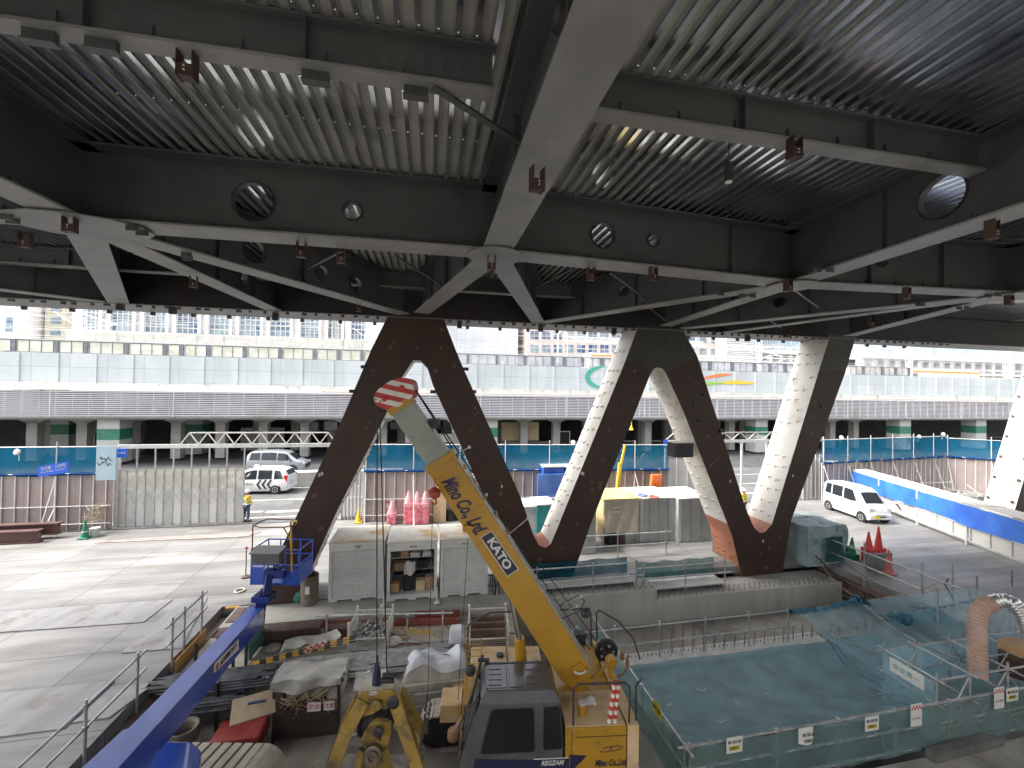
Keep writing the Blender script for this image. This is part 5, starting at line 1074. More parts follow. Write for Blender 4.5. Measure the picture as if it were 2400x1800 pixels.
cr = thing('crawler_crane', 'yellow telescopic crawler crane with a grey cab in the middle foreground', 'crane', Cp(.6, 1.3, ZL))
# upper body
m = MB(); x0, x1 = 1.12, 2.36; q = Cp(0, 0, 0)
def cbox(m, xa, xb, ya, yb, za, zb): m.obox(Cp((xa + xb) / 2, (ya + yb) / 2, (za + zb) / 2), C1 * (xb - xa) / 2, C2 * (yb - ya) / 2, UP * (zb - za) / 2)
cbox(m, 1.13, 2.32, .0, 2.6, -.35, 1.03); m.build('side_housing', yp, cr, bevel=.015)
m = MB(); cbox(m, 1.14, 2.31, .02, .95, 1.032, 1.045); cbox(m, 2.34, 2.56, -.02, 2.65, -.35, 1.06); m.build('deck_plate', ypd, cr, bevel=.01)
m = MB(); cbox(m, -.9, 1.128, .2, 2.5, -.35, .45); m.build('turntable_frame', yp, cr)
m = MB(); cbox(m, -.75, .12, 1.85, 2.6, .5, 1.02); cbox(m, .14, .95, 1.95, 2.6, .5, 1.0); m.build('engine_cover', ypd, cr, bevel=.02)
m = MB(); p = Cp(-.05, 2.2, 1.02); m.lathe(p, [(.09, 0), (.09, .05), (.07, .06)], 16); m.build('filler_cap', cabd, cr)
m = MB(); cbox(m, .95, 1.12, .2, 2.4, .45, .9); m.build('boom_bay', dark, cr)
# near side panel lines, decal, logo text
m = MB(); m.prism([cn(*k5(*q), -.004) for q in ((1392, 1530), (1560, 1540), (1400, 1700), (1392, 1700))], C2 * .003); m.build('decal', navy, cr)
text('lettering', 'Mino Co.,Ltd.', navy, cr, cn(*k5(1790, 1610), -.006), C1, UP, .17, shear=.35, bold=.004, width=.62)
m = MB(); c = cn(*k5(1790, 1475), -.006); pr = None
for i in range(25):
    t = 2 * math.pi * i / 24
    if 9 < i < 13: pr = None; continue
    q = c + C1 * .23 * math.cos(t) + UP * (.045 * math.sin(t) + .05 * math.cos(t) * .5)
    if pr: m.bar(pr, q, .012, .004, C2)
    pr = q
m.bar(c - C1 * .02 - UP * .03, c + C1 * .02 + UP * .04, .02, .004, C2); m.build('ring_logo', navy, cr)
m = MB(); m.obox(cn(*k5(1700, 1352), -.004), C1 * .5, C2 * .003, UP * .006)
for (x, y) in ((1410, 1450), (1995, 1450)): m.obox(cn(*k5(x, y), -.004), C1 * .004, C2 * .003, UP * .32)
m.build('panel_seam', dark, cr)
# cab
rn0, rn1, rf0, rf1 = cn(*k5(600, 955), .02), cn(*k5(1300, 925), .02), None, None
ztop = 1.68; W0 = 1.12
def cabsec(t): return None
cx = [(-.98, -.35), (-.92, .30), (-.72, .95), (-.50, 1.52), (-.42, 1.68), (.92, 1.68), (1.02, 1.45), (1.08, .9), (1.10, -.35)]
inset = [0, 0, .015, .05, .13, .13, .05, .015, 0]
cab = MB(); nS = [Cp(x, i_, z) for (x, z), i_ in zip(cx, inset)]; fS = [Cp(x, W0 - i_, z) for (x, z), i_ in zip(cx, inset)]
cab.m = 0; cab.add(nS[:4] + nS[6:], [(0, 1, 6), ]) if False else None
def P_(x, z):                                   # near side surface inset by height
    i_ = 0 if z < .3 else (.05 * (z - .3) / 1.2 if z < 1.5 else .05 + .08 * (z - 1.5) / .18); return i_
rows = [-.35, .3, .95, 1.5, 1.6, 1.68]
def xl(z):
    for (a, za), (b, zb) in zip(cx[:5], cx[1:5]):
        if za <= z <= zb: return a + (b - a) * (z - za) / (zb - za)
    return cx[4][0]
def xr(z):
    pr_ = [(1.10, -.35), (1.08, .9), (1.02, 1.5), (.97, 1.6), (.90, 1.68)]
    for (a, za), (b, zb) in zip(pr_, pr_[1:]):
        if za <= z <= zb: return a + (b - a) * (z - za) / (zb - za)
    return .92
for z0, z1 in zip(rows, rows[1:]):
    for yy, s_ in ((0, 1), (W0, -1)):
        f = lambda z: yy + s_ * P_(0, z)
        cab.quad(Cp(xl(z0), f(z0), z0), Cp(xr(z0), f(z0), z0), Cp(xr(z1), f(z1), z1), Cp(xl(z1), f(z1), z1))
    for xf in (xl, xr): cab.quad(Cp(xf(z0), P_(0, z0), z0), Cp(xf(z0), W0 - P_(0, z0), z0), Cp(xf(z1), W0 - P_(0, z1), z1), Cp(xf(z1), P_(0, z1), z1))
cab.quad(Cp(xl(1.68), .13, 1.68), Cp(xr(1.68), .13, 1.68), Cp(xr(1.68), W0 - .13, 1.68), Cp(xl(1.68), W0 - .13, 1.68))
cabo = cab.build('cab', cabm, cr)
m = MB()                                        # roof ribs, hatch
for (a, b_) in ((.45, .78), (.45, .78), (.45, .78)): pass
for yv in (.32, .52, .72): m.obox(Cp(.60, yv, 1.687), C1 * .19, C2 * .012, UP * .008)
for yv in (.25, .4, .55, .7): m.obox(Cp(-.22, yv + .02, 1.716), C1 * .13, C2 * .012, UP * .006)
m.obox(Cp(.25, .06 + .1, 1.69), C1 * .6, C2 * .012, UP * .012); m.obox(Cp(.25, W0 - .17, 1.69), C1 * .6, C2 * .012, UP * .012); m.build('roof_ribs', cabm, cabo)
m = MB(); m.obox(Cp(-.19, .52, 1.695), C1 * .21, C2 * .34, UP * .015); m.build('roof_hatch', cabm, cabo, bevel=.03)
m = MB(); m.obox(Cp(.19, .52, 1.688), C1 * .12, C2 * .30, UP * .006); m.build('roof_panel', cabm, cabo, bevel=.02)
def rpoly(pts, r, n=5):
    out = []
    for i, p in enumerate(pts):
        a, b = pts[i - 1], pts[(i + 1) % len(pts)]; d1 = (a - p).normalized() * r; d2 = (b - p).normalized() * r
        for j in range(n + 1): t = j / n; out.append(p + d1 * (1 - t) ** 2 + d2 * t ** 2)
    return out
def cwin(pts, r, nm, mt, off=.008, th_=.004):
    P = []
    for (x, y) in pts:
        w0_ = cn(*k5(x, y), .02); w1_ = cn(*k5(x, y), P_(0, w0_.z) - off); P.append(w1_)
    m = MB(); P = rpoly(P, r); m.prism(P, C2 * th_); return m.build(nm, mt, cabo)
cwin([(505, 1540), (622, 1085), (1050, 1062), (1062, 1512)], .07, 'window_rubber', cabd, .006); cwin([(522, 1526), (634, 1098), (1040, 1076), (1050, 1500)], .06, 'window', glassk, .012)
cwin([(1122, 1496), (1130, 1062), (1302, 1050), (1332, 1480)], .05, 'window_rubber', cabd, .006); cwin([(1134, 1484), (1142, 1074), (1292, 1062), (1320, 1470)], .05, 'window', glassk, .012)
m = MB(); z0, z1 = .42, 1.5
m.quad(Cp(xl(z0) - .008, .1, z0), Cp(xl(z0) - .008, W0 - .1, z0), Cp(xl(z1) - .008, W0 - .14, z1), Cp(xl(z1) - .008, .14, z1)); m.build('windscreen', glassk, cabo)
m = MB(); a_, b_ = cn(*k5(1088, 1040), .0), cn(*k5(1095, 1650), .0)
for (x, y0, y1) in ((1090, 1050, 1659), (1385, 1270, 1659)): m.bar(cn(*k5(x, y0), .012), cn(*k5(x, y1), -.004), .01, .006, C2)
m.bar(cn(*k5(1130, 1580), -.006), cn(*k5(1375, 1565), -.006), .02, .004, C2); m.build('door_seam', whitep if False else cabd, cabo)
m = MB(); m.bar(cn(*k5(1040, 1574), -.006), cn(*k5(1372, 1560), -.006), .018, .004, C2); m.build('white_stripe', whitep, cabo)
m = MB(); m.prism([cn(*k5(*q), -.005) for q in ((470, 1575), (1035, 1590), (1385, 1570), (1385, 1750), (440, 1760))], C2 * .003); m.build('navy_stripe', navy, cabo)
text('lettering', 'REGZAM', whitep, cabo, cn(*k5(1220, 1612), -.012), C1, UP, .12, shear=.25, bold=.003, width=.44)
m = MB(); m.bar(Cp(-.52, .1, 1.55), Cp(-.78, -.02, 1.5), .02, .02); m.obox(Cp(-.8, -.02, 1.42), C1 * .02, C2 * .06, UP * .1); m.obox(Cp(-.45, 1.0, 1.72), C1 * .12, C2 * .04, UP * .02); m.build('mirror', dark, cabo)
m = MB()
for yv in (.15, .3): m.path([Cp(-1.02, yv, .1), Cp(-.86, yv, .7), Cp(-.66, yv, 1.2), Cp(-.56, yv, 1.5)], .012)
m.build('wiper', cabd, cabo)
# rails on the crane
def rail_loop(nm, pts, r=.02, mt=dark, par=None):
    m = MB(); m.path(pts, r, 7)
    for p in pts[1:-1]: m.lathe(p - UP * r, [(r * .5, 0), (r, r), (r * .5, 2 * r)], 7)
    return m.build(nm, mt, par or cr)
rail_loop('handrail', [cn(*k5(1425, 1320), .06), cn(*k5(1425, 890), .06), cn(*k5(1470, 845), .06), cn(*k5(1930, 830), .06), cn(*k5(1975, 870), .06), cn(*k5(1965, 1300), .06)])
rail_loop('handrail', [cn(*k5(2035, 1300), .1), cn(*k5(2035, 860), .1), cn(*k5(2080, 800), .3)])
rail_loop('handrail', [cn(*k5(x, y), 2.5) for x, y in ((420, 525), (400, 490), (405, 275), (440, 240), (620, 148), (960, 132))])
rail_loop('handrail', [cn(*k5(x, y), 2.5) for x, y in ((1300, 122), (1560, 110), (1595, 150), (1600, 470))])
rail_loop('handrail', [cn(*k5(x, y), 2.4) for x, y in ((1655, 400), (1650, 150), (1675, 125), (1860, 230), (2010, 400), (2074, 600))])
# ladder beside the cab
m = MB(); L0, L1 = (lambda x, y: cn(*k5(x, y), 1.3)), None
for x in (385, 535): m.path([L0(x, 900), L0(x, 420), L0(x + (20 if x < 400 else -20), 395)], .012)
for y in (460, 515, 575, 650, 730, 800): m.tube(L0(385, y), L0(535, y - 5), .010, 6)
m.build('ladder', yp, cr)
m = MB(); c = cn(*k5(425, 690), 1.2); m.lathe(c - UP * .1, [(.04, 0), (.11, .03), (.12, .12), (.06, .2)], 12, C2); m.build('work_lamp', cabd, cr)
# winch and hose reel behind the boom foot
m = MB(); c = cn(*k5(1745, 520), 1.9); m.lathe(c, [(.26, -.05), (.28, -.03), (.28, .03), (.26, .05)], 22, C2 * -1)
m.lathe(c - C2 * .15, [(.12, 0), (.12, .1)], 16, C2); wz = m.build('hose_reel', black, cr)
m = MB()
for i in range(5): t = i * 1.2566; m.lathe(c - C2 * .058 + (C1 * math.cos(t) + UP * math.sin(t)) * .15, [(.035, 0), (.035, .006)], 10, -C2)
m.build('reel_hole', pipe, wz)
m = MB(); c = cn(*k5(1785, 600), 1.3); m.lathe(c, [(.12, 0), (.13, .02), (.13, .1), (.08, .14)], 16, -C2); m.bar(c, cn(*k5(1790, 800), 1.3), .09, .08); m.bar(cn(*k5(1480, 900), 1.0), cn(*k5(1780, 640), 1.2), .05, .05); m.build('reel_arm', yp, cr)
m = MB(); m.path([cn(*k5(x, y), 1.6) for x, y in ((1960, 560), (1940, 700), (1900, 760), (1830, 780))], .02); m.obox(cn(*k5(1900, 570), 1.6), C1 * .04, C2 * .04, UP * .07); m.obox(cn(*k5(1950, 640), 1.5), C1 * .03, C2 * .05, UP * .09); m.build('control_valve', pm('bronze', (.25, .13, .06), None, metal=.4), cr)
m = MB(); c = cn(*k5(1490, 390), 2.6); m.obox(c, C1 * .13, C2 * .1, UP * .13); m.lathe(c - C2 * .12, [(.07, 0), (.07, .03)], 14, C2); m.build('generator', dark, cr)
# items on the deck
m = MB(); c = Cp(1.52, .3, 1.05); m.lathe(c, [(.075, 0), (.08, .2), (.085, .22), (.05, .21)], 16); tag(m.build('yellow_can', yp), 'small yellow can with a white lid on the crane deck', 'can')
m = MB(); m.lathe(c + UP * .222, [(.085, 0), (.085, .015), (.03, .02)], 16); tag(m.build('white_reel', whitep), 'round white reel resting on the yellow can on the crane deck', 'reel')
m = MB(); c = Cp(1.75, .62, 1.05); m.grid(lambda s, t: c + V((.26 * (s - .5), .2 * (t - .5), .1 * math.sin(3 * s) * math.sin(3 * t) + .03 * math.sin(13 * s + 8 * t))), 10, 10); tag(m.build('rag', paperm, smooth=True), 'crumpled dirty rag on the crane deck', 'rag')
for i, dx in enumerate((0, .10)):
    root = thing('striped_pole', ('left', 'right')[i] + ' red and white padded pole standing on the crane deck', 'pole', Cp(2.02 + dx, .15, 1.05), 'padded poles on the crane deck'); a_, b_ = Cp(2.0 + dx * 1.1, .08, 1.05), cn(*k5(1830 + 36 * i, 812), .2)
    for par, mt, nm in ((0, whitep, 'white_bands'), (1, redw, 'red_bands')):
        m = MB()
        for j in range(par, 10, 2): m.tube(a_ + (b_ - a_) * j / 10, a_ + (b_ - a_) * (j + 1) / 10, .04, 10)
        m.build(nm, mt, root)
# tracks
def track(y0, y1, xa, xb, zb, zt, nm):
    rr = (zt - zb) / 2; zc = (zt + zb) / 2; L = xb - xa - 2 * rr; per = 2 * L + 2 * math.pi * rr; n = int(per / .17); root = None
    def loop(s):
        s %= per
        if s < L: return xa + rr + s, zt, 0
        s -= L
        if s < math.pi * rr: t = s / rr; return xb - rr + rr * math.sin(t), zc + rr * math.cos(t), t
        s -= math.pi * rr
        if s < L: return xb - rr - s, zb, math.pi
        t = (s - L) / rr; return xa + rr - rr * math.sin(t), zc - rr * math.cos(t), math.pi + t
    m = MB(); hl = MB()
    for i in range(n):
        x, z, t = loop(i * per / n); d = C1 * math.cos(t) - UP * math.sin(t); nn = C1 * math.sin(t) + UP * math.cos(t); c = Cp(x, (y0 + y1) / 2, z) - nn * .02
        m.obox(c, d * .076, C2 * (y1 - y0) / 2, nn * .022)
        for q in (-.2, -.1, .1, .2):
            for w_ in (-.03, .03): hl.lathe(c + nn * .023 + C2 * q * (y1 - y0) * 1.6 + d * w_, [(.014, 0), (.014, .002)], 6, nn)
    o = m.build('track_pads', pm('track_pad', (.34, .30, .27), (.42, .38, .35), 2.5, .7), cr); hl.build('pad_bolts', dark, o)['kind'] = 'stuff'
    m = MB()
    for xx in (xa + rr, xb - rr): m.lathe(Cp(xx, y0 + .06, zc), [(rr - .06, 0), (rr - .05, .02), (rr - .05, y1 - y0 - .14), (rr - .06, y1 - y0 - .12)], 24, C2)
    m.obox(Cp((xa + xb) / 2, (y0 + y1) / 2, zc), C1 * (L / 2), C2 * ((y1 - y0) / 2 - .08), UP * (rr - .07)); m.build('track_frame', black, cr)
track(2.25, 2.85, -2.0, 2.3, -1.28, -.42, 'far'); track(.15, .75, -1.95, 2.3, -1.28, -.45, 'near')
m = MB(); cbox(m, -1.45, -.95, 2.0, 2.6, -.38, .02); m.build('step_box', ypd, cr, bevel=.01)
m = MB(); c = Cp(-1.1, 1.5, -.25); m.tube(c, c + C1 * .35 + UP * .5, .09, 12); m.lathe(c - UP * .1, [(.06, 0), (.13, .03), (.13, .1), (.1, .14), (.13, .18), (.1, .22)], 14); m.build('front_jack', pm('copper_dirty', (.33, .2, .11), None, rough=.5), cr)
# boom
BY = 1.15
foot, mid, end = cn(1362, 1590, BY), cn(1031, 1074, BY + .25), cn(938, 944, BY + .35)
def ubar(m, p, q, w, h, w2=None, h2=None):      # box beam: w across the view, h in the picture plane
    d = (q - p).normalized(); y = C2; x = d.cross(y).normalized(); w2 = w2 or w; h2 = h2 or h
    P = [p + x * h / 2 * i + y * w / 2 * j for i, j in ((-1, -1), (1, -1), (1, 1), (-1, 1))]; Q = [q + x * h2 / 2 * i + y * w2 / 2 * j for i, j in ((-1, -1), (1, -1), (1, 1), (-1, 1))]
    m.add(P + Q, [(0, 1, 2, 3), (7, 6, 5, 4), (0, 4, 5, 1), (1, 5, 6, 2), (2, 6, 7, 3), (3, 7, 4, 0)])
bx_ = (mid - foot).normalized().cross(C2).normalized(); bd = (mid - foot).normalized()
if bx_.z < 0: bx_ = -bx_                       # up side of the boom
m = MB(); ubar(m, foot + bd * .3, mid, .5, .66, .5, .66); ubar(m, foot - bd * .1, foot + bd * .35, .46, .34, .46, .62); bo = m.build('boom_base', yp, cr, bevel=.012)
m = MB(); ubar(m, mid - bd * .12, mid + bd * .02, .54, .72); m.build('boom_collar', yp, bo, bevel=.008)
m = MB(); ubar(m, mid - bd * .5, end, .42, .54, .42, .53); b2 = m.build('boom_inner', boomg, cr, bevel=.01)
m = MB(); ubar(m, end - bd * .16, end + bd * .03, .46, .58); m.build('boom_head_collar', yp, b2, bevel=.006)
m = MB(); m.obox((foot + mid) / 2 + bx_ * .345, bd * ((mid - foot).length / 2 - .2), C2 * .2, bx_ * .012); m.build('lit_top_edge', pipe, bo)  # pale strip painting the light along the top face of the boom
for s_ in (.62, .70, .78, .85, .92): m = MB(); c = foot + (mid - foot) * s_ + bx_ * .36; m.obox(c, bd * .03, C2 * .14, bx_ * .04); m.build('hose_guide', yp, bo)
# sheave head with stripes
ctr = cn(924, 919, BY + .4)
def hp(x, y): return cn(*(700 + x * .36166, 700 + y * .36166), BY + .12)
outl = [(740, 545), (748, 590), (738, 640), (690, 668), (640, 705), (590, 722), (540, 712), (500, 690), (487, 650), (492, 615), (520, 585), (560, 553), (600, 530), (640, 514), (690, 514), (722, 524)]
def clipp(poly, n, d0, d1):
    def cl(poly, s, d):
        out = []
        for i, p in enumerate(poly):
            q = poly[(i + 1) % len(poly)]; a = s * (p[0] * n[0] + p[1] * n[1] - d); b = s * (q[0] * n[0] + q[1] * n[1] - d)
            if a >= 0: out.append(p)
            if a * b < 0: t = a / (a - b); out.append((p[0] + (q[0] - p[0]) * t, p[1] + (q[1] - p[1]) * t))
        return out
    poly = cl(poly, 1, d0); return cl(poly, -1, d1) if len(poly) > 2 else []
hd = MB(); hd.prism([hp(*q) for q in outl], C2 * .62); ho = hd.build('sheave_head', pm('head_red', (.36, .02, .02), (.42, .035, .03), 3, .5), cr)
nn_ = (-.22, .975); ds = [q[0] * nn_[0] + q[1] * nn_[1] for q in outl]; dmin, dmax = min(ds), max(ds); st = (dmax - dmin) / 7
for i in range(1, 7, 2):
    pl = clipp(outl, nn_, dmin + st * i, dmin + st * (i + 1))
    if len(pl) > 2: m = MB(); m.prism([hp(*q) - C2 * .004 for q in pl], C2 * .003); m.build('white_stripe', pm('stripe_white', (.55, .52, .48), (.66, .64, .6), 3, .5), ho)
for q, r in (((670, 578), .06), ((557, 652), .05), ((500, 655), .02), ((530, 668), .02)): m = MB(); m.lathe(hp(*q) - C2 * .006, [(r, 0), (r, .03), (r * .5, .04)], 14, -C2); m.build('sheave_pin', redw, ho)
# luffing cylinder
m = MB(); a_, b_ = cn(1199, 1403, BY), cn(1217, 1500, BY); m.tube(a_, b_, .06, 14); m.build('cylinder_rod', pm('chrome', (.5, .5, .5), None, rough=.2, metal=1), cr)
m = MB(); c_ = cn(1228, 1600, BY); m.tube(b_ + (c_ - b_) * -.04, c_, .12, 16); m.build('cylinder_barrel', yp, cr)
m = MB(); m.prism([cn(*k7(x, y), BY - .1) for x, y in ((1345, 430), (1415, 470), (1425, 560), (1395, 572), (1362, 562), (1340, 480))], C2 * .2); m.build('cylinder_bracket', yp, cr)
m = MB(); m.prism([cn(*k7(x, y), BY - .2) for x, y in ((1100, 90), (1062, 98), (1062, 128), (1085, 138), (1122, 118), (1140, 100))], C2 * .05); m.lathe(cn(*k7(1082, 115), BY - .21), [(.02, 0), (.02, .01)], 10, -C2); m.build('lifting_eye', yp, cr)
# boom writing
bdn = bd.cross(bd.cross(C2)).normalized(); bdn = -bdn if bdn.y > 0 else bdn
def along(u, v): d_ = ray(u, v); pc = foot - C2 * .25 + bdn * .014; return CP + d_ * ((pc - CP).dot(bdn) / d_.dot(bdn))
text('lettering', 'Mino Co., Ltd.', navy, cr, along(1086, 1184), bd * -1, bd.cross(bdn) if bd.cross(bdn).z > 0 else bdn.cross(bd), .42, shear=.45, bold=.014, width=1.40)
kp = K(700, 1200, .36166)
m = MB(); m.prism([along(*kp(*q)) for q in ((1247, 130), (1418, 370), (1352, 412), (1187, 167))], bdn * -.01); m.build('name_board', navy, cr)
m = MB(); ring = [along(*kp(*q)) + bdn * .003 for q in ((1250, 122), (1425, 370), (1352, 418), (1180, 165))]
for i in range(4): m.bar(ring[i], ring[(i + 1) % 4], .014, .004, C2)
m.build('board_border', whitep, cr)
text('lettering', 'KATO', whitep, cr, along(*kp(1301, 270)) + bdn * .008, bd * -1, bd.cross(bdn) if bd.cross(bdn).z > 0 else bdn.cross(bd), .25, bold=.009, width=.74)
m = MB(); q_ = [cn(*k5(x, y), BY - .26) for x, y in ((1395, 695), (1495, 630), (1565, 700), (1450, 790))]
for i in range(4): m.bar(q_[i], q_[(i + 1) % 4], .01, .004, C2)
m.build('gauge_border', redw, cr)
m = MB()
for i in range(7): t = -.7 + i * .24; c = cn(*k5(1490, 660), BY - .26) + C1 * .22 * math.sin(t) * .8 - UP * .18 * math.cos(t); m.obox(c, C1 * .024, C2 * .003, UP * .022)
m.build('angle_gauge', whitep, cr)
# ropes
m = MB()
for pts in (((884, 955, .7), (883, 1534, .3)), ((890, 955, .75), (907, 1582, .35))):
    a_, b_ = cn(pts[0][0], pts[0][1], BY + .3), cn(pts[1][0], pts[1][1], BY + .1); m.tube(a_, b_, .014, 6)
m.build('hoist_ropes', black, cr)
m = MB(); a_ = cn(968, 905, BY + .4)
for e_ in ((1066, 1060), (1078, 1064)): m.tube(a_, cn(*e_, BY + .3), .016, 6)
m.tube(cn(1066, 1062, BY + .3), foot + bx_ * .5 + bd * .4, .012, 6); m.tube(cn(1078, 1066, BY + .3), cn(1440, 1560, BY + .6), .012, 6); m.build('return_ropes', black, cr)
m = MB(); c = cn(1018, 992, BY + .35); m.obox(c, C1 * .12, C2 * .1, UP * .1); m.build('over_hoist_box', dark, cr)
for (p_, q_) in (((1066, 1068), (1100, 1048)), ((1185, 1258), (1238, 1215)), ((1310, 1420), (1362, 1398)), ((1312, 1444), (1352, 1420))): m = MB(); m.tube(cn(*p_, BY + .1), cn(*q_, BY - .3), .014, 6); m.lathe(cn(*q_, BY - .3) - C2 * .01, [(.035, 0), (.035, .02)], 10, C2); m.build('rope_guide_arm', pipe, cr)
m = MB(); m.path([cn(x, y, BY) for x, y in ((1309, 1422), (1355, 1395), (1370, 1407), (1360, 1432), (1315, 1450))], .012); m.build('guard_loop', dark, cr)
m = MB(); m.lathe(cn(1364, 1432, BY - .1) - UP * .12, [(.02, 0), (.09, .05), (.11, .12), (.03, .24)], 12, (C1 + UP).normalized()); m.build('boom_lamp', dark, cr)
m = MB(); c = cn(1019, 1122, BY - .3); m.path([c + UP * .04, c - UP * .16], .012); m.lathe(c - UP * .42, [(.03, 0), (.12, .05), (.13, .16), (.05, .24)], 14); m.path([c - UP * .42 + C1 * .02, c - UP * .5 + C1 * .05, c - UP * .54, c - UP * .5 - C1 * .05], .02); tag(m.build('hook_block', pm('hook_red', (.28, .03, .02), (.33, .05, .03), 4, .5)), 'small red hook block hanging from the crane boom', 'hook')
m = MB(); m.tube(cn(1014, 1180, .9), cn(1003, 1625, .9), .007, 5); m.tube(cn(1097, 1260, 1.2), cn(1073, 1640, 1.2), .007, 5)
m.build('thin_lines', black, cr)
m = MB(); random.seed(4)
for j, (u0, v0, n_) in enumerate(((1003, 1625, 26), (1009, 1645, 14))):
    c = cn(u0, v0, .9)
    for i in range(n_): q = c - UP * (.05 * i) + V((random.uniform(-.015, .015) - .006 * i, random.uniform(-.02, .02), 0)); m.obox(q, (C1 if i % 2 else C2) * .026, UP * .034, (C2 if i % 2 else C1) * .009)
tag(m.build('chain', pm('chain_steel', (.12, .11, .10), None, rough=.4, metal=.6)), 'long steel chain hanging to the ground between the bucket and the crane track', 'chain')
for j in range(3):
    m = MB(); a_ = cn(*k5(535 + 10 * j, 560), 1.0); b_ = cn(*k5(300 + 40 * j, 1290), .2); m.path([a_, (a_ + b_) / 2 + C1 * (.05 - .04 * j) - UP * .05, b_], .014); m.build('hose', black, cr)
# ================================================================ CLAMSHELL BUCKET
bk = thing('clamshell_bucket', 'dirty yellow clamshell bucket standing upright on the hoist ropes', 'clamshell bucket', atz(885, 1900, ZL))
bm = pm('bucket_yellow', (.26, .155, .02), (.34, .22, .05), 2.5, .5, dirt=(.10, .07, .035), dscale=3.0, dlo=.45, dhi=.68)
kb = K(750, 1500, .18083)
def B(x, y, Y): return aty(*kb(x, y), Y)
m = MB(); P = [B(x, y, 8.35) for x, y in ((520, 690), (945, 655), (1015, 790), (880, 860), (760, 905), (690, 960), (560, 1000), (430, 960))]
m.prism(P, V((0, .06, 0))); m.build('front_yoke', bm, bk, bevel=.008)
m = MB(); P = [B(505, 655, 8.4), B(940, 650, 8.4), B(1045, 625, 8.75), B(975, 480, 9.1), B(600, 520, 9.1)]; m.prism(P, V((0, 0, -.1))); m.prism([B(945, 655, 8.38), B(1050, 625, 8.75), B(1010, 780, 8.75)], V((.02, .03, 0))); m.build('head_block', pm('dusty_bucket', (.40, .36, .28), (.5, .45, .36), 4, .8), bk)
def arm(pts, w_, dep, nm='arm'):
    m = MB()
    for p, q in zip(pts, pts[1:]): m.bar(p, q, w_, dep, V((0, -1, .1)))
    return m.build(nm, bm, bk, bevel=.006)
arm([B(560, 780, 8.35), B(330, 1220, 8.2), B(150, 1700, 8.0)], .26, .08); arm([B(480, 700, 8.6), B(290, 1100, 8.5), B(90, 1650, 8.5)], .05, .25)
arm([B(960, 760, 8.3), B(1090, 1150, 8.2), B(1280, 1700, 8.0)], .24, .08)
arm([B(1040, 660, 8.9), B(1180, 920, 9.0), B(1330, 1180, 9.1)], .14, .2); arm([B(1060, 800, 9.0), B(1110, 900, 9.05), B(1240, 1480, 9.0)], .10, .2, 'rear_arm')
m = MB(); m.prism([B(x, y, 9.1) for x, y in ((1230, 1130), (1300, 1200), (1280, 1420), (1230, 1560), (1180, 1400))], V((0, .1, 0))); m.prism([B(x, y, 9.0) for x, y in ((1030, 800), (1115, 860), (1080, 1000), (1020, 960))], V((0, .1, 0))); m.build('side_gusset', ypd, bk)
for (x, y, r, Y, mt, nm) in ((735, 835, .10, 8.3, bm, 'pin_boss'), (955, 800, .12, 8.28, dark, 'pin_boss'), (760, 1180, .10, 8.15, dark, 'pin_boss')): m = MB(); m.lathe(B(x, y, Y), [(r, 0), (r, .05), (r * .6, .07)], 18, V((0, -1, 0))); m.build(nm, mt, bk)
m = MB(); c = B(750, 1020, 8.6); m.lathe(c - V((.26, 0, 0)), [(.30, 0), (.30, .04), (.22, .05), (.22, .16), (.235, .17), (.22, .18), (.22, .3), (.235, .31), (.22, .32), (.22, .48), (.30, .49), (.30, .53)], 26, V((1, -.25, 0))); m.build('rope_drum', dark, bk)
m = MB(); m.prism([B(x, y, 8.22) for x, y in ((640, 1110), (720, 1065), (840, 1065), (915, 1110), (920, 1230), (870, 1400), (770, 1450), (590, 1400), (520, 1330), (560, 1220))], V((0, .12, 0))); m.build('centre_plate', bm, bk, bevel=.02)
m = MB(); m.lathe(B(685, 1500, 8.1), [(.17, -.1), (.18, 0), (.18, .03), (.13, .05), (.13, .1), (.06, .1), (.05, .06)], 22, V((0, -1, .2))); m.build('hub', pm('greasy_hub', (.13, .10, .08), (.2, .16, .12), 5, .45, metal=.5), bk)
m = MB()
for (x0, y0, x1, y1) in ((560, 1420, 480, 1750), (820, 1420, 900, 1750), (600, 1590, 760, 1590)): m.bar(B(x0, y0, 8.2), B(x1, y1, 8.1), .16, .1)
m.build('lower_yoke', bm, bk)
m = MB(); m.bar(B(350, 1310, 8.9), B(555, 1190, 9.0), .04, .1); m.bar(B(960, 1110, 9.2), B(1200, 1230, 9.3), .04, .08); m.bar(B(880, 1560, 8.4), B(1080, 1680, 8.4), .04, .1); m.build('tie_bar', pm('rail_dust', (.32, .28, .24), None), bk)
for i, (x0, y0, x1, y1) in enumerate(((100, 1500, 650, 1600), (750, 1600, 1300, 1500))): m = MB(); a_, b_ = B(x0, y0, 8.6), B(x1, y1, 8.6); m.prism([V((a_.x, 8.1, -.55)), V((b_.x, 8.1, -.55)), V(((a_.x + b_.x) / 2 + (.3 if i else -.3), 8.1, -1.28))], V((0, 1.0, 0))); m.build('jaw', pm('jaw_steel', (.12, .10, .09), (.2, .17, .15), 3, .6), bk)
m = MB()
for (x, y, l) in ((895, 460, .26), (865, 530, .30)): c = B(x, y, 8.6); m.tube(c - V((l / 2, 0, 0)), c + V((l / 2, 0, .01)), .05, 12)
m.build('guide_roller', black, bk)
m = MB(); c = B(735, 540, 8.75); t_ = B(742, 200, 8.85); m.tube(t_, t_ - UP * .14, .028, 8); m.tube(t_ - UP * .14, c + UP * .2, .02, 8); m.lathe(c - UP * .05, [(.1, 0), (.09, .2), (.05, .42)], 10); m.tube(B(630, 320, 8.85), B(780, 295, 8.85), .014, 6); m.build('rope_socket', pm('navy_grease', (.02, .03, .06), None, rough=.4), bk)
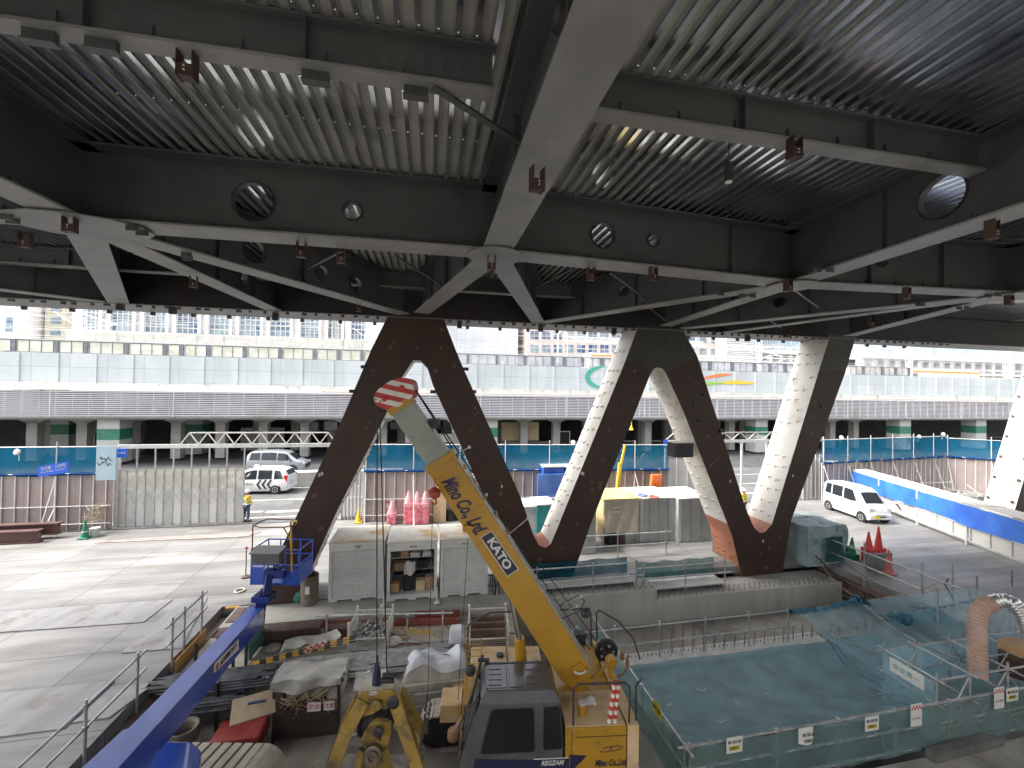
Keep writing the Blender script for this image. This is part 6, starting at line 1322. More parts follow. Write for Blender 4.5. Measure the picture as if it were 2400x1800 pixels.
m = MB(); pts = [B(x, y, 8.33) for x, y in ((635, 690), (640, 705), (700, 708), (735, 690), (728, 675), (645, 678), (635, 690))]; m.path(pts, .012); m.build('shackle', pipe, bk)
# ================================================================ BLUE BOOM LIFT
bl = pm('lift_blue', (.025, .07, .36), (.035, .09, .44), 1.0, .25, coat=.5, dirt=(.06, .09, .3), dscale=2.5, dlo=.6, dhi=.8); bld = pm('lift_blue_dark', (.008, .02, .13), (.012, .03, .17), 2, .4)
lf = thing('boom_lift', 'blue boom lift with its long arm stretched over the pit edge at lower left', 'boom lift', V((-6, 8, ZL)))
c1 = aty(622, 1417, 12.6); c2 = aty(278, 1800, 5.9); d = (c1 - c2).normalized(); c3 = c2 - d * 2.5
side = d.cross(UP).normalized(); top = side.cross(d).normalized()            # side points right
def lbox(m, p, q, w, h, w2=None, h2=None):
    w2 = w2 or w; h2 = h2 or h; A = [p, p - side * w, p - side * w - top * h, p - top * h]; Bq = [q, q - side * w2, q - side * w2 - top * h2, q - top * h2]
    m.add(A + Bq, [(0, 1, 2, 3), (7, 6, 5, 4), (0, 4, 5, 1), (1, 5, 6, 2), (2, 6, 7, 3), (3, 7, 4, 0)])
m = MB(); lbox(m, c2 + d * .9, c1, .42, .50, .43, .52); ao = m.build('boom_arm', bl, lf, bevel=.012)
m = MB(); lbox(m, c3 + top * .03 + side * .02, c2 + d * 1.0 + top * .03 + side * .02, .62, .66, .48, .58); m.build('arm_base', bl, lf, bevel=.015)
m = MB(); lbox(m, c1 - d * .05 + top * .008 + side * .008, c1 + d * .06 + top * .008 + side * .008, .45, .54); m.build('end_frame', bld, ao)
sgn = K(0, 1200, .36166)
def sidept(x, y, off=.006):
    dd_ = ray(*sgn(x, y)); pc = c1 + side * off; n_ = side; return CP + dd_ * ((pc - CP).dot(n_) / dd_.dot(n_))
P = [sidept(1545, 822), sidept(1548, 890), sidept(1385, 1045), sidept(1388, 985)]; m = MB(); m.prism(P, side * .003); o = m.build('name_strip', whitep, lf)
text('lettering', 'レンタルのニッケン', black, o, (P[0] + P[1] + P[2] + P[3]) / 4 + side * .010 + d * .08, d, top, .17, bold=.006, width=1.0); m = MB(); m.lathe(sidept(1408, 1000, .012), [(.075, 0), (.075, .002)], 18, side); m.build('red_disc', redw, o)
P = [sidept(1715, 615), sidept(1718, 655), sidept(1678, 695), sidept(1678, 650)]; m = MB(); m.prism(P, side * .003); m.build('number_plate', whitep, lf)
# arm end, jib and platform
k6 = K(500, 1100, .22604)
def bpt(x, y, Y): return aty(*k6(x, y), Y)
m = MB(); m.bar(c1 - side * .2 - top * .25, bpt(545, 1260, 12.6), .3, .3); m.bar(bpt(545, 1290, 12.5), bpt(585, 1090, 12.55), .26, .18); m.obox(bpt(525, 1325, 12.55), V((.27, 0, 0)), V((0, .2, 0)), UP * .09); m.build('jib', bld, lf, bevel=.01)
m = MB(); m.path([bpt(x, y, 12.4) for x, y in ((600, 1180), (605, 1240), (620, 1300), (610, 1345), (560, 1350))], .018); m.path([bpt(x, y, 12.4) for x, y in ((430, 1300), (480, 1270), (590, 1285))], .018); m.build('hose', black, lf)
X0, X1, Y0, Y1 = bpt(388, 1195, 12.75).x, bpt(878, 1205, 12.75).x, 12.75, 13.65; zb = bpt(600, 1200, 12.75).z; zt = zb + 1.08
bs = MB(); bs.box(((X0 + X1) / 2, (Y0 + Y1) / 2, zb + .03), (X1 - X0, Y1 - Y0, .06)); bo_ = bs.build('platform', bl, lf)
m = MB()
for z in (zt, zb + .62): m.path([V((X0, Y0, z)), V((X1, Y0, z)), V((X1, Y1, z)), V((X0, Y1, z)), V((X0, Y0, z))], .022)
for x in (X0, X0 + .4, X1 - .4, X1):
    for y in (Y0, Y1): m.tube(V((x, y, zb)), V((x, y, zt)), .020, 7)
m.build('guard_rail', bl, lf)
m = MB()
for (x, y, xx, yy) in ((X0, Y0, X1, Y0), (X1, Y0, X1, Y1), (X0, Y0, X0, Y1)):
    a_, b_ = V((x, y, 0)), V((xx, yy, 0)); n = int((b_ - a_).length / .055)
    for i in range(n): p = a_ + (b_ - a_) * i / n; m.bar(p + UP * (zb + .06), p + UP * (zb + .6), .006, .006)
    for i in range(9): m.bar(a_ + UP * (zb + .08 + .06 * i), b_ + UP * (zb + .08 + .06 * i), .006, .006)
m.box((X1 + .012, (Y0 + Y1) / 2, zb + .28), (.01, Y1 - Y0, .5)); m.box((X0 + .2, Y0 - .012, zb + .3), (.35, .01, .5)); m.box((X1 - .25, Y0 - .012, zb + .25), (.45, .01, .42)); m.build('mesh_panel', bl, lf)
m = MB(); c = V(((X0 + X1) / 2 - .12, Y0 - .16, zt - .12)); m.obox(c, V((.42, 0, 0)), V((0, .14, .04)), UP * .16); co = m.build('control_box', pm('box_dark_grey', (.07, .075, .075), (.09, .095, .095), 3, .5), lf, bevel=.015)
m = MB(); m.obox(c + UP * .19 - V((0, .02, 0)), V((.45, 0, 0)), V((0, .2, .05)), UP * .015); m.build('lid', pm('box_lid_grey', (.12, .125, .125), None), co)
m = MB()
for (x0, y0, x1, y1) in ((560, 1100, 560, 1020), (640, 1100, 640, 1010), (560, 1030, 680, 1030), (600, 1120, 690, 1020), (690, 1100, 690, 1000)): m.bar(bpt(x0, y0, 12.6), bpt(x1, y1, 12.6), .07, .07)
m.obox(bpt(640, 1080, 12.6), V((.3, 0, 0)), V((0, .08, 0)), UP * .12); m.build('rotator', bld, lf)
yb = MB(); yb.path([V((X0 + .02, Y0, zb + .5)), V((X0 + .02, Y0, zt + .72)), V((X0 + .12, Y0 + .1, zt + .8)), V((X0 + .3, Y0 + .3, zt + .86)), V((X1 - .3, Y0 + .3, zt + .84)), V((X1 - .12, Y0 + .1, zt + .8))], .022)
yb.path([V((X0 + .02, Y0, zt + .76)), V((X0 + .3, Y0 - .1, zt + .72)), V((X1 - .4, Y0 - .1, zt + .74)), V((X1 - .1, Y0, zt + .8))], .02); yb.build('overhead_bar', pm('bar_rust', (.22, .13, .07), None, rough=.6), lf)
yb = MB(); yb.path([V((X1 - .2, Y0, zb + .4)), V((X1 - .25, Y0, zt + .5)), V((X1 - .3, Y0 + .05, zt + .86)), V((X1 - .08, Y0, zt + .9))], .032); yb.path([V((X1 - .25, Y0, zt + .3)), V((X1 - .5, Y0, zt + .72))], .022); yb.build('sensor_bar', pm('bar_yellow', (.45, .30, .04), None, rough=.5), lf)
# blue body and tracks
m = MB(); P = [(-6.6, -.3), (-6.55, .75), (-6.2, 1.0), (-5.35, 1.0), (-5.15, .85), (-5.1, -.3)]; m.prism([V((x, 6.95, z)) for x, z in P], V((-.42, .62, .0))); m.build('engine_cowl', bl, lf, bevel=.05)
m = MB(); m.obox(V((-5.75, 6.86, .30)), V((.50, 0, 0)), V((-.06, .09, 0)), UP * .4); m.build('cowl_door', bl, lf, bevel=.04)
def ltrack(x0, x1, y0, y1, zt_, nm):
    m = MB(); n = 10; yc = (y0 + y1) / 2
    for i in range(n): x = x0 + (x1 - x0) * (i + .5) / n; m.obox(V((x, yc, zt_)), V(((x1 - x0) / n * .36, 0, 0)), V((.03, (y1 - y0) / 2, 0)), UP * .035)
    for i in range(5): t = (i + .5) / 5 * math.pi / 2; c = V((x1 + .4 * math.sin(t), yc, zt_ - .4 + .4 * math.cos(t))); m.obox(c, V((.07 * math.cos(t), 0, -.07 * math.sin(t))), V((.03, (y1 - y0) / 2, 0)), V((.035 * math.sin(t), 0, .035 * math.cos(t))))
    m.build('track_pads', pm('lift_pad', (.30, .28, .22), (.38, .36, .29), 3, .75), lf)
    m = MB(); m.obox(V(((x0 + x1) / 2, yc, zt_ - .42)), V(((x1 - x0) / 2 + .2, 0, 0)), V((.02, (y1 - y0) / 2 - .05, 0)), UP * .36); m.build('track_frame', black, lf)
ltrack(-7.4, -5.15, 8.2, 8.8, -.12, 'far'); ltrack(-7.2, -4.9, 6.7, 7.3, -.5, 'near')
m = MB(); c = atz(*k1(1190, 1400), -.6); m.lathe(c - UP * .3, [(.02, 0), (.3, .02), (.34, .2), (.3, .34), (.22, .3), (.2, .12), (.02, .1)], 18); tag(m.build('cable_tub', pm('tub_grey', (.16, .14, .11), None), smooth=True), 'round tub of coiled cable behind the blue lift body', 'tub')
# ================================================================ NETTED PIT
nb = netmat('pit_net', (.38, .60, .68), .42); nb2 = netmat('pit_net_dense', (.40, .64, .70), .58); ng = netmat('skirt_net', (.22, .34, .32), .55)
kr = K(1400, 1200, .45208)
def sheet_fn(s, t):                            # main net over the pit: s across, t from the front rail to the far kerb
    a = PA0 + .02 + s * 10.6; b = PB0 + .1 + (PB1 - PB0 - .28) * t
    zf = -.26; zbk = -1.22; z = zf + (zbk - zf) * t; e_ = math.sin(math.pi * min(1, max(0, s))) ** .5 * math.sin(math.pi * t) ** .7
    return S(a, b + .05 * math.sin(a * 1.7), z - .62 * e_ + .05 * math.sin(a * 3.1 + b * 2.3) * e_ + .03 * math.sin(a * 7 + b * 3 + 2 * math.sin(b * 1.9)) * (1.3 - 1.2 * t) + .02 * math.sin(a * 17 - b * 6) * (1 - t) if t < .999 else zbk)
m = MB(); m.grid(sheet_fn, 70, 30); tag(m.build('safety_net', nb2, smooth=True), 'huge dark blue safety net sagging over the pit at the lower right', 'safety net')
def tri(name, cs, sag, mt, label, nu=34, nv=22, wr_=.04):
    A, B_, C_, D_ = cs
    def f(s, t): p = (A * (1 - s) + B_ * s) * (1 - t) + (D_ * (1 - s) + C_ * s) * t; return p - UP * (sag * math.sin(math.pi * s) * math.sin(math.pi * t) + wr_ * math.sin(17 * s + 5 * t) * math.sin(math.pi * t)) + E1 * wr_ * math.sin(13 * t + 4 * s)
    m = MB(); m.grid(f, nu, nv); return tag(m.build(name, mt, smooth=True), label, 'safety net')
tri('safety_net', (aty(*kr(1010, 512), 14.2), aty(*kr(1372, 458), 15.0), atz(*kr(1890, 760), -.1), atz(*kr(1620, 960), -.35)), .45, nb, 'second blue net drawn from the rear rail down to the scaffold tower', wr_=.05)
tri('safety_net', (aty(*kr(1372, 458), 15.0), aty(*kr(1975, 395), 13.4), aty(*kr(2000, 640), 12.2), atz(*kr(1880, 745), -.1)), .95, nb, 'hanging blue net strung up to a pole beside the orange duct')
tri('safety_net', (aty(*kr(1975, 395), 13.4), aty(*kr(2160, 500), 12.6), aty(*kr(2170, 660), 11.6), aty(*kr(1990, 650), 12.0)), .12, nb, 'net draped over the orange duct at the right', 20, 14)
def lumps(name, pts, r, mt, label, cat='net bundle'):
    m = MB(); random.seed(len(pts) * 7)
    def f(s, t):
        x = s * (len(pts) - 1); i = min(int(x), len(pts) - 2); p = pts[i] + (pts[i + 1] - pts[i]) * (x - i); a_ = 2 * math.pi * t; rr = r * (1 + .35 * math.sin(s * 41) + .25 * math.sin(s * 97 + 3 * a_)); return p + (E2 * math.cos(a_) + UP * math.sin(a_)) * rr
    m.grid(f, 60, 10); return tag(m.build(name, mt, smooth=True), label, cat)
bn = pm('rolled_blue_net', (.02, .09, .13), (.04, .15, .20), 6, .8, bump=.6, bscale=40)
lumps('rolled_net', [aty(*kr(1000, 515), 14.1), aty(*kr(1180, 505), 14.5), aty(*kr(1340, 455), 14.9)], .07, bn, 'dark blue net rolled along the rear rail of the pit')
lumps('rolled_net', [aty(*kr(1520, 560), 14.0), aty(*kr(1640, 555), 14.1), aty(*kr(1740, 535), 14.2), aty(*kr(1790, 545), 14.2)], .16, bn, 'thick crumpled roll of blue net lying on the far right of the pit')
lumps('rolled_net', [aty(*kr(1345, 455), 14.9), aty(*kr(1370, 470), 14.9), aty(*kr(1395, 480), 14.8)], .13, bn, 'knot of blue net tied at the corner post')
# rails round the pit
ZR = -.2
FP = [S(a, PB0 + .07, 0) for a in (5.7, 6.2, 7.9, 9.6, 11.3, 13.0, 14.8, 16.4)]
railing('pit_railing', FP, (ZL, ZR + .06), (ZR, ZR - .5, ZL + .08), 'long scaffold pipe railing along the front of the netted pit', 'railings round the pit')
railing('pit_railing', [S(5.58, b, 0) for b in (8.1, 9.9, 11.6, 12.9)], (ZL, ZR + .06), (ZR, ZR - .5), 'scaffold pipe railing along the left side of the netted pit', 'railings round the pit')
railing('pit_railing', [S(a, 12.42, 0) for a in (4.4, 6.0, 7.6, 9.3, 11.0, 12.6)], (ZL, ZR + .12), (ZR, ZR - .55), 'scaffold pipe railing along the rear of the netted pit before the starter bars', 'railings round the pit')
m = MB(); m.grid(lambda s, t: S(5.65 + 11 * s, PB0 + .03 + .02 * math.sin(s * 60), ZR - .02 - (1.06) * t), 80, 6); tag(m.build('skirt_net', ng, smooth=True), 'dark green net skirt hung below the front rail of the pit', 'net skirt')
m = MB(); m.grid(lambda s, t: S(5.53 + .02 * math.sin(s * 30), PB0 + 4.8 * s, ZR - .02 - 1.06 * t), 40, 6); tag(m.build('skirt_net', ng, smooth=True), 'dark green net skirt on the left side of the pit beside the crane', 'net skirt')
m = MB(); m.grid(lambda s, t: S(4.9 - .4 * t, 9.3 + 3.6 * s, ZR - .02 - .35 * t + .05 * math.sin(s * 9)), 30, 6); tag(m.build('safety_net', nb, smooth=True), 'strip of blue net draped outside the left pit rail by the crane', 'safety net')
# starter bars of the kerb
m = MB(); random.seed(8)
for i in range(46):
    a = 7.6 + i * .2; p = S(a, PB1 + .1 + .2 * (i % 2), ZL); h = .42 if i > 8 else .95; m.tube(p, p + UP * (h + random.uniform(-.04, .04)) + E1 * .02, .011, 5)
for i in range(60): a = 6.2 + i * .15; p = S(a, PB1 + .25, ZL); m.tube(p, p + UP * .1, .012, 5)
tag(m.build('starter_bars', rust), 'row of thin steel starter bars standing on the pit kerb', 'rebar', kind='stuff')
# warning signs
yw = pm('sign_yellow', (.62, .55, .05), None); sgw = pm('sign_white', (.60, .60, .56), None, rough=.6)
for (u, v, b_, kind_, lab) in ((1721, 1745, 0, 0, 'leftmost white and yellow warning sign on the front pit net'), (1888, 1722, 0, 2, 'curled white warning sheet on the front pit net'), (2043, 1695, 0, 0, 'third warning sign on the front pit net, flat and clear'), (2147, 1675, 0, 1, 'tall red checked notice on the front pit net'), (2341, 1635, 0, 1, 'tall red checked notice near the right edge'), (2372, 1627, 0, 0, 'white and yellow warning sign at the far right of the pit rail')):
    p = atb(u, v, PB0 - .03); q = S(ab(p)[0], PB0 - .035, p.z); hw, hh = (.20, .17) if kind_ != 1 else (.17, .27)
    t_ = thing('warning_sign', lab, 'warning sign', q, 'warning signs on the pit net'); m = MB()
    if kind_ == 2: m.grid(lambda s, t: q + E1 * (s - .5) * .4 + UP * (.17 - .34 * t) - E2 * .07 * math.sin(3.1 * s) * t, 10, 6)
    else: m.obox(q, E1 * hw, E2 * .004, UP * hh)
    m.build('panel', sgw, t_)
    if kind_ == 1:
        m = MB()
        for i in range(7):
            for j in range(2): 
                if (i + j) % 2: m.obox(q - E2 * .006 + E1 * (-.14 + i * .047) + UP * (.2 - .05 * j), E1 * .023, E2 * .001, UP * .024)
        m.build('red_checks', redw, t_); text('lettering', '立入禁止', pm('faded_red', (.4, .15, .12), None), t_, q - E2 * .007 - UP * .08, E1, UP, .07)
    else:
        if kind_ == 0: m = MB(); m.obox(q - E2 * .006 - UP * .07, E1 * .13, E2 * .001, UP * .05); m.build('yellow_band', yw, t_)
        text('lettering', '開口部注意', black, t_, q - E2 * (.007 if kind_ == 0 else .08) + UP * .06, E1, UP, .075, width=.32); text('lettering', '投棄禁止', black, t_, q - E2 * (.009 if kind_ == 0 else .09) - UP * .07, E1, UP, .08, width=.26)
q = ata(*kr(310, 1025), 5.5); m = MB(); m.obox(q, E2 * .18, E1 * .004, UP * .16); o = tag(m.build('warning_sign', yw), 'yellow and white sign on the left pit net beside the crane', 'warning sign', 'warning signs on the pit net'); text('lettering', '開口部', black, o, q - E1 * .008, -E2, UP, .1)
# scaffold tower at the right
st_ = thing('scaffold_tower', 'boxy scaffold of galvanised pipes wrapped in blue net at the lower right', 'scaffold', S(14.2, 8.6, -1.3)); ZT = .36
for a in (12.6, 13.7, 15.0, 16.3, 17.6):
    for b in (8.07, 9.3): m = MB(); m.tube(S(a, b, -2.6 if b > 9 else ZL), S(a, b, ZT + .18), .0245, 8); m.build('standard', pipe, st_)
for z in (ZT, ZT - .62, ZT - 1.2):
    for b in (8.07, 9.3): m = MB(); m.tube(S(12.4, b, z), S(18.2, b, z), .0245, 8); m.build('ledger', pipe, st_)
for a in (12.6, 13.7, 15.0, 16.3): m = MB(); m.tube(S(a, 7.9, ZT + .03), S(a, 9.45, ZT + .03), .0245, 8); m.tube(S(a, 7.9, ZT - .6), S(a, 9.45, ZT - .6), .0245, 8); m.build('transom', pipe, st_)
for (a, a2) in ((12.6, 13.7), (13.7, 15.0), (16.3, 15.0), (16.3, 17.6)):
    for b in (8.1, 9.25): m = MB(); m.tube(S(a, b, ZL + .1), S(a2, b, ZT - .1), .018, 6); m.build('diagonal', pipe, st_)
m = MB(); m.grid(lambda s, t: S(12.6 + 4.4 * s, 9.33 + .03 * math.sin(s * 20), ZT - .04 - 1.3 * t), 30, 6); m.build('net_side', nb, st_, smooth=True)
m = MB(); m.grid(lambda s, t: S(12.57, 8.1 + 1.2 * s, ZT - .04 - 1.5 * t), 12, 6); m.build('net_end', nb, st_, smooth=True)
m = MB(); P = [S(12.55, 9.1, ZT - .05), S(12.55, 8.3, ZT - .05), S(12.55, 8.3, ZT - .42), S(12.55, 9.1, ZT - .42)]; m.prism(P, -E1 * .01); o = tag(m.build('banner', sgw), 'white banner with blue green writing on the scaffold tower end', 'banner'); text('lettering', '安全第一', pm('teal_ink', (.1, .3, .3), None), o, S(12.53, 8.7, ZT - .24), -E2, UP, .16)
for (a, b, z0, z1) in ((17.3, 10.2, -1.0, 1.4), (17.9, 11.0, -1, 1.9), (18.3, 9.8, -1, 1.5), (16.6, 10.6, -1.6, 1.2), (17.6, 9.9, -1, 1.1)): m = MB(); m.tube(S(a, b, z0), S(a, b, z1), .0245, 8); tag(m.build('scaffold_pole', pipe), 'upright scaffold pole among the cluster beside the orange duct', 'pole', 'scaffold poles by the duct')
# duct
kd = K(2000, 1350, .18083); pts = [aty(*kd(x, y), Y) for x, y, Y in ((1610, 1300, 11.2), (1605, 900, 11.3), (1600, 600, 11.4), (1620, 480, 11.4), (1690, 390, 11.4), (1790, 345, 11.4))]
def hose(pts, r, rings, mt, name, parent=None, ribs=.012):
    cum = [0]
    for p, q in zip(pts, pts[1:]): cum.append(cum[-1] + (q - p).length)
    def pos(s):
        x = s * cum[-1]
        for i in range(len(pts) - 1):
            if x <= cum[i + 1] or i == len(pts) - 2: t = (x - cum[i]) / (cum[i + 1] - cum[i]); return pts[i] + (pts[i + 1] - pts[i]) * t
    def f(s, t):
        p = pos(s); d = (pos(min(1, s + .03)) - pos(max(0, s - .03))).normalized(); x = d.cross(V((0, 1, 0))).normalized(); y = x.cross(d); a_ = 2 * math.pi * t; rr = r + ribs * math.sin(s * rings * 2 * math.pi); return p + (x * math.cos(a_) + y * math.sin(a_)) * rr
    m = MB(); m.grid(f, rings * 6, 20); return m.build(name, mt, parent, smooth=True)
dc = thing('ventilation_duct', 'thick ribbed orange and silver ventilation duct rising from the pit at the right', 'duct', pts[0])
hose(pts, .2, 26, pm('duct_orange', (.40, .26, .20), (.48, .34, .28), 2, .6), 'flexible_duct', dc)
p2 = [aty(*kd(x, y), Y) for x, y, Y in ((1780, 348, 11.4), (1880, 318, 11.4), (1980, 318, 11.3), (2070, 350, 11.2), (2150, 430, 11.1), (2230, 540, 11.0), (2300, 760, 10.9))]
hose(p2, .17, 18, pm('duct_silver', (.6, .6, .6), (.72, .72, .72), 3, .3, metal=.85), 'metal_duct', dc, .008)
# brown box, dark slab, grating, tube lamp, ropes
m = MB(); c = aty(*kd(2130, 870), 11.0); m.obox(c - UP * .1, E1 * .32, E2 * .22, UP * .12); tag(m.build('plywood_box', pm('box_ply', (.30, .18, .09), (.38, .24, .13), 3, .7), bevel=.01), 'brown plywood box on the scaffold at the right edge', 'box')
m = MB(); P = [atz(*kr(x, y), ZL + .22) for x, y in ((1700, 1222), (1980, 1150), (2112, 1172), (1760, 1262))]; m.prism(P, V((0, 0, -.2))); tag(m.build('dark_slab', pm('slab_dark', (.10, .095, .085), (.15, .14, .13), 2, .8)), 'low dark slab lying on the floor at the bottom right', 'slab')
m = MB(); g0 = S(4.9, 7.0, ZL + .012)
for i in range(16): m.bar(g0 + E1 * .04 * i, g0 + E1 * .04 * i + E2 * 1.6, .01, .02)
for i in range(9): m.bar(g0 + E2 * .2 * i, g0 + E2 * .2 * i + E1 * .6, .008, .02)
tag(m.build('floor_grating', dark), 'narrow dark steel floor grating between the crane and the pit', 'grating')
m = MB(); a_, b_ = atb(2065, 1442, 14.1), atb(2107, 1433, 14.1); m.tube(a_, b_, .035, 10); tl = tag(m.build('tube_lamp', pm('lamp_glow', (1, 1, 1), None, emit=6)), 'bright fluorescent tube lamp in the dark end of the excavation', 'lamp')
m = MB(); m.obox((a_ + b_) / 2 + UP * .055 + E2 * .03, E1 * .33, E2 * .02, UP * .02); m.build('fixture', whitep, tl)
def rope(name, pts, r, mt, label, n=14, sag=.2):
    m = MB(); out = []
    for p, q in zip(pts, pts[1:]):
        for i in range(n): t = i / n; out.append(p + (q - p) * t - UP * sag * math.sin(math.pi * t))
    out.append(pts[-1]); m.path(out, r, 6); return tag(m.build(name, mt), label, name.split('_')[-1])
hemp = pm('hemp', (.33, .27, .19), None, rough=.8)
rope('hemp_rope', [aty(*kr(1385, 462), 14.9), aty(*kr(1820, 350), 14.6)], .015, hemp, 'brown rope tied from the net corner to the right railing', sag=.1)
rope('hemp_rope', [aty(*kr(1120, 215), 16.5), aty(*kr(1400, 462), 15), aty(*kr(1815, 360), 14.6)], .012, hemp, 'thin brown rope sagging from the last truss foot', sag=.35)
rope('black_hose', [aty(*kr(1130, 225), 16.4), aty(*kr(1500, 465), 15.2), aty(*kr(1960, 455), 13.6)], .03, black, 'thick dark hose sagging across the end of the excavation', sag=.25)
rope('black_cable', [aty(*kr(1260, 240), 16.4), aty(*kr(1600, 430), 14.8), aty(*kr(1900, 500), 13.4)], .014, black, 'thin dark cable below the right railing', sag=.2)
rope('blue_rope', [aty(*kr(1822, 345), 14.4), aty(*kr(1800, 370), 14.4), aty(*kr(1830, 420), 14.3), aty(*kr(1860, 480), 14.2)], .02, pm('blue_rope', (.02, .03, .12), None), 'short dark blue rope knotted on the right railing', sag=.02)
for i, (x, y0, y1) in enumerate(((1968, 332, 440), (2150, 300, 400))):
    p = atz(*kr(x, y1), -.1); q = aty(*kr(x, y0), p.y); m = MB(); m.tube(p - UP * .9, q, .028, 8); tag(m.build('tall_post', pm('purple_post', (.12, .10, .17), (.2, .18, .24), 4, .5)), ('purplish scaffold post holding the net peak', 'purplish scaffold post at the right edge of the pit')[i], 'pole')
# ================================================================ BACK YARD
kf = K(1250, 1080, .22604); k4 = K(700, 700, .36166)
def S2(u0, v0, u1, ztop, dep, zb=0): pass
def crate(name, u0, u1, vb, vt, mt, label, cat, dep=2.2, roof=None, bev=.01, zb=0.0, group=None):
    p, q = atz(u0, vb, zb), atz(u1, vb, zb); a0, b0_ = ab(p); a1 = ab(atb(u1, vb, b0_))[0]; z1 = atb(u0, vt, b0_).z
    t_ = thing(name, label, cat, S((a0 + a1) / 2, b0_, zb), group); m = MB(); m.sbox(a0, a1, b0_, b0_ + dep, zb + .01, z1); m.build('body', mt, t_, bevel=bev)
    if roof: m = MB(); m.sbox(a0 - .04, a1 + .04, b0_ - .05, b0_ + dep + .04, z1 + .002, z1 + .07); m.build('roof', roof, t_)
    return t_, a0, a1, b0_, z1
pan = pm('shed_panel', (.36, .38, .38), (.44, .46, .46), 1.2, .45, dirt=(.3, .3, .29), dscale=2, dlo=.55, dhi=.8); rfm = pm('shed_roof', (.62, .59, .50), (.72, .70, .62), .9, .6, dirt=(.45, .38, .25), dscale=1, dlo=.58, dhi=.75)
for (u0, u1, lab, seams) in ((1500, 1586, 'left grey container shed with a bright white corner and four door panels', 4), (1590, 1668, 'right grey container shed partly behind the fourth truss leg', 3)):
    t_, a0, a1, b0_, z1 = crate('container_shed', u0, u1, 1272, 1171, pan, lab, 'container shed', 2.2, rfm, group='container sheds')
    m = MB()
    for i in range(seams + 1): x = a0 + (a1 - a0) * i / seams; m.sbox(x - .025, x + .025, b0_ - .03, b0_ - .002, .05, z1 - .02)
    m.build('door_seam', pipe, t_)
    m = MB(); m.sbox(a0, a0 + .12, b0_ - .035, b0_ - .031, .05, z1); m.build('corner_strip', whitep, t_)
for (x, y, mt, lab) in ((1130, 355, pm('blue_coil', (.15, .18, .4), None), 'blue coil of hose lying on the left container shed roof'), (1250, 375, pm('red_coil', (.4, .12, .1), None), 'red coil of hose lying on the left container shed roof')):
    m = MB(); c = atz(*kf(x, y), 2.06 if False else z1 + .1); 
    for i in range(16): t0, t1 = i * math.pi / 8, (i + 1) * math.pi / 8; m.tube(c + V((math.cos(t0), math.sin(t0), 0)) * .22, c + V((math.cos(t1), math.sin(t1), 0)) * .22, .05, 6)
    tag(m.build('hose_coil', mt), lab, 'hose coil', 'hose coils on the shed roof')
# tarp shelter
ts = thing('tarp_shelter', 'cream tarpaulin shelter with yellow roof board and red sign beside the sheds', 'shelter', atz(1455, 1275, 0)); p0 = atz(*kf(735, 900), 0); a0, b0_ = ab(p0); a1 = ab(atb(kf(1085, 0)[0], 1240, b0_))[0]; zt_ = atb(*kf(760, 405), b0_).z
cream = pm('cream_tarp', (.47, .43, .33), (.56, .52, .42), 1.5, .6, bump=.5, bscale=6, dirt=(.28, .27, .25), dscale=1.5, dlo=.6, dhi=.72)
m = MB(); m.grid(lambda s, t: S(a0 + (a1 - a0) * s, b0_ + .03 * math.sin(s * 17 + t * 3) + .03 * math.sin(s * 5), zt_ - (zt_ - .65) * t), 30, 16); m.build('curtain', cream, ts, smooth=True)
m = MB(); m.sbox(a0 - .1, a1 + .1, b0_ - .12, b0_ + 2.0, zt_ + .02, zt_ + .06); m.build('roof_board', pm('yellow_board', (.58, .40, .12), (.66, .50, .20), 1.2, .6), ts)
m = MB()
for x in (a0 - .03, a1 + .02):
    for y in (b0_ + .06, b0_ + 1.9): m.tube(S(x, y, 0), S(x, y, zt_), .025, 8)
m.build('poles', pipe, ts)
m = MB(); x = a0 + (a1 - a0) * .33; m.sbox(x - .2, x + .2, b0_ - .09, b0_ - .08, zt_ - .62, zt_ - .32); o = m.build('sign', sgw, ts); text('lettering', '火気厳禁', redw, o, S(x, b0_ - .095, zt_ - .47), E1, UP, .1, width=.34)
m = MB(); m.grid(lambda s, t: S(a0 - .03, b0_ + 1.9 * s, zt_ - (zt_ - .4) * t), 8, 8); m.build('side_curtain', pm('ochre_tarp', (.52, .40, .22), None), ts)
for i, (x, lab) in enumerate(((815, 'left black drum below the tarp shelter'), (880, 'middle black drum below the tarp shelter'), (940, 'brownish drum below the tarp shelter'))): p = atz(*kf(x, 880), 0); m = MB(); m.lathe(S(ab(p)[0], b0_ + .5, 0), [(.02, .01), (.26, .01), (.26, .75), (.24, .77), (.02, .77)], 18); tag(m.build('fuel_drum', black if i < 2 else rust), lab, 'drum', 'drums under the shelter')
# cabins behind V1
for (u0, u1, vb, vt, mt, lab) in ((1218, 1257, 1262, 1190, pan, 'pale grey steel cabinet left of the teal one'), (1258, 1300, 1262, 1185, pm('teal_paint', (.01, .17, .18), (.02, .22, .22), 2, .4), 'teal cabinet with a white roof behind the third truss leg'), (1281, 1320, 1228, 1170, pan, 'pale cabinet standing behind the teal one')):
    crate('site_cabinet', u0, u1, vb, vt, mt, lab, 'cabinet', 1.4, whitep, group='site cabinets')
crate('shed_end', 1360, 1396, 1300, 1200, pan, 'dull grey container end under the third truss leg', 'container shed', 1.6, rfm)
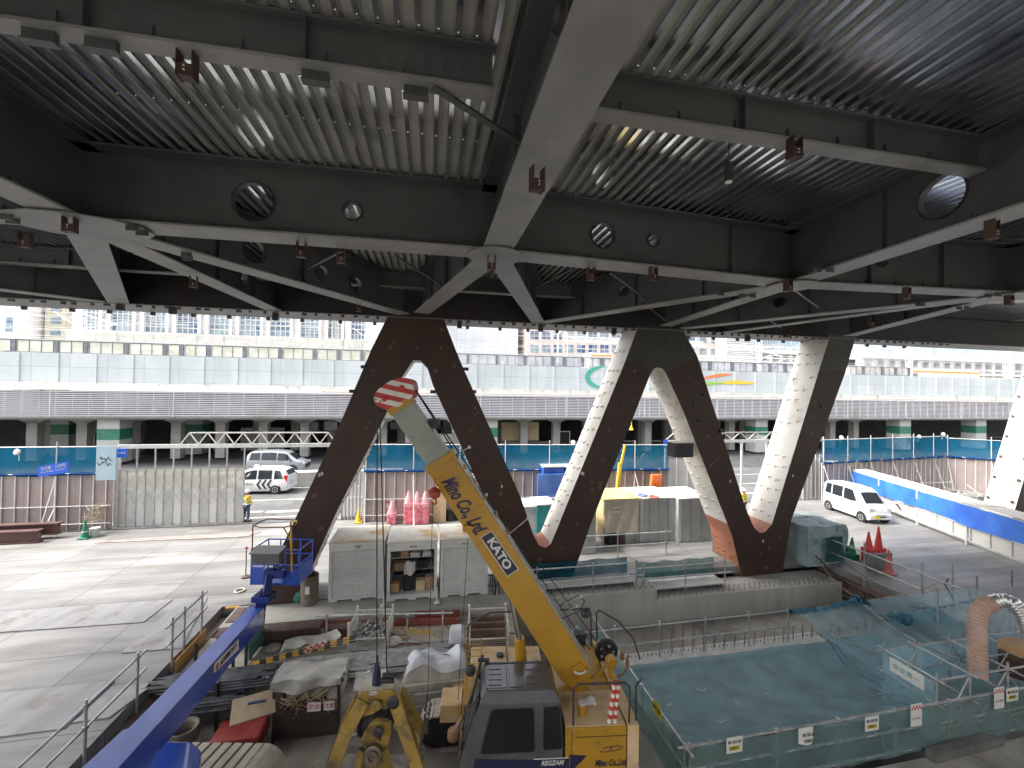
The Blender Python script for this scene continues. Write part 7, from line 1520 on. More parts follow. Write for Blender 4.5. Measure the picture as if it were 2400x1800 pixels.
# blue toilet and board
blu = pm('toilet_blue', (.015, .09, .42), (.02, .12, .5), 1.5, .35); t_, a0, a1, b0_, z1 = crate('portable_toilet', 1259, 1322, 1228, 1112, pm('blue_board', (.06, .14, .42), (.09, .19, .50), 1.5, .4), 'blue screen board fixed to pipes left of the third leg', 'screen board', .08)
t_['label'] = 'blue screen board in front of the portable toilets'
for (u0, u1, lab) in ((1273, 1321, 'blue portable toilet with a white roof above the blue board'), (1327, 1350, 'second blue portable toilet half hidden by the truss leg')): crate('portable_toilet', u0, u1, 1223, 1096, blu, lab, 'portable toilet', 1.0, whitep, group='portable toilets')
m = MB(); p = atz(1275, 1225, 0); m.box(p + UP * 2.0 + V((.08, -.1, .0)), (.35, .03, .5), TH); tag(m.build('yellow_sheet', yel), 'small yellow panel on the blue toilet', 'panel')
# red cones wrapped in film
pink = pm('film_wrapped_red', (.58, .09, .12), (.72, .28, .32), 5, .25, bump=.5, bscale=20); film = pm('clear_film', (.75, .6, .62), None, rough=.15, alpha=.35)
CN = [(960, 1227, 1, 'short single pink red cone stack wrapped in film at the left end'), (995, 1226, 2, 'left of the three tall film wrapped cone stacks'), (1015, 1227, 2, 'middle of the three tall film wrapped cone stacks'), (1035, 1226, 2, 'right of the three tall film wrapped cone stacks')]
for (u, v, n_, lab) in [(918, 1227, 1, CN[0][3])] + CN[1:]:
    if u == 995: u = 957
    elif u == 1015: u = 977
    elif u == 1035: u = 996
    p = atz(u, v, 0); t_ = thing('wrapped_cones', lab, 'cone stack', p, 'film wrapped cone stacks'); hb = .62 if n_ == 1 else 1.15; htop = hb + .62; m = MB(); m.box(p + UP * hb / 2, (.48, .46, hb), TH); m.build('cone_bases', pink, t_, bevel=.05)
    m = MB(); m.lathe(p + UP * hb, [(.17, 0), (.03, .62), (.01, .64)], 14); m.build('cone_tip', pink, t_); m = MB(); m.lathe(p + UP * (hb - .2), [(.28, 0), (.26, .2), (.2, .45), (.05, .83)], 9); m.build('film', film, t_)
br = thing('pipe_barrier', 'red and white rounded pipe barrier behind the wrapped cones', 'barrier', atz(935, 1224, 0)); p, q = atz(908, 1221, 0), atz(1000, 1218, 0)
for par, mt, nm in ((0, redw, 'red_bands'), (1, whitep, 'white_bands')):
    m = MB(); pts = [p, p + UP * 1.0, p + UP * 1.1 + E1 * .1, q + UP * 1.1 - E1 * .1, q + UP * 1.0, q]; seg = [(pts[0], pts[1], 4), (pts[1], pts[2], 1), (pts[2], pts[3], 8), (pts[3], pts[4], 1), (pts[4], pts[5], 4)]; c_ = 0
    for a_, b_, n_ in seg:
        for i in range(n_):
            if c_ % 2 == par: m.tube(a_ + (b_ - a_) * i / n_, a_ + (b_ - a_) * (i + 1) / n_, .05, 8)
            c_ += 1
    m.build(nm, mt, br)
m = MB(); m.tube(p + UP * .7, q + UP * .7, .02, 6); m.tube(p + UP * .35, q + UP * .35, .02, 6); m.build('bars', whitep, br)
for (u0, u1, lab) in ((1016, 1030, 'left tan cardboard carton standing right of the wrapped cones'), (1031, 1044, 'right tan cardboard carton standing right of the wrapped cones')): p = atz((u0 + u1) / 2, 1221, 0); m = MB(); m.box(p + UP * .95, (.34, .4, 1.9), TH); tag(m.build('tall_carton', pm('carton_tan', (.50, .36, .20), (.57, .42, .25), 3, .7), bevel=.01), lab, 'carton', 'tall cartons')
m = MB(); p = atz(1058, 1217, 0)
for k_ in range(5):
    for i in range(12): t0, t1 = i * math.pi / 6, (i + 1) * math.pi / 6; c = p + UP * (.08 + .11 * k_); rr = .38 - .02 * k_; m.tube(c + V((math.cos(t0), math.sin(t0), 0)) * rr, c + V((math.cos(t1), math.sin(t1), .02)) * rr, .05, 6)
tag(m.build('cable_coil', black), 'heap of coiled black cable by the tan cartons', 'cable coil')
def cone(u, v, mt, lab, h=.72, nm='traffic_cone', group='traffic cones', stack=1, z=0, band=None):
    p = atz(u, v, z); t_ = thing(nm, lab, 'traffic cone', p, group); m = MB(); m.box(p + UP * (.04 + .09 * (stack - 1)), (.4, .4, .07 + .18 * (stack - 1)), TH); m.build('base', mt, t_, bevel=.02)
    zb_ = .07 + .18 * (stack - 1); m = MB(); m.lathe(p + UP * zb_, [(.16, 0), (.15, .02), (.03, h - .07), (.02, h - .06)], 16); m.build('body', mt, t_)
    if band: m = MB(); m.lathe(p + UP * (zb_ + .25), [(.118, 0), (.082, .18)], 16); m.build('band', band, t_)
    return t_
gc = pm('cone_green', (.01, .16, .09), (.02, .2, .11), 3, .5); rc = pm('cone_red', (.5, .03, .03), (.6, .05, .04), 3, .45)
cone(840, 1225, pm('cone_yellow', (.75, .45, .03), None), 'single yellow traffic cone near the folded gate'); cone(199, 1262, gc, 'green traffic cone with an orange tip near the left fence', .9, band=whitep)
cone(1977, 1300, gc, 'stack of green cones behind the net covered crate', stack=3, h=.8); cone(1997, 1310, gc, 'front green cone stack by the right railing', stack=2, h=.8, band=pm('pale_green', (.15, .32, .22), None))
cone(2036, 1316, rc, 'left stack of red cones by the right railing', stack=4, h=.8); cone(2059, 1314, rc, 'tall right stack of red cones by the right railing', stack=4, h=1.0); cone(2083, 1345, pm('cone_faded', (.45, .10, .09), (.5, .2, .18), 3, .5), 'faded red cone standing alone at the deck edge', 1.0, band=pm('band_grey', (.4, .38, .36), None))
m = MB(); p = atz(2060, 1335, 0); m.box(p + UP * .35, (1.2, .06, .7), TH - .1); tag(m.build('grey_board', pm('mesh_board', (.14, .15, .145), (.2, .21, .2), 3, .6)), 'grey board leaning before the red cone stacks', 'board')
# covered crate right of the W
m = MB(); c = atz(1893, 1306, -.1); hx, hy, hz = 1.02, .95, 1.75
def cov(s, t):
    an = 2 * math.pi * s; ca, sa = math.cos(an), math.sin(an); kx_ = 1 / max(abs(ca), abs(sa)) ; sq = V((ca * kx_, sa * kx_, 0)); 
    if t < .6: r_ = 1 + .04 * math.sin(an * 9 + t * 4) + .03 * math.sin(an * 4 + t * 11); z = hz * t / .6
    else: r_ = (1 - t) / .4; z = hz + .14 * (1 - r_) + .03 * math.sin(an * 5)
    return c + E1 * sq.x * hx * r_ + E2 * sq.y * hy * r_ + UP * z
m.grid(cov, 64, 20); cvo = tag(m.build('covered_crate', pm('grey_green_cover', (.20, .28, .29), (.30, .37, .38), 1.3, .6, bump=.7, bscale=5, dirt=(.10, .16, .17), dscale=1.5, dlo=.5, dhi=.7), smooth=True), 'big crate under a grey green tarpaulin right of the last truss foot', 'covered crate')
m = MB(); m.grid(lambda s, t: c - E2 * (hy + .1 + .05 * math.sin(s * 11 + 4 * t)) + E1 * (-.2 + .95 * s) + UP * (1.3 - 1.1 * t), 20, 12); m.build('net_cover', netmat('cover_net', (.03, .12, .11), .8), cvo, smooth=True)
# orange bundle, yellow machine, small boards, spotlight box
m = MB(); p, q = atz(1530, 1225, 0), aty(1523, 1101, 23.6)
for i in range(5): m.tube(p + E1 * (-.36 + .18 * i), p + E1 * (-.05 + .12 * i) + UP * 2.75, .11, 8)
tag(m.build('orange_bundle', pm('orange_pipe', (.72, .16, .03), (.8, .2, .05), 2, .5)), 'tall bundle of orange corrugated pipes leaning on the fence', 'pipe bundle')
ym = thing('yellow_hoist', 'slender yellow lifting mast behind the third truss leg', 'hoist', atz(1440, 1225, 0)); m = MB(); p = atz(1440, 1225, 0); m.bar(p, p + UP * 3.4 + E1 * .3, .16, .16); m.bar(p + UP * 2.6 + E1 * .2, p + UP * 4.4 + E1 * .6, .1, .1); m.build('mast', pm('hoist_yellow', (.72, .45, .03), None), ym); m = MB(); m.box(p + UP * .1, (1.3, .8, .2), TH); m.build('base', pm('hoist_yellow', (0, 0, 0)), ym); m = MB(); c = aty(1480, 1003, p.y); m.tube(c + UP * .9, c, .02, 6); m.lathe(c - UP * .1, [(.1, -.03), (.14, 0), (.1, .06), (.03, .25)], 12); m.build('hook', pm('hoist_yellow', (0, 0, 0)), ym)
m = MB(); p = atb(1217, 1133, 23.6); m.obox(p, E1 * .42, E2 * .03, UP * .24); o = tag(m.build('switch_board', whitep), 'white board with a small meter box on the middle fence', 'board'); m = MB(); m.obox(p - E2 * .08, E1 * .12, E2 * .05, UP * .14); m.build('meter_box', paperm, o)
m = MB(); p = atb(1495, 1140, 23.8); m.obox(p, E1 * .35, E2 * .02, UP * .22); o = tag(m.build('number_board', pm('board_grey', (.35, .35, .34), None)), 'small grey board numbered 3 on the fence behind the sheds', 'board'); text('lettering', '3', whitep, o, p - E2 * .028 + E1 * .12, E1, UP, .35, bold=.01)
m = MB(); p = atb(1452, 1035, 24.3); m.obox(atb(1510, 1063, 24.25), E1 * .01, E2 * .01, UP * .01)
pr = None
for i in range(22): t = i / 21; q = atb(1500 + 17 * t + 3 * math.sin(9 * t), 1076 - 12 * abs(math.sin(7 * t)), 24.2); m.bar(pr, q, .04, .01, E2) if pr is not None else None; pr = q
tag(m.build('net_scribble', whitep), 'white looping scribble sprayed on the blue net', 'graffiti')
m = MB(); m.obox(atb(1561, 1040, 24.1), E1 * .16, E2 * .02, UP * .28); o = tag(m.build('post_sign', pm('sign_blue', (0, 0, 0))), 'small blue and white sign on the second gate post', 'sign'); m = MB(); m.obox(atb(1561, 1044, 24.07), E1 * .12, E2 * .004, UP * .08); m.build('white_field', whitep, o)
# left fence foot: red beams, hoses, bucket
for i, (z, b_, lab) in enumerate(((.15, 23.6, 'upper red brown beam stacked along the foot of the left fence'), (-.02, 23.1, 'front red brown beam lying along the foot of the left fence'))):
    m = MB(); m.sbox(-36, -17.4 - i * .4, b_, b_ + .35, z + .05, z + .09); m.sbox(-36, -17.4 - i * .4, b_ + .16, b_ + .19, z + .09, z + .55); m.sbox(-36, -17.4 - i * .4, b_, b_ + .35, z + .55, z + .6); tag(m.build('red_beam', pm('beam_red', (.07, .03, .028), (.11, .05, .045), 1.5, .6)), lab, 'steel beam', 'red beams at the fence foot')
m = MB(); p = atz(222, 1257, 0); m.lathe(p, [(.02, 0), (.17, .01), (.2, .4), (.21, .42), (.17, .4)], 16); tag(m.build('plastic_bucket', pm('bucket_grey', (.4, .42, .42), None)), 'pale plastic bucket beside the green cone', 'bucket')
random.seed(31); m = MB(); p = atz(225, 1225, .5)
for i in range(60): c = p + V((random.uniform(-.35, .35), random.uniform(-.3, .3), random.uniform(.1, .9))); r_ = V((random.uniform(-1, 1), random.uniform(-.5, .5), random.uniform(-1, 1))).normalized() * .2; m.tube(c - r_, c + r_, .012, 4)
tag(m.build('rope_tangle', hemp), 'tangle of ropes hung on the end of the left fence', 'rope tangle')
# pit behind the tarp barrier
ex = MB(); ex.sbox(27.5, 60, 12, 25.3, -1.72, -1.7)
random.seed(12); m = MB()
for i in range(120):
    a, b = random.uniform(28, 44), random.uniform(18.5, 23.8); c = S(a, b, .02 + random.uniform(0, .35)); r_ = V((random.uniform(-1, 1), random.uniform(-1, 1), random.uniform(-.25, .4))).normalized() * random.uniform(.3, 1.2); m.bar(c - r_, c + r_, random.choice((.03, .05, .12)), .04)
tag(m.build('construction_debris', pm('debris_grey', (.30, .28, .26), (.42, .40, .38), 3, .8)), 'clutter of pipes and boards beyond the blue tarpaulin barrier', 'debris', kind='stuff')
railing('pipe_railing', [S(a, 23.2, 0) for a in (27.5, 30, 32.5, 35, 37.5)], (0, 1.3), (1.2, .6), 'pipe railing beyond the blue tarpaulin barrier')
m = MB(); m.grid(lambda s, t: S(33 + 6 * s, 19.6, 1.2 - .7 * t), 12, 3); tag(m.build('green_net', netg), 'green net panel beyond the tarpaulin near the right column', 'net')
m = MB(); p = S(34, 21.5, .02); m.grid(lambda s, t: p + V((2.2 * (s - .5), 1.6 * (t - .5), .7 * math.sin(3.1 * s) * math.sin(3.1 * t) + .1 * math.sin(14 * s + 9 * t))), 16, 12); tag(m.build('white_cover', paperm, smooth=True), 'crumpled white plastic over a pile beyond the tarpaulin barrier', 'plastic cover')
# small marker post near the lift
m = MB(); p = atz(576, 1353, 0); m.lathe(p, [(.16, 0), (.16, .05), (.03, .08)], 14); m.tube(p, p + UP * 1.1, .02, 7); o = tag(m.build('marker_post', rust), 'thin marker post with a red knob left of the blue basket', 'post'); m = MB(); m.lathe(p + UP * 1.08, [(.02, 0), (.05, .04), (.05, .08), (.02, .12)], 10); m.build('red_knob', redw, o)
m = MB(); p = atz(562, 1384, .03)
for i in range(14): t0, t1 = i * math.pi / 7, (i + 1) * math.pi / 7; m.tube(p + V((math.cos(t0), math.sin(t0), 0)) * .16, p + V((math.cos(t1), math.sin(t1), 0)) * .16, .03, 6)
tag(m.build('white_hose_coil', whitep), 'small white hose coil on a plate at the yard corner', 'hose coil')
# ================================================================ VEHICLES
tyre = pm('tyre', (.015, .015, .016), None, rough=.8); rim = pm('wheel_rim', (.35, .36, .37), None, rough=.35, metal=.7); glv = pm('car_glass', (.02, .025, .03), None, rough=.05); redl = pm('tail_red', (.5, .01, .01), None, rough=.2); lampc = pm('head_lamp', (.6, .62, .64), None, rough=.1)
def vehicle(name, label, cat, loc, rz, st, W, body, wins, wheels, lights, extra=None, r=.3):
    """st = stations (x, zbottom, zbelt, zroof, half width at belt, half width at roof), nose at +x"""
    t_ = thing(name, label, cat, loc, None, rz); sec = lambda s: [(-s[4] * .94, s[1]), (-s[4], s[1] + .12), (-s[4] * 1.0, (s[1] + s[2]) / 2 + .08), (-s[4] * .97, s[2]), (-s[5] * 1.0, s[3] - .07), (-s[5] * .86, s[3] - .015), (-s[5] * .4, s[3]), (0, s[3] + .005), (s[5] * .4, s[3]), (s[5] * .86, s[3] - .015), (s[5], s[3] - .07), (s[4] * .97, s[2]), (s[4], (s[1] + s[2]) / 2 + .08), (s[4], s[1] + .12), (s[4] * .94, s[1])]
    m = MB(); n = 15; ss = [sec(s) for s in st]
    for s, q in zip(st, ss): m.v += [V((s[0], y, z)) for y, z in q]
    for i in range(len(st) - 1):
        for j in range(n): a = i * n + j; b = i * n + (j + 1) % n; m.face([a, b, b + n, a + n])
    m.face(list(range(n))[::-1]); m.face([(len(st) - 1) * n + i for i in range(n)]); bd_ = m.build('body', body, t_, smooth=True, local=True)
    def at(x):
        for i in range(len(st) - 1):
            if min(st[i][0], st[i + 1][0]) <= x <= max(st[i][0], st[i + 1][0]): k_ = (x - st[i][0]) / (st[i + 1][0] - st[i][0]); return [st[i][c] + (st[i + 1][c] - st[i][c]) * k_ for c in range(6)]
        return st[-1]
    def sidept(x, f, sd): s = at(x); y = s[4] * .97 + (s[5] - s[4] * .97) * f; return V((x, sd * (y + .012), s[2] + (s[3] - .07 - s[2]) * f))
    for (xa, xb, xc, xd) in wins:                # bottom rear, bottom front, top front, top rear
        for sd in (-1, 1):
            m = MB(); N = 6
            g_ = lambda u_, f: sidept((xa + (xb - xa) * u_) * (1 - f) + (xd + (xc - xd) * u_) * f, .06 + .86 * f, sd)
            m.grid(g_, 8, 4); m.build('side_window', glv, t_, local=True)
    for i, (s0, s1, wf) in enumerate(extra or []):  # windscreens between two stations
        a, b = st[s0], st[s1]; m = MB(); dx = .02 if b[0] < a[0] else -.02
        nrm = V((b[3] - a[3], 0, a[0] - b[0])).normalized(); nrm = nrm if nrm.z > 0 else -nrm
        if abs(a[0] - b[0]) < .06: nrm = V((1 if a[0] > 0 else -1, 0, 0))
        hts = ((-1, -.02), (-.5, -.003), (0, .005), (.5, -.003), (1, -.02))
        def wsf(s_, t_2):
            q_ = s_ * 4; j_ = min(int(q_), 3); fy = hts[j_][0] + (hts[j_ + 1][0] - hts[j_][0]) * (q_ - j_); hz = hts[j_][1] + (hts[j_ + 1][1] - hts[j_][1]) * (q_ - j_); tt = .07 + .86 * t_2; c_ = [a[k2] + (b[k2] - a[k2]) * tt for k2 in range(6)]; return V((c_[0], fy * c_[5] * .84, c_[3] + hz)) + nrm * .022
        m.grid(wsf, 8, 3); m.build('windscreen', glv, t_, local=True)
    for x in wheels:
        for sd in (-1, 1):
            m = MB(); yy = sd * (W / 2 - .10); m.lathe((x, yy - sd * .1, r), [(r, 0), (r, .2 ), (r * .92, .212)], 22, V((0, sd, 0))); wo = m.build('wheel', tyre, t_, local=True)
            m = MB(); m.lathe((x, yy + sd * .098, r), [(r * .66, 0), (r * .66, .016), (r * .5, .02), (r * .3, .0), (r * .12, .02)], 20, V((0, sd, 0))); m.build('rim', rim, wo, local=True)
            m = MB(); m.lathe((x, sd * (st[2][4] - .03), r + .03), [(r * 1.22, 0), (r * 1.22, .035)], 22, V((0, sd, 0))); m.build('wheel_arch', black, t_, local=True)
    for (nm, c, sz, mt) in lights: m = MB(); m.box(c, sz); m.build(nm, mt, t_, local=True, bevel=.01)
    return t_
cw_ = pm('car_white', (.68, .68, .67), (.72, .72, .71), 1, .25, coat=.4); cs_ = pm('car_silver', (.40, .43, .45), (.44, .47, .49), 1, .25, metal=.5, coat=.4)
# white kei van, nose towards the lower right
pr_ = atz(1944, 1195, 0); pf_ = atz(2018, 1222, 0); d = (pf_ - pr_).normalized(); rz = math.atan2(d.y, d.x); side = V((-math.sin(rz), math.cos(rz), 0)); c = (pr_ + pf_) / 2 + side * .68
van = vehicle('white_van', 'small white van with a yellow plate parked on the deck at the right', 'van', c, rz,
    [(-1.68, .30, .95, 1.0, .66, .6), (-1.66, .26, 1.05, 1.72, .71, .60), (-1.5, .22, 1.08, 1.86, .735, .62), (-.2, .2, 1.05, 1.90, .74, .63), (.55, .2, 1.02, 1.85, .74, .62), (.85, .2, 1.0, 1.70, .735, .60), (1.35, .2, .98, 1.06, .73, .66), (1.62, .22, .75, .92, .70, .62), (1.70, .30, .6, .72, .66, .56)], 1.475, cw_,
    [(-1.5, -1.0, -1.0, -1.4), (-.92, -.15, -.15, -.92), (-.05, .95, .55, -.05)], (-1.2, 1.22), [('headlight', (1.60, -.52, .82), (.2, .3, .2), lampc), ('headlight', (1.60, .52, .82), (.2, .3, .2), lampc), ('front_bumper', (1.68, 0, .42), (.12, 1.3, .26), cw_), ('grille', (1.748, 0, .52), (.01, .62, .05), dark), ('grille', (1.748, 0, .42), (.01, .62, .05), dark), ('number_plate', (1.752, -.22, .40), (.012, .33, .16), pm('plate_yellow', (.75, .55, .03), None)), ('door_mirror', (.95, -.86, 1.05), (.08, .16, .2), cw_), ('door_mirror', (.95, .86, 1.05), (.08, .16, .2), cw_), ('door_handle', (.1, -.76, .92), (.14, .02, .03), dark), ('wiper', (1.22, -.1, 1.22), (.02, .6, .02), black), ('roof_vent', (-1.55, 0, 1.83), (.1, .3, .02), dark)], extra=[(6, 5, .9)], r=.27)
# white taxi, nose left
tp = atz(598, 1158, .04); tx = vehicle('white_taxi', 'white taxi with black chevrons passing the open gateway', 'taxi', V((tp.x - .1, tp.y + .75, .035)), R(180) + TH * .5,
    [(-2.15, .35, .9, .95, .70, .6), (-2.12, .25, 1.0, 1.25, .80, .6), (-1.9, .22, 1.02, 1.6, .84, .66), (-1.3, .2, 1.0, 1.74, .85, .68), (.1, .2, .98, 1.76, .85, .68), (.75, .2, .97, 1.60, .85, .66), (1.35, .2, .98, 1.12, .84, .70), (2.0, .22, .82, .95, .80, .66), (2.2, .3, .62, .72, .70, .58)], 1.7, cw_,
    [(-1.85, -1.25, -1.25, -1.6), (-1.1, -.2, -.2, -1.1), (-.1, 1.05, .6, -.1)], (-1.35, 1.4), [('tail_lamp', (-2.0, -.74, 1.05), (.22, .12, .42), redl), ('tail_lamp', (-2.0, .74, 1.05), (.22, .12, .42), redl), ('rear_bumper', (-2.14, 0, .42), (.12, 1.5, .24), cw_), ('headlight', (2.05, .6, .75), (.2, .25, .15), lampc), ('headlight', (2.05, -.6, .75), (.2, .25, .15), lampc), ('number_plate', (-2.2, 0, .75), (.02, .35, .17), paperm), ('roof_sign', (.3, 0, 1.82), (.2, .4, .1), paperm)], extra=[(6, 5, .92), (1, 2, .9)], r=.31)
m = MB()                                       # chevrons and word on the near side, local coordinates (near side is +y)
for i in range(3):
    x = -.95 + i * .34
    for s_ in (-1, 1): m.prism([V((x, .863, .68)), V((x + .14, .863, .68)), V((x - .22 + .14, .863, .68 + s_ * .32)), V((x - .22, .863, .68 + s_ * .32))], V((0, .006, 0)))
m.build('chevrons', black, tx, local=True)
text('lettering', 'Uber', dark, tx, OFF[tx.name] + V((.35, .868, .72)), V((-1, 0, 0)), UP, .26, width=.6)
# silver minivan, nose right
sp = aty(625, 1110, 34.0); sv = vehicle('silver_minivan', 'silver minivan driving behind the concrete median wall', 'minivan', V((sp.x, sp.y + 1.8, .035)), TH * .6,
    [(-2.3, .3, 1.0, 1.1, .8, .7), (-2.28, .24, 1.1, 1.6, .85, .68), (-2.0, .22, 1.12, 1.84, .87, .70), (-.3, .2, 1.1, 1.90, .87, .70), (.7, .2, 1.06, 1.80, .87, .68), (1.0, .2, 1.05, 1.68, .87, .68), (1.7, .2, 1.02, 1.15, .86, .72), (2.2, .22, .9, 1.0, .82, .66), (2.38, .3, .7, .8, .75, .6)], 1.74, cs_,
    [(-2.05, -1.2, -1.2, -1.95), (-1.1, .1, .1, -1.1), (.2, 1.5, .95, .2)], (-1.45, 1.45), [('headlight', (2.22, -.6, .82), (.25, .3, .14), lampc), ('headlight', (2.22, .6, .82), (.25, .3, .14), lampc), ('grille', (2.37, 0, .6), (.05, 1.1, .3), dark), ('door_mirror', (1.2, -.96, 1.1), (.1, .16, .16), cs_)], extra=[(6, 5, .92)], r=.32)
# ghost cars behind the right net
for (u, lab) in ((1940, 'white car behind the blue net right of the last leg, left one'), (1990, 'white car behind the blue net right of the last leg, right one')):
    p = atb(u, 1080, 28.5); v2 = vehicle('passing_car', lab, 'car', V((p.x, p.y, .035)), R(180) + TH, [(-2.15, .35, .9, .95, .70, .6), (-2.0, .22, 1.0, 1.45, .84, .66), (-.6, .2, .98, 1.7, .85, .68), (.3, .2, .97, 1.62, .85, .66), (1.1, .2, .95, 1.05, .84, .70), (2.0, .22, .82, .92, .80, .66), (2.2, .3, .62, .72, .70, .58)], 1.7, cw_, [(-1.9, -.8, -.8, -1.5), (-.7, .8, .3, -.7)], (-1.35, 1.4), [], extra=[(4, 3, .9)], r=.3)
# ================================================================ PEOPLE
skin = pm('skin', (.45, .27, .18), None, rough=.6); helm = pm('helmet_white', (.7, .72, .75), None, rough=.3); jeans = pm('work_trousers', (.04, .07, .13), (.06, .09, .16), 9, .8); hiv = pm('vest_yellow', (.55, .62, .02), (.62, .68, .05), 6, .7); jack = pm('jacket_orange', (.62, .40, .03), (.7, .48, .05), 6, .75)
def skinned(name, nodes, edges, radii, mt, parent, sub=2):
    me = bpy.data.meshes.new(name); me.from_pydata(nodes, edges, []); o = bpy.data.objects.new(name, me); sc.collection.objects.link(o); o.parent = parent
    md = o.modifiers.new('skin', 'SKIN'); md.use_smooth_shade = True
    if not me.skin_vertices: me.attributes.new('skin_vertices', 'FLOAT2', 'POINT') if False else None
    for i, r_ in enumerate(radii): me.skin_vertices[0].data[i].radius = (r_, r_) if not isinstance(r_, tuple) else r_
    me.skin_vertices[0].data[0].use_root = True
    s_ = o.modifiers.new('sub', 'SUBSURF'); s_.levels = sub; s_.render_levels = sub
    me.materials.append(mt); return o
def person(loc, rz, label, bend=0, legs=None):
    t_ = thing('person', label, 'person', loc, None, rz)
    # facing +y; x to the person's right
    N = [(0, 0, .95), (0, .01, 1.12), (0, .0, 1.30), (0, -.01, 1.42), (0, 0, 1.50), (0, .015, 1.60), (0, .02, 1.70),
         (.17, -.01, 1.40), (.23, .02, 1.14), (.17, .18, 1.00), (.14, .24, .97), (-.17, -.01, 1.40), (-.24, -.02, 1.14), (-.18, .14, .98), (-.12, .2, .95),
         (.09, 0, .88), (.11, .03, .50), (.12, -.02, .10), (.13, .13, .04), (-.09, 0, .88), (-.12, .01, .50), (-.15, -.05, .10), (-.17, .09, .04)]
    E_ = [(0, 1), (1, 2), (2, 3), (3, 4), (4, 5), (5, 6), (3, 7), (7, 8), (8, 9), (9, 10), (3, 11), (11, 12), (12, 13), (13, 14), (0, 15), (15, 16), (16, 17), (17, 18), (0, 19), (19, 20), (20, 21), (21, 22)]
    Rr = [(.15, .11), (.14, .10), (.17, .11), (.13, .09), .055, .085, .08, .065, .045, .035, .04, .065, .045, .035, .04, .09, .065, .045, .05, .09, .065, .045, .05]
    skinned('body', N, E_, Rr, skin, t_)
    J = [(0, 0, .92), (0, .01, 1.12), (0, 0, 1.30), (0, -.01, 1.42), (.17, -.01, 1.40), (.23, .02, 1.14), (.18, .15, 1.01), (-.17, -.01, 1.40), (-.24, -.02, 1.14), (-.19, .12, .99)]
    skinned('jacket', J, [(0, 1), (1, 2), (2, 3), (3, 4), (4, 5), (5, 6), (3, 7), (7, 8), (8, 9)], [(.18, .13), (.165, .125), (.19, .135), (.15, .11), .085, .062, .05, .085, .062, .05], jack, t_)
    skinned('vest', [(0, 0, .98), (0, .0, 1.15), (0, -.01, 1.3), (0, -.01, 1.4)], [(0, 1), (1, 2), (2, 3)], [(.19, .145), (.18, .14), (.205, .15), (.17, .13)], hiv, t_)
    skinned('trousers', [(0, 0, .94), (.09, 0, .86), (.11, .03, .50), (.12, -.02, .13), (-.09, 0, .86), (-.12, .01, .50), (-.15, -.05, .13)], [(0, 1), (1, 2), (2, 3), (0, 4), (4, 5), (5, 6)], [(.165, .12), .11, .08, .07, .11, .08, .07], jeans, t_)
    for x, y in ((.125, .03), (-.16, -.0)): m = MB(); m.box((x, y + .02, .05), (.10, .27, .10)); m.build('boot', black, t_, local=True, bevel=.03)
    m = MB(); m.lathe((0, .015, 1.635), [(.155, 0), (.15, .01), (.128, .015), (.125, .07), (.095, .12), (.04, .145)], 20); m.box((0, .15, 1.64), (.16, .08, .012)); m.build('helmet', helm, t_, smooth=True, local=True)
    m = MB(); m.box((0, -.142, 1.12), (.03, .02, .32)); m.box((.1, -.135, 1.2), (.03, .02, .3)); m.box((-.1, -.135, 1.2), (.03, .02, .3)); m.box((0, .0, 1.0), (.42, .31, .05)); m.build('reflective_strips', pm('strip', (.6, .55, .5), None), t_, local=True)
    m = MB()
    for x in (-.035, .035): m.lathe((x, .10, 1.61), [(.012, 0), (.012, .006)], 8, V((0, 1, 0)))
    m.box((0, .115, 1.59), (.022, .03, .04)); m.box((0, .10, 1.55), (.05, .01, .008)); m.build('face', pm('face_dark', (.08, .05, .04), None), t_, local=True)
    return t_
person(atz(577, 1223, .036), R(-15), 'person in white helmet, yellow vest and dark trousers standing at the left gate')
person(atz(1741, 1213, .02), R(200), 'distant person in a white helmet and yellow vest standing between the two right truss legs')
# small litter on the pit net and on the floors
random.seed(77)
for i, (s, t, lab) in enumerate(((.10, .55, 'tiny white scrap on the left part of the pit net'), (.22, .70, 'curled white string on the pit net'), (.30, .52, 'small white scrap near the middle of the pit net'), (.16, .30, 'long white thread on the near part of the pit net'), (.42, .62, 'white speck on the right part of the pit net'))):
    c = sheet_fn(s, t) + UP * .02; m = MB(); pts = [c + V((.09 * j * (1 if i % 2 else -.6), .05 * math.sin(j * 2 + i), .005 * j)) for j in range(4)]; m.path(pts, .012, 5); tag(m.build('litter', paperm), lab, 'litter', 'litter on the pit net')
m = MB()
for i in range(200):
    a, b = random.uniform(-6.3, 2.8), random.uniform(7.5, 14.0)
    z = -.29 if (b > 12.6 or (a > -2.3 and b > 11.2)) else ZL + .01
    c = S(a, b, z); m.box(c, (random.uniform(.02, .1), random.uniform(.01, .05), .015), random.uniform(0, 3))
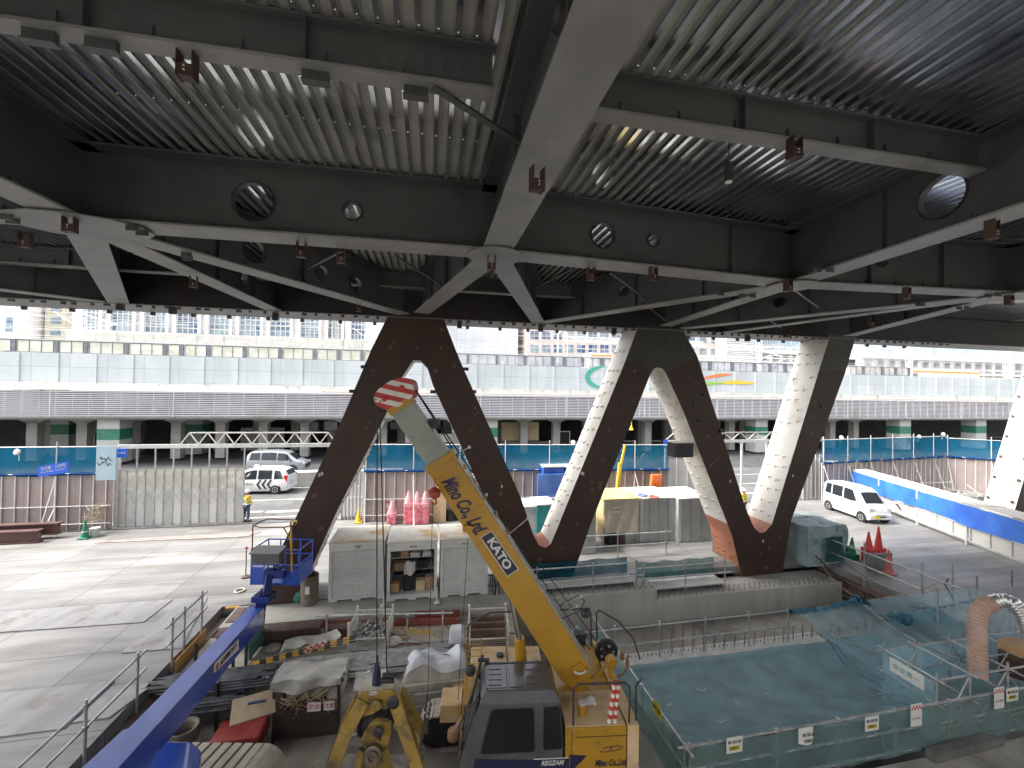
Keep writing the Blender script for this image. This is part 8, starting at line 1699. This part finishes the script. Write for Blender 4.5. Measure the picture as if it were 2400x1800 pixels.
tag(m.build('gravel_litter', pm('grit', (.3, .27, .23), (.16, .14, .12), 9, .9)), 'bits of wood, grit and scrap scattered over the work floor', 'litter', kind='stuff')

# tie cords, droplights and odds along the fences
for i, (u, v, b_, lab) in enumerate(((45, 1060, 24.0, 'round white lamp on the left net top rail'), (1030, 1046, 24.0, 'small white lamp on the middle net rail'), (1343, 1038, 24.0, 'round white lamp beside the third leg on the middle net rail'), (1970, 1026, 24.4, 'white lamp at the left end of the right net'), (2152, 1024, 25.2, 'white lamp above the right net'), (2208, 1018, 25.4, 'twin white lamp on the corner post of the right net'))):
    p = atb(u, v, b_); m = MB(); m.lathe(p, [(.02, 0), (.12, .04), (.15, .12), (.1, .16)], 14, V((0, -1, .3))); m.tube(p, p - UP * .4, .015, 6); tag(m.build('site_lamp', whitep), lab, 'site lamp', 'lamps on the fence rail')
random.seed(51)
for i, (a, b, lab) in enumerate(((13.2, 16.6, 'dark steel box behind the last truss foot'), )):
    m = MB(); m.sbox(a, a + .8, b, b + .6, .0, .5); tag(m.build('steel_box', rust, bevel=.02), lab, 'steel box')

# gathered folds of the pit net
foldm = netmat('net_fold', (.22, .36, .42), .8)
for i, (P4, r_, lab) in enumerate(((((1170, 600, 14.0), (1235, 720, 12.9), (1330, 850, 11.4), (1480, 925, 10.4), (1640, 950, 9.6)), .05, 'long dark gathered fold of net sweeping down to the scaffold tower'), (((1185, 610, 13.9), (1275, 740, 12.6), (1400, 850, 11.2), (1540, 905, 10.2)), .035, 'thinner gathered fold of net beside the long one'), (((1070, 530, 14.1), (1240, 650, 13.4), (1400, 720, 12.4), (1530, 755, 11.4)), .03, 'pale edge rope of the raised net, upper'), (((1380, 480, 14.7), (1530, 600, 13.2), (1700, 700, 12.0), (1860, 755, 11.0)), .03, 'pale edge rope of the raised net, right'))):
    pts_ = [aty(*kr(x, y), Y) for x, y, Y in P4]; fine = []
    for p, q in zip(pts_, pts_[1:]):
        for j in range(6): fine.append(p + (q - p) * j / 6)
    fine.append(pts_[-1]); lumps('net_fold', fine, r_, foldm if i < 2 else pipe, lab)
